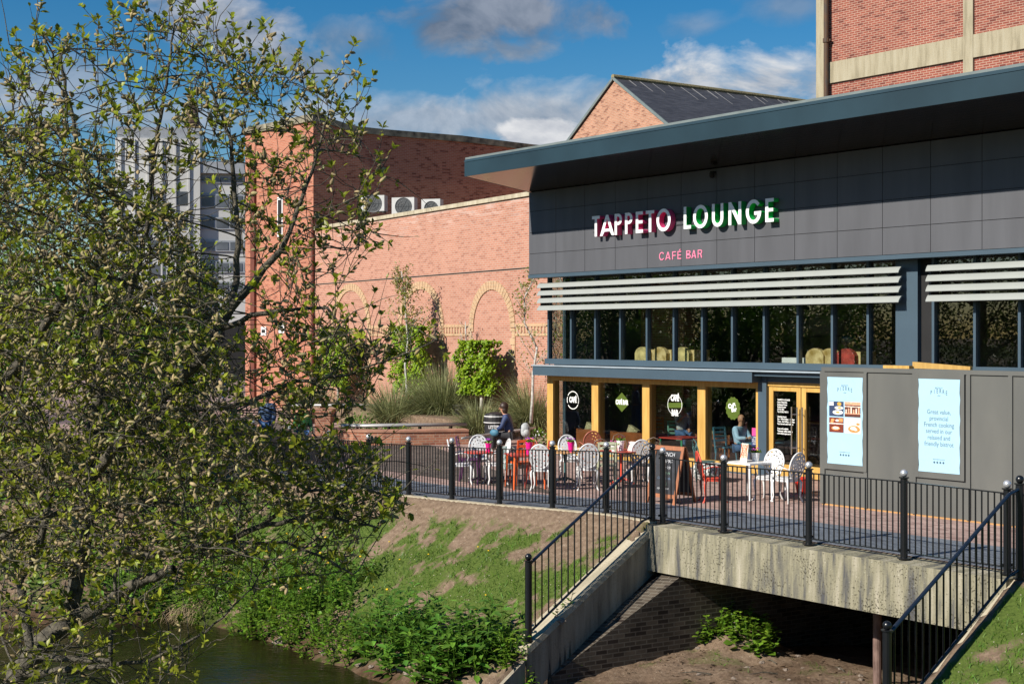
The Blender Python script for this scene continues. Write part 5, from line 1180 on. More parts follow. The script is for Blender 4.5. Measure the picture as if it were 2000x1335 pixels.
# ---------------------------------------------------------------- cafe interior things
def IW(px,py,t): 
    s,_=fac(px,py,t); return W(s,t,.05)
def local(o): o.rotation_euler=(0,0,UA); return o
M_SOFA=mat('sofa_leather',(.24,.075,.02),.4,var=.25,scale=3)
def sofa(s,t,w,label,rz=0):
    o=thing('leather_sofa',label,'sofa',W(s,t,.05),UA+rz,group='tan leather sofas inside the window')
    k=M(); k.box(-w/2,w/2,-.4,.3,.12,.36); k.build('seat',M_SOFA,o)
    k=M(); n=10; pts=[(-w/2+w*i/n,.62+.05*math.sin(math.pi*i/n)+(.05 if i in(0,n) else 0)) for i in range(n+1)]
    k.prism([Vector((x,-.30,z)) for x,z in [(-w/2,.1)]+pts+[(w/2,.1)]][::-1],(0,-.16,0)); k.build('backrest',M_SOFA,o)
    for sx in (-1,1): k=M(); k.box(sx*w/2-.07,sx*w/2+.07,-.29,.3,.1,.56); k.build('arm',M_SOFA,o)
    k=M(); k.cube((-.2,-.2,.66),.36,.1,.26,Matrix.Rotation(.4,3,'Y')); k.build('cushion',mat('cushion_print',(.35,.30,.12),.8,var=.7,scale=14,col2=(.55,.5,.3)),o)
    return o
sofa(1.35,-.75,1.0,'tan leather sofa behind the left window bay'); sofa(2.95,-.8,1.6,'tan leather sofa behind the second window bay'); sofa(4.5,-1.9,.9,'tan leather armchair behind the round window sticker',.5)
gt=table(1330,905,'green painted table with red top inside the third window bay',M_TOPR,M_GRN,.62,.42,True,UA,False); gt.location=W(*fac(1331,860,-.7)[:1],-.7,.05)
for i,(px,py,t,m_,l) in enumerate(((1418,860,-.75,M_CBL,'blue slatted chair behind the seated bald man'),(1322,850,-1.6,mat('chair_mint',(.2,.42,.33),.5),'mint green chair at the inside table'),(1288,850,-2.4,M_CO,'orange chair deep inside the cafe'))):
    c=slat_chair(m_,l); c.location=IW(px,py,t); c.rotation_euler=(0,0,UA+(R(80) if i==0 else R(60))); c['group']='chairs inside the cafe'
wt=table(1330,905,'blue edged table in front of the seated bald man',M_CBL,M_IRON,.62,.4,True,UA,True); wt.location=W(fac(1485,880,-.9)[0],-.9,.05)
k=M(); k.box(5.2,9.2,-4.4,-3.9,.05,.95,W); ct=thing('bar_counter','dark bar counter at the back of the cafe','counter',W(7,-4.2,.05),world=True); k.build('counter_body',mat('bar_wood',(.06,.035,.02),.5),ct); k=M(); k.box(5.1,9.25,-4.5,-3.85,.951,1.0,W); k.build('counter_top',M_TOPO,ct)
for i in range(7): 
    k=M(); b=W(5.5+i*.5,-4.2,1.0); k.lathe(b,[(.04,0),(.04,.18),(.015,.24),(.015,.3)],10); tag(k.build('bottle',mat('bottle_%d'%i,((.3,.2,.02),(.02,.1,.03),(.4,.4,.35))[i%3],.1)),'bottle on the bar counter inside the cafe','bottle','bottles on the bar counter')
# framed mirror & hanging frame inside
k=M(); s=fac(1243,790,-1.6)[0]; 
# upstairs armchairs with patchwork fabric
M_PY=mat('fabric_yellow',(.66,.42,.10),.8,var=.5,scale=6,col2=(.8,.62,.32)); M_PG=mat('fabric_sage',(.62,.50,.22),.8,var=.4,scale=5); M_PR=mat('fabric_red',(.42,.05,.04),.8,var=.4,scale=5)
def armchair(px,t,m1,m2,label,h=.47,w=.5):
    s=fac(px,690,t)[0]; o=thing('armchair',label,'armchair',W(s,t,2.45),UA,group='patchwork armchairs behind the upper windows')
    k=M(); n=10; pr=[(-w/2,.05)]+[(-w/2+w*i/n,h-.14+.16*math.sin(math.pi*i/n)**.6) for i in range(n+1)]+[(w/2,.05)]
    k.prism([Vector((x,-.26,z)) for x,z in pr][::-1],(0,-.12,0)); k.build('backrest',m1,o)
    for sx in (-1,1): k=M(); k.box(sx*w/2-.06,sx*w/2+.06,-.25,.3,.05,.42); k.build('arm',m2,o)
    k=M(); k.box(-w/2+.06,w/2-.06,-.25,.3,.05,.3); k.build('seat',m2,o)
    return o
for px,t,a,b,l in ((1274,-.6,M_PG,M_PY,'sage and yellow armchair, leftmost behind the upper windows'),(1308,-.65,M_PY,M_PY,'yellow patched armchair beside the sage one upstairs'),(1352,-.75,M_PG,M_PY,'pale armchair third from the left upstairs'),(1612,-.55,M_PY,M_PR,'red and cream armchair above the doors'),(1640,-.6,M_PY,M_PY,'cream armchair behind the thin white glazing bar'),(1672,-.6,M_PR,M_PY,'deep red armchair nearest the blue column upstairs')): armchair(px,t,a,b,l)
k=M(); s0=fac(1527,715,-.2)[0]; s1=fac(1604,715,-.2)[0]; k.box(s0,s1,-.5,-.2,2.601,2.72,W); tag(k.build('display_ledge',M_WHITE),'white ledge box inside the upper window above the doors','ledge')
for px,py,t,r,mm,l in ((1582,635,-2.6,.55,mat('lamp_shade_grey',(.07,.065,.06),.7),'large grey drum pendant lamp in the upper room, left of the pair'),(1630,632,-2.2,.6,bpy.data.materials['lamp_shade_grey'] if 'lamp_shade_grey' in bpy.data.materials else None,'large grey drum pendant lamp in the upper room, right of the pair'),(1660,662,-.9,.2,M_BLACK,'glossy black globe pendant in the upper window')):
    s,z=fac(px,py,t); o=thing('pendant_lamp',l,'lamp',W(s,t,z),group='pendant lamps upstairs'); k=M()
    if r>.3: k.lathe((0,0,-.3),[(r*.2,0),(r*.8,.03),(r,.25),(r,.4),(r*.8,.58),(r*.2,.62)],24)
    else: k.ball((0,0,0),r,18)
    k.build('shade',mm or M_SOFF,o,smooth=True); k=M(); k.tube([(0,0,.2),(0,0,4.82-z)],.012,6); k.build('flex',M_BLACK,o)
# ---------------------------------------------------------------- people
M_SKIN=mat('skin',(.52,.27,.17),.55,var=.06)
def skin(nodes,edges,m,name,par,lv=2,root=0):
    """grow one continuous surface over a little skeleton; nodes: (x,y,z,r)"""
    me=bpy.data.meshes.new('s'); me.from_pydata([n[:3] for n in nodes],edges,[]); o=bpy.data.objects.new('s',me); COL.objects.link(o)
    sm=o.modifiers.new('k','SKIN'); sm.use_smooth_shade=True
    if not me.skin_vertices: 
        bm=bmesh.new(); bm.from_mesh(me); bm.verts.layers.skin.verify(); bm.to_mesh(me); bm.free()
    for i,sv in enumerate(me.skin_vertices[0].data):
        r=nodes[i][3]; sv.radius=(r,nodes[i][4]) if len(nodes[i])>4 else (r,r); sv.use_root=(i==root)
    sb=o.modifiers.new('u','SUBSURF'); sb.levels=lv; sb.render_levels=lv
    r=bpy.data.meshes.new_from_object(o.evaluated_get(bpy.context.evaluated_depsgraph_get())); bpy.data.objects.remove(o); bpy.data.meshes.remove(me)
    r.materials.clear(); r.materials.append(m); r.name=name
    for p in r.polygons: p.use_smooth=True
    q=bpy.data.objects.new(name,r); COL.objects.link(q); q.parent=par; return q
def hand(k,w,d,up):
    """palm, four bent fingers and a side thumb, as one shell list"""
    w=Vector(w); d=Vector(d).normalized(); up=Vector(up).normalized(); sd=d.cross(up).normalized()
    k.ball(w+d*.045,.045,8,(1,1,1)); 
    for i,l in enumerate((.062,.072,.068,.052)):
        b=w+d*.075+sd*(.027-.018*i); k.tube([b,b+d*l*.5,b+d*l*.8-up*l*.35,b+d*l*.85-up*l*.65],[.0095,.009,.008,.006],6)
    b=w+d*.03+sd*.035; k.tube([b,b+sd*.03+d*.03,b+sd*.035+d*.062-up*.01],[.011,.0095,.007],6)
def person(label,loc,rz,J,shirt,trouser,hair,scale=1.,bald=False,long=False,shoe=None,short=False):
    """J: joint dict in metres, facing -Y"""
    t=thing('person',label,'person',loc,rz); t.scale=(scale,)*3
    V_=lambda k_: Vector(J[k_])
    H=V_('head'); n=[]; e=[]
    def add(k_,r,r2=None):
        n.append((*J[k_],r) if r2 is None else (*J[k_],r,r2)); return len(n)-1
    pel=add('pel',.125,.10); sp=add('spi',.12,.095); ch=add('che',.145,.10); nk=add('nec',.055)
    e+=[(pel,sp),(sp,ch),(ch,nk)]
    for s in 'LR':
        sh=add('sho'+s,.058); el=add('elb'+s,.04); wr=add('wri'+s,.028); hp=add('hip'+s,.085); kn=add('kne'+s,.058); an=add('ank'+s,.04); to=add('toe'+s,.036)
        e+=[(ch,sh),(sh,el),(el,wr),(pel,hp),(hp,kn),(kn,an),(an,to)]
    hd=len(n); f=Vector(J.get('face',(0,-1,0))).normalized(); n.append((*(H-f*.0+Vector((0,0,-.045))),.072,.08)); n.append((*(H+Vector((0,0,.05))-f*.012),.084,.095)); e+=[(nk,hd),(hd,hd+1)]
    body=skin(n,e,M_SKIN,'body',t)
    # face, ears and hands joined to the body surface
    k=M(); sd=f.cross(Vector((0,0,1))).normalized()
    k.ball(H+Vector((0,0,.028))-f*.012,.104,14,(.84,.98,1.14),Matrix.Rotation(math.atan2(f.x,-f.y),3,'Z')); k.tube([H+f*.085+Vector((0,0,.015)),H+f*.108+Vector((0,0,-.02))],[.008,.015],6)
    for sg_ in (1,-1): k.ball(H+sd*sg_*.086-f*.0+Vector((0,0,-.005)),.026,8,(.45,.8,1.2))
    for s in 'LR':
        w=V_('wri'+s); d=(w-V_('elb'+s)); hand(k,w,d,Vector((0,0,1)) if abs(d.normalized().z)<.8 else Vector((0,1,0)))
    hm=k.mesh('h',M_SKIN,True); bm=bmesh.new(); bm.from_mesh(body.data); bm.from_mesh(hm); bm.to_mesh(body.data); bm.free(); bpy.data.meshes.remove(hm)
    k=M()
    for sg_ in (1,-1): k.ball(H+f*.082+sd*sg_*.032+Vector((0,0,.018)),.011,6)
    k.build('eye',M_DARK,t,uv=False)
    k=M(); k.tube([H+f*.088+sd*.025+Vector((0,0,-.052)),H+f*.093+Vector((0,0,-.054)),H+f*.088-sd*.025+Vector((0,0,-.052))],.006,5); k.build('mouth',mat('lip',(.35,.12,.1),.6),t,uv=False)
    # clothes: shells grown a little larger over the same joints
    n=[];e=[]
    pel=add('pel',.160,.135); sp=add('spi',.162,.135); ch=add('che',.195,.15); nk=len(n); n.append((*(V_('che')*.12+V_('nec')*.88),.082)); e+=[(pel,sp),(sp,ch),(ch,nk)]
    for s in 'LR':
        sh=add('sho'+s,.088); el=add('elb'+s,.066); e+=[(ch,sh),(sh,el)]
        if not short: w=len(n); n.append((*(V_('elb'+s).lerp(V_('wri'+s),.86)),.046)); e.append((el,w))
    skin(n,e,shirt,'jacket' if not short else 'shirt',t)
    n=[];e=[]; pel=add('pel',.143,.118); 
    for s in 'LR':
        hp=add('hip'+s,.105); kn=add('kne'+s,.077); an=len(n); n.append((*(V_('kne'+s).lerp(V_('ank'+s),.93)),.058)); e+=[(pel,hp),(hp,kn),(kn,an)]
    skin(n,e,trouser,'trousers',t)
    for s in 'LR':
        k=M(); a=V_('ank'+s); b=V_('toe'+s); k.tube([a+Vector((0,0,.02)),a.lerp(b,.5)+Vector((0,0,-.005)),b,b+(b-a).normalized()*.05],[.055,.053,.047,.02],10); k.build('shoe',shoe or M_BLACK,t,smooth=True)
    if not bald:
        k=M(); k.ball(H+Vector((0,0,.05))-f*.035,.124,14,(.92,1.0,1.02)); 
        if long: k.ball(H+Vector((0,0,-.04))-f*.06,.108,12,(1.0,.8,1.2))
        k.build('hair',hair,t,smooth=True,uv=False)
    return t
def SIT(lean=0.,arm='lap'):
    J=dict(pel=(0,0,.54),spi=(0,.01-lean*.1,.74),che=(0,-lean*.22,.95),nec=(0,-lean*.32,1.10),head=(0,-.03-lean*.42,1.25))
    for s,x in (('L',1),('R',-1)):
        J['sho'+s]=(x*.185,-lean*.22,1.02); J['hip'+s]=(x*.10,-.03,.52); J['kne'+s]=(x*.12,-.45,.52); J['ank'+s]=(x*.12,-.46,.09); J['toe'+s]=(x*.13,-.6,.04)
        J['elb'+s]=(x*.24,-.08-lean*.25,.76); J['wri'+s]=(x*.10,-.30-lean*.2,.66)
    if arm=='table':
        for s,x in (('L',1),('R',-1)): J['elb'+s]=(x*.23,-.16,.78); J['wri'+s]=(x*.09,-.38,.80)
    if arm=='raise': J['elbR']=(-.22,-.22,.86); J['wriR']=(-.12,-.42,1.04)
    return J
def STAND(step=.18,h=1.):
    J=dict(pel=(0,0,.95),spi=(0,0,1.13),che=(0,-.01,1.33),nec=(0,-.015,1.48),head=(0,-.03,1.62))
    for s,x in (('L',1),('R',-1)):
        st=step*x; J['sho'+s]=(x*.18,0,1.40); J['elb'+s]=(x*.24,.06*-x*.5,1.12); J['wri'+s]=(x*.24,-.1-.08*x,.90)
        J['hip'+s]=(x*.095,0,.90); J['kne'+s]=(x*.10,-st*.5-.03,.49); J['ank'+s]=(x*.10,-st+.03,.09); J['toe'+s]=(x*.11,-st-.12,.04)
    return J
M_NAVY=mat('coat_navy',(.02,.04,.12),.65,var=.3,scale=5); M_BLKT=mat('trouser_black',(.02,.02,.024),.8); M_HB=mat('hair_brown',(.035,.017,.010),.5,var=.4,scale=20); M_SKYB=mat('shirt_skyblue',(.42,.63,.86),.7,var=.12,scale=5); M_JEAN=mat('jeans',(.05,.12,.27),.8,var=.25,scale=6); M_GREYS=mat('shirt_grey',(.52,.54,.55),.75,var=.12); M_HG=mat('hair_dark',(.02,.015,.012),.6)
# woman on the curved bench: side view, facing left
wp=G(996,887); 
pw=person('person in a navy coat with short dark hair sitting beside the litter bin',wp,R(-100),SIT(.4),M_NAVY,M_BLKT,M_HB,1.0,long=True); 
bg=thing('backpack','light grey backpack standing on the bench behind the woman in navy','backpack',wp+Vector((.42,.1,.47)),R(20)); k=M(); k.ball((0,0,.19),.2,14,(.72,.55,1.0)); k.ball((0,-.03,.1),.15,12,(.9,.75,.7)); k.build('bag_body',mat('bag_grey',(.36,.38,.39),.8,var=.2,scale=7),bg); k=M(); k.ball((0,-.1,.13),.09,12,(.95,.5,.9)); k.build('front_pocket',mat('bag_pale',(.5,.52,.52),.8),bg)
for sx in (-1,1): k=M(); k.tube([(sx*.07,.06,.40),(sx*.09,.16,.30),(sx*.08,.09,.08)],.014,6); k.build('strap',M_BLACK,bg)
hb=thing('handbag','teal blue handbag held in the lap of the woman in navy','handbag',wp+Vector((-.42,-.12,.52)),R(-30)); k=M(); k.ball((0,0,.08),.13,12,(1.1,.6,.75)); k.build('pouch',mat('bag_teal',(.05,.17,.26),.6),hb,smooth=True); k=M(); k.tube([(-.09,0,.14),(0,0,.30),(.09,0,.14)],.01,6); k.build('strap',mat('bag_strap',(.4,.42,.42),.6),hb)
# bald man in the window, facing right
mp_=W(fac(1444,880,-.62)[0],-.62,.05)
person('bald person in a light blue shirt sitting in profile behind the window',mp_,UA+R(90),SIT(.12,'table'),M_SKYB,M_JEAN,M_HG,.92,bald=True)
person('person in a pale grey shirt raising a forearm deeper inside the cafe',W(fac(1331,850,-1.7)[0],-1.7,.2),UA+R(70),SIT(.1,'raise'),M_GREYS,M_JEAN,M_HG,.9,short=True)
# people in the street beyond
for px,py,rz,sc,sh,tr,l,kid in ((436,783,R(160),1.0,mat('coat_lilac',(.42,.46,.66),.7),M_JEAN,'person in a pale lilac coat walking away in the far street',0),(408,785,R(170),.97,mat('coat_beige',(.5,.42,.3),.7),mat('trouser_beige',(.3,.25,.19),.8),'person in a beige coat walking in the far street',0),(390,784,R(20),1.0,mat('top_white',(.7,.7,.7),.7),M_BLKT,'person in a white top at the left of the far street group',0),(381,780,R(200),1.03,mat('coat_slate',(.05,.08,.14),.7),M_BLKT,'person in a dark slate coat at the edge of the undercroft',0)):
    person(l,G(px,py),rz,STAND(),sh,tr,M_HB,sc,long=(px>400))
pb=thing('shoulder_bag','purple shoulder bag carried by the person in lilac','bag',G(430,783)+Vector((.05,-.25,.72))); k=M(); k.ball((0,0,.15),.16,10,(.7,.45,1.2)); k.build('pouch',mat('bag_purple',(.22,.02,.28),.6),pb,smooth=True); k=M(); k.tube([(0,0,.32),(.03,.08,.72),(.0,.18,.74)],.016,6); k.build('strap',bpy.data.materials['bag_purple'],pb)
M_GRJ=mat('jacket_green',(.05,.14,.05),.7,var=.4,scale=4,col2=(.12,.42,.1))
person('person in a green jacket walking behind the long black railing',G(591,905),R(30),STAND(.2),M_GRJ,M_JEAN,M_HB,.86)
person('person in blue seen through the willow behind the railing',G(522,893),R(-20),STAND(.15),mat('jacket_blue',(.04,.08,.17),.7),M_JEAN,mat('hair_grey',(.3,.25,.2),.7),.98)
# ---------------------------------------------------------------- goat willow in the foreground
def inpoly(x,y,P):
    c=False; j=len(P)-1
    for i in range(len(P)):
        if (P[i][1]>y)!=(P[j][1]>y) and x<(P[j][0]-P[i][0])*(y-P[i][1])/(P[j][1]-P[i][1])+P[i][0]: c=not c
        j=i
    return c
ZONES=[([(-120,250),(120,235),(250,340),(340,400),(380,470),(430,600),(470,760),(520,900),(500,1010),(420,1090),(250,1120),(-120,1150)],3000,7.6,11.6,1.),
 ([(-60,330),(20,40),(60,15),(130,70),(200,70),(300,15),(400,0),(420,90),(460,90),(500,200),(430,330),(340,400),(250,340),(120,300)],210,8.2,10.2,.7),
 ([(400,200),(520,120),(640,140),(700,210),(740,290),(770,350),(730,400),(740,490),(690,560),(600,600),(520,560),(430,420)],200,8.2,10.2,.8),
 ([(520,600),(700,640),(760,700),(740,780),(700,830),(560,860),(480,760)],150,8.,10.,.7),
 ([(740,690),(872,652),(850,680),(760,740)],12,8.6,9.2,.1),
 ([(520,860),(720,870),(780,960),(800,1000),(740,1030),(680,1060),(560,1020),(480,950)],260,8.,10.,.9),
 ([(300,1050),(560,1050),(770,1110),(700,1130),(480,1180),(300,1170),(-60,1180),(-60,1400),(330,1400),(420,1250),(300,1180)],300,8.,10.,.35)]
att=[];aq=[];az_=[]
for ZI,(P,nn,d0,d1,q) in enumerate(ZONES):
    xs=[p[0] for p in P]; ys=[p[1] for p in P]; c=0
    while c<nn:
        x=rnd.uniform(min(xs),max(xs)); y=rnd.uniform(min(ys),max(ys))
        if inpoly(x,y,P): att.append(at(x,y,rnd.uniform(d0,d1))); aq.append(q); az_.append(ZI); c+=1
LIMBS=[ # sighted limbs (px,py,distance,radius); first point joins what is already there
 [(-20,1500,9.6,.085),(36,1317,9.5,.08),(80,1258,9.45,.075),(118,1225,9.4,.07),(147,1205,9.4,.062),(220,1171,9.3,.05),(252,1146,9.2,.04),(340,1110,9.1,.03)],
 [(118,1225,9.4,.06),(140,1180,9.45,.055),(152,1120,9.5,.055),(168,1040,9.5,.053),(172,940,9.6,.05),(178,860,9.6,.047),(200,730,9.7,.042),(190,640,9.7,.038),(180,560,9.7,.033),(196,490,9.7,.028),(207,440,9.7,.024),(156,300,9.7,.016),(114,99,9.7,.010),(69,51,9.7,.007)],
 [(172,940,9.6,.04),(230,870,9.3,.045),(300,790,9.,.045),(345,751,8.9,.042),(375,718,8.85,.04),(411,679,8.8,.037),(429,640,8.8,.034),(450,604,8.8,.032),(480,568,8.8,.028),(516,526,8.8,.024),(549,490,8.8,.020),(564,455,8.8,.016),(600,360,8.8,.012),(640,230,8.8,.007)],
 [(450,604,8.8,.024),(462,550,8.9,.022),(465,460,8.9,.019),(459,390,9.,.016),(450,270,9.,.013),(420,195,9.1,.010),(399,110,9.1,.007)],
 [(429,640,8.8,.02),(492,617,8.7,.017),(552,605,8.7,.013),(640,600,8.7,.010),(700,690,8.7,.006)],
 [(200,730,9.7,.03),(260,560,9.5,.022),(290,430,9.4,.018),(300,300,9.4,.014),(324,165,9.4,.010),(341,40,9.4,.006)],
 [(-40,800,9.2,.04),(0,757,9.2,.038),(54,685,9.2,.034),(90,631,9.2,.03),(140,570,9.2,.024),(230,470,9.2,.016),(300,400,9.2,.01)],
 [(-40,1075,8.6,.02),(0,1050,8.6,.019),(60,1016,8.6,.018),(132,994,8.6,.017),(220,984,8.6,.014),(300,980,8.6,.011),(349,984,8.6,.008)],
 [(168,1040,9.5,.03),(280,1085,9.2,.028),(400,1067,9.,.025),(439,1055,8.9,.022),(505,1028,8.8,.018),(580,1013,8.7,.014),(652,1010,8.7,.011),(740,1030,8.7,.007)],
 [(439,1055,8.9,.014),(560,1060,8.8,.010),(640,1090,8.8,.008),(690,1120,8.8,.005)],
 [(505,1028,8.8,.012),(600,960,8.6,.009),(700,950,8.6,.007),(800,985,8.6,.004)],
 [(300,790,9.,.025),(380,800,8.8,.02),(470,790,8.7,.016),(580,745,8.6,.012),(680,730,8.6,.008),(760,700,8.6,.005),(850,665,8.6,.003)],
 [(118,1225,9.4,.03),(60,1280,9.,.026),(215,1290,8.8,.016),(220,1200,8.8,.014),(228,1110,8.8,.011)],
 [(36,1317,9.5,.03),(200,1300,9.0,.016),(290,1290,8.9,.012),(400,1235,8.9,.007),(470,1170,8.9,.004)],
 [(-40,1210,9.,.03),(40,1130,9.2,.03),(80,1060,9.3,.026),(100,960,9.3,.022),(60,850,9.3,.016),(30,700,9.3,.01)]]
NP=[];NPar=[];NR=[]
def addn(p,par,r): NP.append(p.copy()); NPar.append(par); NR.append(r); return len(NP)-1
for li,L_ in enumerate(LIMBS):
    pts=[(at(x,y,d),r) for x,y,d,r in L_]
    par=-1
    if li and NP:
        best=min(range(len(NP)),key=lambda i:(NP[i]-pts[0][0]).length)
        if (NP[best]-pts[0][0]).length<.5: par=best
    prev=None
    for (p,r) in pts:
        if prev is None:
            if par<0: par=addn(p,-1,r)
            prev=(NP[par],r); continue
        q,rq=prev; n=max(1,int((p-q).length/.07))
        for j in range(1,n+1):
            f=j/n; w=Vector((rnd.gauss(0,.004),rnd.gauss(0,.006),rnd.gauss(0,.004))); par=addn(q.lerp(p,f)+w,par,rq+(r-rq)*f)
        prev=(p,r)
nlimb=len(NP)
alive=list(range(len(att))); parent_of={}
STEP=.075
for it in range(70):
    kd=KDTree(len(NP)); 
    for i,p in enumerate(NP): kd.insert(p,i)
    kd.balance(); pull={}; nxt=[]
    for a in alive:
        p,i,d=kd.find(att[a])
        if d<.10: parent_of[a]=i; continue
        nxt.append(a)
        if d<1.1: pull.setdefault(i,[]).append(a)
    alive=nxt
    if not pull: break
    for i,L_ in pull.items():
        v=Vector()
        for a in L_: v+=(att[a]-NP[i]).normalized()
        if NPar[i]>=0: v+=(NP[i]-NP[NPar[i]]).normalized()*.45*len(L_)**.5
        v+=Vector((rnd.gauss(0,.25),rnd.gauss(0,.25),rnd.gauss(.3,.25)))
        if v.length<1e-4: continue
        addn(NP[i]+v.normalized()*STEP,i,0)
    if len(NP)>21000: break
for a in alive:
    p,i,d=kd.find(att[a]); parent_of[a]=i
# radii from the tips inwards
K=len(NP); ch=[[] for _ in range(K)]
for i,p in enumerate(NPar):
    if p>=0: ch[p].append(i)
acc=[0.]*K
for i in range(K-1,-1,-1):
    s=sum(acc[c] for c in ch[i]); acc[i]=max(s,.0026**2.35)
rad=[max(min(acc[i]**(1/2.35),.03 if i>=nlimb else .2),NR[i]) for i in range(K)]
for i in range(K):
    if i<nlimb: rad[i]=max(NR[i],min(rad[i],NR[i]*1.35+.002))
    elif NPar[i]>=0: rad[i]=min(rad[i],rad[NPar[i]])
wt_=thing('goat_willow','large goat willow with tan catkins and young leaves filling the left foreground','tree',at(-20,1500,9.6),world=True)
km=M(); seen=[False]*K
for i in range(K):
    if NPar[i]>=0 and len(ch[NPar[i]])>=1 and ch[NPar[i]][0]==i and not (NPar[i]<nlimb<=i): continue
    # start of a chain
    chain=[i] if NPar[i]<0 else [NPar[i],i]; r_=[rad[i]] if NPar[i]<0 else [min(rad[NPar[i]],rad[i]*1.15),rad[i]]
    j=i
    while ch[j]:
        c=ch[j][0]
        if j<nlimb<=c: break
        chain.append(c); r_.append(rad[c]); j=c
    if len(chain)<2: continue
    km.tube([NP[q] for q in chain],r_,7 if max(r_)>.012 else 4,cap=False)
# shoots with rosettes of leaves and catkins
LS=[];LP=[];LD=[];LN=[];CP=[];CD=[]
sunv=Vector((-.71,-.44,.55))
for a,p in enumerate(att):
    i=parent_of[a]; q=NP[i]; out=(p-q); 
    if NPar[i]>=0: out+= (q-NP[NPar[i]]).normalized()*.05
    if out.length<1e-3: out=Vector((0,0,.1))
    d=(out.normalized()*.6+Vector((rnd.gauss(0,.35),rnd.gauss(0,.35),rnd.gauss(.55,.35)))).normalized()
    wand=az_[a] in (1,2,3) and rnd.random()<.6
    if wand: d=(out.normalized()*.35+Vector((rnd.gauss(0,.22),rnd.gauss(0,.2),1.))).normalized()
    l=rnd.uniform(.3,.75) if wand else rnd.uniform(.09,.24); e=p+d*l*.5; mid=q.lerp(e,.5)+Vector((rnd.gauss(0,.012),rnd.gauss(0,.012),rnd.gauss(0,.012)))
    km.tube([q,mid,e],[.0034,.0027,.0016],4,cap=False)
    o1=d.orthogonal().normalized(); o2=d.cross(o1); ph=rnd.uniform(0,6.28)
    if rnd.random()<.34:   # bare arching twigs between the leafy shoots
        v=(d*.5+Vector((rnd.gauss(0,.7),rnd.gauss(0,.7),rnd.gauss(.2,.6)))).normalized(); w=q.copy(); tp=[w.copy()]; ll=rnd.uniform(.2,.6)
        for g in range(5): v=(v+Vector((rnd.gauss(0,.2),rnd.gauss(0,.2),rnd.gauss(-.02,.2)))).normalized(); w=w+v*ll/5; tp.append(w.copy())
        km.tube(tp,[.004,.0036,.0032,.0027,.0021,.0013],4,cap=False); LS.append(.8); LP.append(w); LD.append(v); LN.append(Vector((0,-.3,1)))
    nl=rnd.choice((3,4,4,5,5,6))
    for g in range(nl):
        an=ph+g*2.4; v=(d*rnd.uniform(.5,1.1)+(o1*math.cos(an)+o2*math.sin(an))*rnd.uniform(.5,1.)).normalized()
        LS.append(.82 if az_[a]==0 else 1.); LP.append(e-d*rnd.uniform(0,.02)); LD.append(v); LN.append((d*.8-v*.2+Vector((0,0,.3))))
    for f in ((.2,.35,.5,.62,.74,.85,.93) if wand else (.35,.6,.8)):
        if rnd.random()<.45:
            b=q.lerp(e,f)
            for g in range(rnd.choice((1,2,3))): v=(Vector((rnd.gauss(0,1),rnd.gauss(0,1),rnd.gauss(.5,.7))).normalized()); LS.append(.78 if az_[a]==0 else .95); LP.append(b); LD.append(v); LN.append(Vector((rnd.gauss(0,.6),rnd.gauss(0,.6),1)))
    for g in range((rnd.choice((1,2,2,3,4))+(2 if wand else 0)) if rnd.random()<aq[a] else 0):
        b=q.lerp(e,rnd.uniform(.05,.85)); CP.append(b); CD.append(Vector((rnd.gauss(0,1),rnd.gauss(0,1),rnd.gauss(.35,.7))).normalized())
km.build('branches',M_BARK,wt_,smooth=True,uv=False)
n=len(LP); leaves('foliage',np.array(LP),np.array(LD),np.array(LN),rng.uniform(.026,.074,n)*np.array(LS),rng.uniform(.016,.034,n)*np.array(LS),M_LEAF,wt_)
# catkins: bent fuzzy ellipsoids
def catkins(name,P,D,m,par):
    P=np.array(P); D=nrm(np.array(D)); k=len(P); up=rng.normal(0,1,(k,3)); B=nrm(np.cross(D,up)); C=np.cross(D,B); L_=rng.uniform(.032,.06,k); R_=rng.uniform(.0075,.0125,k); bend=rng.uniform(-.012,.022,k)
    rings=[(0,.35),(.15,.8),(.4,1.),(.7,.9),(.92,.5),(1,.1)]; V=[]
    for f,r in rings:
        cen=P+D*(L_*f)[:,None]+C*(bend*f*f)[:,None]
        for j in range(6): a=2*math.pi*j/6; V.append(cen+(B*math.cos(a)+C*math.sin(a))*(R_*r)[:,None]*rng.uniform(.85,1.15,(k,1)))
    V=np.stack(V,1); b=(np.arange(k)*len(rings)*6)[:,None]; Fa=[]
    for i in range(len(rings)-1):
        for j in range(6): Fa.append(b+np.array([i*6+j,i*6+(j+1)%6,(i+1)*6+(j+1)%6,(i+1)*6+j]))
    return npmesh(name,V.reshape(-1,3),[np.concatenate(Fa)],m,par,smooth=True)
catkins('catkins',CP,CD,M_CATK,wt_)
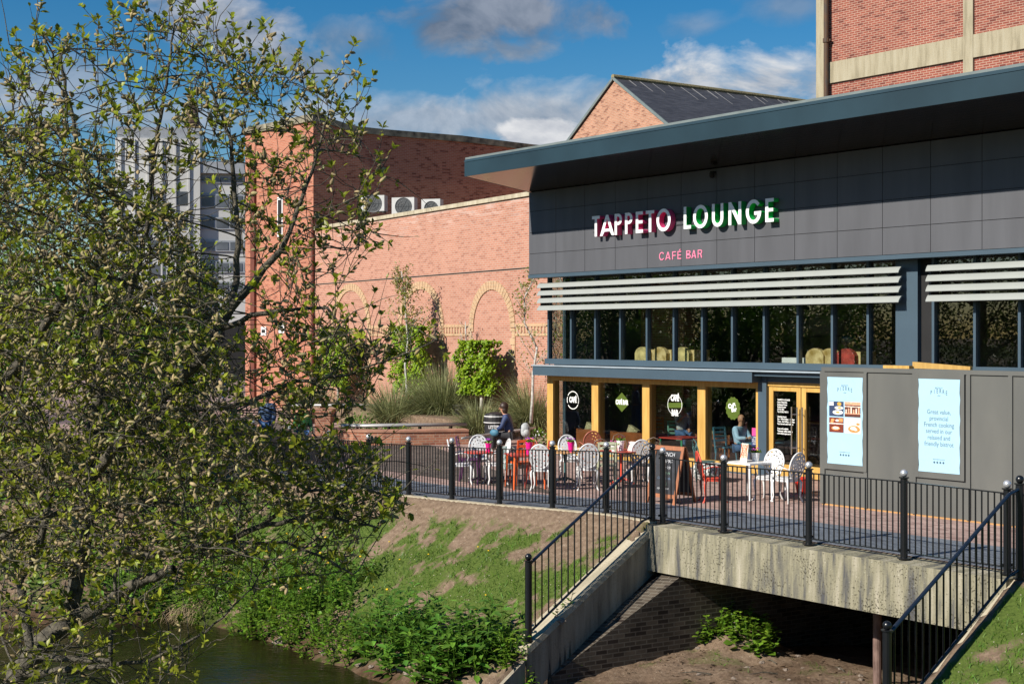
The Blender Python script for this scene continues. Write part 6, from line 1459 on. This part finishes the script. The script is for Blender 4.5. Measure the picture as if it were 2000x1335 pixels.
# ---------------------------------------------------------------- bank vegetation
def hz(x,y): return float(height(np.array([x]),np.array([y]))[0])
def ground_at(px,py):
    d=15.
    while d<45:
        p=at(px,py,d)
        if p.z<=hz(p.x,p.y): return Vector((p.x,p.y,hz(p.x,p.y)))
        d+=.04
    return G(px,py)
def leafy(c,r,h,ns,label,ll=(.10,.2),wd=.36,m_=None,group=None,nl=11,fl=0,cat='plant',name='bank_plant'):
    t=thing(name,label,cat,c,world=True,group=group); P=[];D=[];Nn=[];Ln=[]; k=M(); fk=M()
    for i in range(ns):
        a=rnd.uniform(0,6.28); q=r*math.sqrt(rnd.random())*.75; b=c+Vector((math.cos(a)*q,math.sin(a)*q,0)); b.z=max(hz(b.x,b.y),WATER-.05)-.02
        hh=h*rnd.uniform(.55,1.1)*(1-.35*q/r); top=b+Vector((math.cos(a)*q*.5+rnd.gauss(0,.06),math.sin(a)*q*.5+rnd.gauss(0,.06),hh)); k.tube([b,b.lerp(top,.5)+Vector((rnd.gauss(0,.02),rnd.gauss(0,.02),0)),top],[.008,.006,.003],4,cap=False)
        for j in range(nl):
            f=(j+.6)/nl; pt=b.lerp(top,f); an=j*2.4+a; el=rnd.uniform(-.1,.75); v=Vector((math.cos(an),math.sin(an),el)); P.append(pt); D.append(v); Nn.append(Vector((-math.cos(an)*el*.6+rnd.gauss(0,.25),-math.sin(an)*el*.6+rnd.gauss(0,.25),1))); Ln.append(rnd.uniform(*ll)*(1.15-.5*f))
        if i<fl: fk.ball(top+Vector((0,0,.03)),.028,6,(1,1,.7))
    k.build('stems',M_NETTLE,t,uv=False); Ln=np.array(Ln); leaves('foliage',np.array(P),np.array(D),np.array(Nn),Ln,Ln*wd*rng.uniform(.8,1.2,len(Ln)),m_ or M_NETTLE,t)
    if fk.v: fk.build('blossom',M_YELF,t,uv=False)
    return t
GB='leafy plants along the river bank'
for (x,y,r,h,ns,l,ll,mm,fl) in (
 (868,1312,.42,.62,24,'big leaved dock clump at the water edge, lowest on the bank',(.14,.26),M_DOCK,0),
 (925,1292,.42,.60,24,'dark leaved clump leaning over the bare soil near the wing wall',(.13,.24),M_DOCK,0),
 (800,1278,.42,.72,26,'tall dock clump left of the lowest one on the bank',(.12,.24),M_DOCK,1),
 (752,1262,.38,.60,22,'broad leaved clump with stones at its foot by the water',(.11,.22),M_DOCK,0),
 (690,1266,.40,.42,22,'bright low nettle patch above the waterside stones',(.07,.13),M_NETT2,0),
 (640,1255,.40,.42,24,'bright nettle patch just right of the pale river rock',(.07,.13),M_NETT2,0),
 (575,1232,.42,.55,26,'leafy clump directly behind the pale river rock',(.08,.15),M_NETT2,0),
 (510,1222,.45,.62,28,'tall nettle clump at the bend of the bank',(.08,.16),M_NETT2,0),
 (600,1165,.5,.62,28,'nettle clump with yellow flowers above the river bend',(.08,.15),None,6),
 (665,1172,.45,.52,24,'dark nettle clump bordering the bare soil slope',(.08,.15),None,3),
 (535,1150,.5,.6,28,'green clump with yellow flowers under the willow bough',(.07,.14),M_NETT2,6),
 (455,1160,.5,.55,24,'pale green clump at the end of the low willow bough',(.06,.12),M_NETT2,0),
 (400,1180,.45,.42,22,'yellow green clump over the dead stalks by the water',(.05,.1),M_NETT2,0),
 (330,1170,.6,.5,26,'green clump behind the willow trunk, right side',(.06,.12),M_NETT2,0),
 (255,1180,.6,.5,26,'green clump behind the willow trunk, left side',(.06,.12),M_NETTLE,0),
 (965,1285,.22,.28,10,'small weed clump between the dark clump and wing wall',(.08,.14),None,0),
 (1004,1285,.24,.34,12,'small weed at the foot of the left railing post',(.08,.15),M_NETT2,0)):
    leafy(ground_at(x,y),r*1.5,h*1.62,int(ns*1.55),l,(ll[0]*1.35,ll[1]*1.35),.36,mm,GB,12,fl)
leafy(ground_at(1098,1205),.2,.4,9,'spindly weed growing beside the left wing railing',(.09,.17),.5,M_NETT2,GB,7)
def ab_at(a,b): p=AB(a,b); p.z=hz(p.x,p.y); return p
leafy(ground_at(1388,1232)+Vector((0,.0,0)),.42,.5,44,'bright nettle clump left on the soil ledge below the bridge',(.09,.16),.65,M_NETT2,GB,9)
leafy(ground_at(1468,1240),.42,.42,40,'bright nettle clump right on the soil ledge below the bridge',(.1,.17),.8,M_NETT2,GB,8)
# undergrowth on the left bank (nobody could count it)
n=9000; xs=rng.uniform(-13,-3.2,n); ys=rng.uniform(24.5,32.5,n); dl=left_dist(xs,ys); zz=height(xs,ys); keep=(dl>.7)&(zz>WATER+.12)&(xs+ .55*(ys-27)<-3.6+rng.normal(0,.7,n)); xs,ys,zz=xs[keep],ys[keep],zz[keep]; n=len(xs)
P=np.stack([xs,ys,zz+rng.uniform(0,.35,n)],1); D=rng.normal(0,.8,(n,3)); D[:,2]=np.abs(D[:,2])*.6+.1
o=leaves('undergrowth',P,D,rng.normal(0,.4,(n,3))+np.array([0,-.2,1]),rng.uniform(.07,.16,n),rng.uniform(.04,.08,n),M_NETT2); o['kind']='stuff'; o['label']='green undergrowth covering the left river bank'
# grass on bare bank
n=105000; xs=rng.uniform(-7.5,8.4,n); ys=rng.uniform(15.2,31.5,n); gm=grassmask(xs,ys); dx,dy=xs-C0.x,ys-C0.y; a_=dx*U.x+dy*U.y; b_=dx*N.x+dy*N.y; dl=left_dist(xs,ys); zz=height(xs,ys)
keep=(gm>rng.uniform(.15,1.02,n))&(zz>WATER+.12)&np.where(a_<-.2,(dl>.2)&(dl<3.2),np.where(a_>LW+.4,b_>.2,(b_>-1)&(rng.random(n)<.3)))
xs,ys,zz=xs[keep],ys[keep],zz[keep]; n=len(xs); P=np.stack([xs,ys,zz-.01],1); D=rng.normal(0,.5,(n,3)); D[:,2]=1
o=blades('bank_grass',P,D,rng.uniform(.05,.14,n),rng.uniform(.010,.018,n),rng.uniform(.4,1.6,n),M_GRASS,None,2); o['kind']='stuff'; o['label']='short patchy grass growing on the soil bank'
# dead stalks tuft hanging over the water
c=ground_at(372,1205); n=160; P=np.array(c)+np.stack([rng.normal(0,.22,n),rng.normal(0,.1,n),rng.uniform(.0,.28,n)],1); D=np.stack([rng.normal(-.25,.3,n),np.full(n,-.7),rng.normal(-.15,.2,n)],1)
t=thing('dead_grass','tuft of dead straw coloured stalks hanging over the river edge','grass',c,world=True); blades('foliage',P,D,rng.uniform(.25,.5,n),.008,rng.uniform(.5,1.2,n),M_DEADG,t,4)
# dandelion dots
for i in range(9):
    p=ground_at(rnd.uniform(600,1000),rnd.uniform(1060,1230)); 
    if p.z<WATER+.3: continue
    d_=thing('dandelion','yellow dandelion on the grassy bank','flower',p,group='dandelions on the bank'); k=M(); k.tube([(0,0,-.02),(.005,0,.09)],.003,4); k.build('stalk',M_GRASS,d_,uv=False); k=M(); k.ball((.005,0,.1),.02,6,(1,1,.6)); k.build('flower_head',M_YELF,d_,uv=False)
# stones
def stone(p,r,label,grp='stones at the river edge'):
    me=bpy.data.meshes.new('river_stone'); bm=bmesh.new(); bmesh.ops.create_icosphere(bm,subdivisions=3,radius=1)
    sd=rnd.uniform(0,50)
    for v in bm.verts: 
        q=noise.noise(v.co*1.3+Vector((sd,0,0)))*.55+noise.noise(v.co*3+Vector((sd,9,0)))*.2; v.co*=(1+q); v.co.z*=.62
    bm.to_mesh(me); bm.free(); me.materials.append(M_STONE); o=bpy.data.objects.new('river_stone',me); COL.objects.link(o); o.location=p+Vector((0,0,r*.15)); o.scale=(r*1.2,r,r); o.rotation_euler=(0,0,rnd.uniform(0,6)); tag(o,label,'stone',grp)
p=ground_at(552,1252); p.z=WATER+.03; stone(p,.13,'pale boulder at the water edge below the nettles')
for i,(x,y) in enumerate(((632,1278),(655,1284),(770,1310),(783,1312),(795,1317),(806,1322),(820,1318),(832,1326),(845,1330),(700,1300),(725,1305),(1092,1328))):
    p=ground_at(x,y); stone(p+Vector((0,0,.01)),rnd.uniform(.035,.07) if i<11 else .1,'small grey stone on the muddy river edge' if i<11 else 'grey broken stone at the foot of the left wing wall')
for i in range(26):
    a=rnd.uniform(.4,5.6); b=rnd.uniform(-2.2,.9); p=ab_at(a,b); stone(p,rnd.uniform(.015,.045),'small stone lying on the mud under the bridge','stones on the mud under the bridge')
n=900; aa=rng.uniform(.3,6.4,n); bb=rng.uniform(-1.8,1.6,n); P=np.array(C0)[None,:]+aa[:,None]*np.array(U)+bb[:,None]*np.array(N); P[:,2]=height(P[:,0],P[:,1])+.008; D=rng.normal(0,1,(n,3)); D[:,2]*=.2
M_LIT=mat('leaf_litter',(.10,.065,.035),.9,island=.6); o=leaves('leaf_litter',P,D,rng.normal(0,.3,(n,3))+np.array([0,0,1]),rng.uniform(.03,.1,n),rng.uniform(.015,.045,n),M_LIT,simple=True); o['kind']='stuff'; o['label']='brown leaf litter and debris scattered over the mud'
for i in range(7):
    p=ab_at(rnd.uniform(.8,5.),rnd.uniform(-1.4,.9)); d=Vector((rnd.gauss(0,1),rnd.gauss(0,1),.05)).normalized()*rnd.uniform(.25,.7); k=M(); k.tube([p+Vector((0,0,.02)),p+d*.5+Vector((0,0,.05)),p+d+Vector((0,0,.02))],[.012,.010,.005],5); tag(k.build('fallen_twig',M_BARK,uv=False),'fallen bare twig lying on the mud under the bridge','twig','fallen twigs on the mud')

# ---------------------------------------------------------------- trees beyond
def far_tree(c,h,r,label,n=2600,ls=.22,m_=None,zlo=.35):
    t=thing('leafy_tree',label,'tree',c,world=True,group='trees beyond the far railing'); k=M(); k.tube([c,c+Vector((.2,0,h*.35)),c+Vector((0,.2,h*.7))],[.25,.18,.06],8)
    cl=[]
    for i in range(16): a=rnd.uniform(0,6.28); q=r*math.sqrt(rnd.random())*.75; z=h*rnd.uniform(zlo,.92); cl.append((c.x+math.cos(a)*q,c.y+math.sin(a)*q,z,rnd.uniform(.28,.5)*r)); k.tube([c+Vector((0,0,h*.3)),Vector(cl[-1][:3])],[.08,.02],5)
    k.build('trunk',M_BARK,t,uv=False); C_=np.array(cl); i_=rng.integers(0,len(cl),n); v=nrm(rng.normal(0,1,(n,3))); P=C_[i_,:3]+v*(C_[i_,3]*rng.uniform(.4,1.05,n))[:,None]
    leaves('crown',P,v+rng.normal(0,.8,(n,3)),v+rng.normal(0,.5,(n,3))+np.array([0,0,.4]),ls*rng.uniform(.7,1.4,n),ls*.6,m_ or M_WOOD_L,t,simple=True)
for x,y,h,r,l in ((-25,74,12,4.2,'leafy tree at the far left behind the willow'),(-19,82,9,3.2,'lower leafy tree beside the grey office block'),(-31,80,14,4.5,'tallest leafy tree at the left edge behind the willow')): far_tree(Vector((x,y,0)),h,r,l)
for x,y,h,r,l in ((-8.6,36.5,3.6,1.5,'low dark bush behind the willow beside the far street'),(-15.5,41,7.5,2.6,'broad dark tree behind the willow below the grey office'),(-9.6,33.5,4.6,1.7,'dark bushy tree behind the willow, nearest the long railing'),(-12.2,31.,5.2,2.,'dark bushy tree behind the willow at the left edge'),(-11.4,38,5.6,1.9,'dark bushy tree behind the willow, further into the plaza'),(-14.2,37,6.4,2.3,'tallest dark bushy tree behind the willow at the left edge')):
    far_tree(Vector((x,y,hz(x,y))),h,r,l,4600,.14,M_NETTLE,.06)
# riverside wood opposite the cafe: seen mirrored in its windows
LPs=[];LDs=[];k=M()
for i in range(13):
    c=Vector((-24.5-rnd.uniform(0,6),16+i*2.7+rnd.uniform(-.8,.8),-.5)); h=rnd.uniform(10,13); r=rnd.uniform(2.4,3.2); k.tube([c,c+Vector((rnd.gauss(0,.4),rnd.gauss(0,.4),h*.8))],[.22,.07],7)
    for b in range(9): a=rnd.uniform(0,6.28); z=rnd.uniform(.2,.7)*h; k.tube([c+Vector((0,0,z)),c+Vector((math.cos(a)*r*.9,math.sin(a)*r*.9,z+1.5))],[.07,.02],4,cap=False)
    n=5200; v=nrm(rng.normal(0,1,(n,3))); q=rng.uniform(.25,1,n)**.5; P=np.array([c.x,c.y,h*.5])+v*q[:,None]*np.array([r,r,h*.52]); LPs.append(P); LDs.append(v)
o=k.build('woodland_stems',M_BARK,None,uv=False); o['kind']='stuff'; o['label']='trunks of the riverside wood facing the cafe'
n=14000; LPs.append(np.stack([rng.uniform(-29,-23,n),rng.uniform(10,54,n),rng.uniform(-.2,4.2,n)],1)); LDs.append(nrm(rng.normal(0,1,(n,3))))
P=np.concatenate(LPs); v=np.concatenate(LDs); n=len(P); o=leaves('woodland',P,rng.normal(0,1,(n,3)),v+rng.normal(0,.8,(n,3)),rng.uniform(.12,.22,n),rng.uniform(.08,.13,n),M_WOOD_L,None,simple=True); o['kind']='stuff'; o['label']='riverside wood facing the cafe windows'
# ---------------------------------------------------------------- sky, sun, camera
SUN=Vector((-.82,-.572,0)).normalized(); EL=R(33.5)
w=bpy.data.worlds.new('World'); S.world=w; w.use_nodes=True; nt=w.node_tree; L=nt.links; bg=nt.nodes['Background']
sky=nt.nodes.new('ShaderNodeTexSky'); sky.sky_type='NISHITA'; sky.sun_disc=False; sky.sun_elevation=EL; sky.sun_rotation=math.atan2(SUN.x,SUN.y); sky.air_density=1.; sky.dust_density=.25; sky.ozone_density=2.6
def mn_(op,a,b=None,c=None,clamp=False):
    n=nt.nodes.new('ShaderNodeMath'); n.operation=op; n.use_clamp=clamp
    for i,v in enumerate((a,b,c)):
        if v is None: continue
        if isinstance(v,(int,float)): n.inputs[i].default_value=v
        else: L.new(v,n.inputs[i])
    return n.outputs[0]
tc=nt.nodes.new('ShaderNodeTexCoord'); sx=nt.nodes.new('ShaderNodeSeparateXYZ'); L.new(tc.outputs['Generated'],sx.inputs[0])
az=mn_('ARCTAN2',sx.outputs[0],sx.outputs[1]); el=mn_('ARCSINE',sx.outputs[2])
cb=nt.nodes.new('ShaderNodeCombineXYZ'); L.new(az,cb.inputs[0]); L.new(mn_('MULTIPLY',el,1.5),cb.inputs[1])
def fbm(scale,off,det=7,rough=.58,dist=.3):
    mp=nt.nodes.new('ShaderNodeMapping'); mp.inputs['Location'].default_value=off; L.new(cb.outputs[0],mp.inputs[0])
    n=nt.nodes.new('ShaderNodeTexNoise'); n.inputs['Scale'].default_value=scale; n.inputs['Detail'].default_value=det; n.inputs['Roughness'].default_value=rough; n.inputs['Distortion'].default_value=dist; L.new(mp.outputs[0],n.inputs['Vector']); return n.outputs['Fac']
f1=fbm(13,(0,0,0)); f2=fbm(13,(.006,-.012,0)); f3=fbm(34,(3,1,0),5)
def PA(px): return math.atan((px-1000)/2700)
def PE(py): return math.atan((657-py)/2700)
def cloud(px,py,rx,ry,edge,soft,tilt=0.,amp=1.2):
    dx=mn_('SUBTRACT',az,PA(px)); dy=mn_('SUBTRACT',el,PE(py)); c,s=math.cos(tilt),math.sin(tilt)
    u=mn_('DIVIDE',mn_('ADD',mn_('MULTIPLY',dx,c),mn_('MULTIPLY',dy,s)),rx/2700); v=mn_('DIVIDE',mn_('SUBTRACT',mn_('MULTIPLY',dy,c),mn_('MULTIPLY',dx,s)),ry/2700)
    r=mn_('SQRT',mn_('ADD',mn_('MULTIPLY',u,u),mn_('MULTIPLY',v,v)))
    q=mn_('SUBTRACT',mn_('ADD',mn_('SUBTRACT',1.,r),mn_('MULTIPLY',mn_('SUBTRACT',f1,.5),amp*2.2)),edge)
    m=mn_('DIVIDE',q,soft,clamp=True); return m,v,q
def mixc(fac,a,b):
    n=nt.nodes.new('ShaderNodeMixRGB'); L.new(fac,n.inputs[0])
    for i,x in ((1,a),(2,b)):
        if isinstance(x,tuple): n.inputs[i].default_value=x
        else: L.new(x,n.inputs[i])
    return n.outputs[0]
hsv=nt.nodes.new('ShaderNodeHueSaturation'); hsv.inputs['Saturation'].default_value=1.5; hsv.inputs['Value'].default_value=1.22; L.new(sky.outputs[0],hsv.inputs['Color'])
col=hsv.outputs[0]
KS=1.0
lump=mn_('MULTIPLY_ADD',mn_('SUBTRACT',f1,f2),5.5,.5,clamp=True)
# (px,py,rx,ry,edge,softness,tilt, dark colour, light colour, opacity)
for px,py,rx,ry,ed,so_,ti,dk,lt,op in (
 (900,235,420,52,-.1,.8,0,(3.6,4.4,5.6),(6.6,7.4,8.6),.85),(1180,215,330,70,-.05,.7,.0,(3.6,4.4,5.6),(7.2,7.8,8.6),.9),(1500,165,230,85,.0,.45,0,(4.2,4.9,6.),(9.5,9.7,10),.95),
 (1060,262,100,34,.05,.25,0,(5.5,6.,7.),(10.5,10.6,10.8),1.),(430,55,190,90,.02,.55,-.35,(2.6,3.2,4.3),(6.8,7.2,8.),.9),(560,130,120,50,.1,.6,-.2,(2.4,3.,4.),(5.,5.6,6.6),.7),
 (700,75,110,50,.12,.7,-.1,(2.1,2.7,3.7),(4.4,5.,6.),.65),(960,30,260,75,.0,.55,-.05,(1.7,2.2,3.1),(4.0,4.5,5.5),.92),(1010,95,140,30,.15,.6,0,(2.6,3.2,4.2),(4.6,5.2,6.),.6),
 (1540,25,110,60,.2,.8,0,(2.2,2.8,3.8),(4.,4.6,5.6),.5),(1370,55,110,35,.25,.8,0,(2.6,3.2,4.2),(5,5.6,6.6),.4),(300,240,330,50,.0,.8,0,(4,4.8,5.8),(7.,7.6,8.6),.75),(120,190,130,60,.1,.7,.3,(3,3.6,4.6),(6.,6.6,7.6),.6)):
    m,v,q=cloud(px,py,rx,ry,ed,so_,ti)
    lit=mn_('ADD',mn_('MULTIPLY',lump,.75),mn_('MULTIPLY_ADD',v,.28,.1),clamp=True)
    cc=mixc(lit,tuple(x*KS for x in dk)+(1,),tuple(x*KS for x in lt)+(1,)); col=mixc(mn_('MULTIPLY',m,op),col,cc)
L.new(col,bg.inputs[0]); bg.inputs[1].default_value=.054
ld=bpy.data.lights.new('sun','SUN'); ld.energy=5.; ld.angle=R(.55); ld.color=(1.,.93,.82); lo=bpy.data.objects.new('sun',ld); COL.objects.link(lo)
sv=Vector((SUN.x*math.cos(EL),SUN.y*math.cos(EL),math.sin(EL))); lo.rotation_euler=sv.to_track_quat('Z','Y').to_euler(); lo.location=(-20,-10,30)
cd=bpy.data.cameras.new('camera'); cd.sensor_width=36; cd.lens=F*36/2000; cd.shift_y=-10.5/2000; cd.clip_end=6000; cd.clip_start=.1
co=bpy.data.objects.new('camera',cd); COL.objects.link(co); co.location=(0,0,EYE); co.rotation_euler=(R(90),0,0); S.camera=co
S.view_settings.view_transform='Standard'; S.view_settings.look='None'; S.view_settings.exposure=.5; S.view_settings.gamma=1.
S.cycles.use_denoising=True; S.cycles.transparent_max_bounces=24; S.cycles.max_bounces=7; S.cycles.diffuse_bounces=3; S.cycles.glossy_bounces=4; S.cycles.caustics_reflective=False; S.cycles.caustics_refractive=False
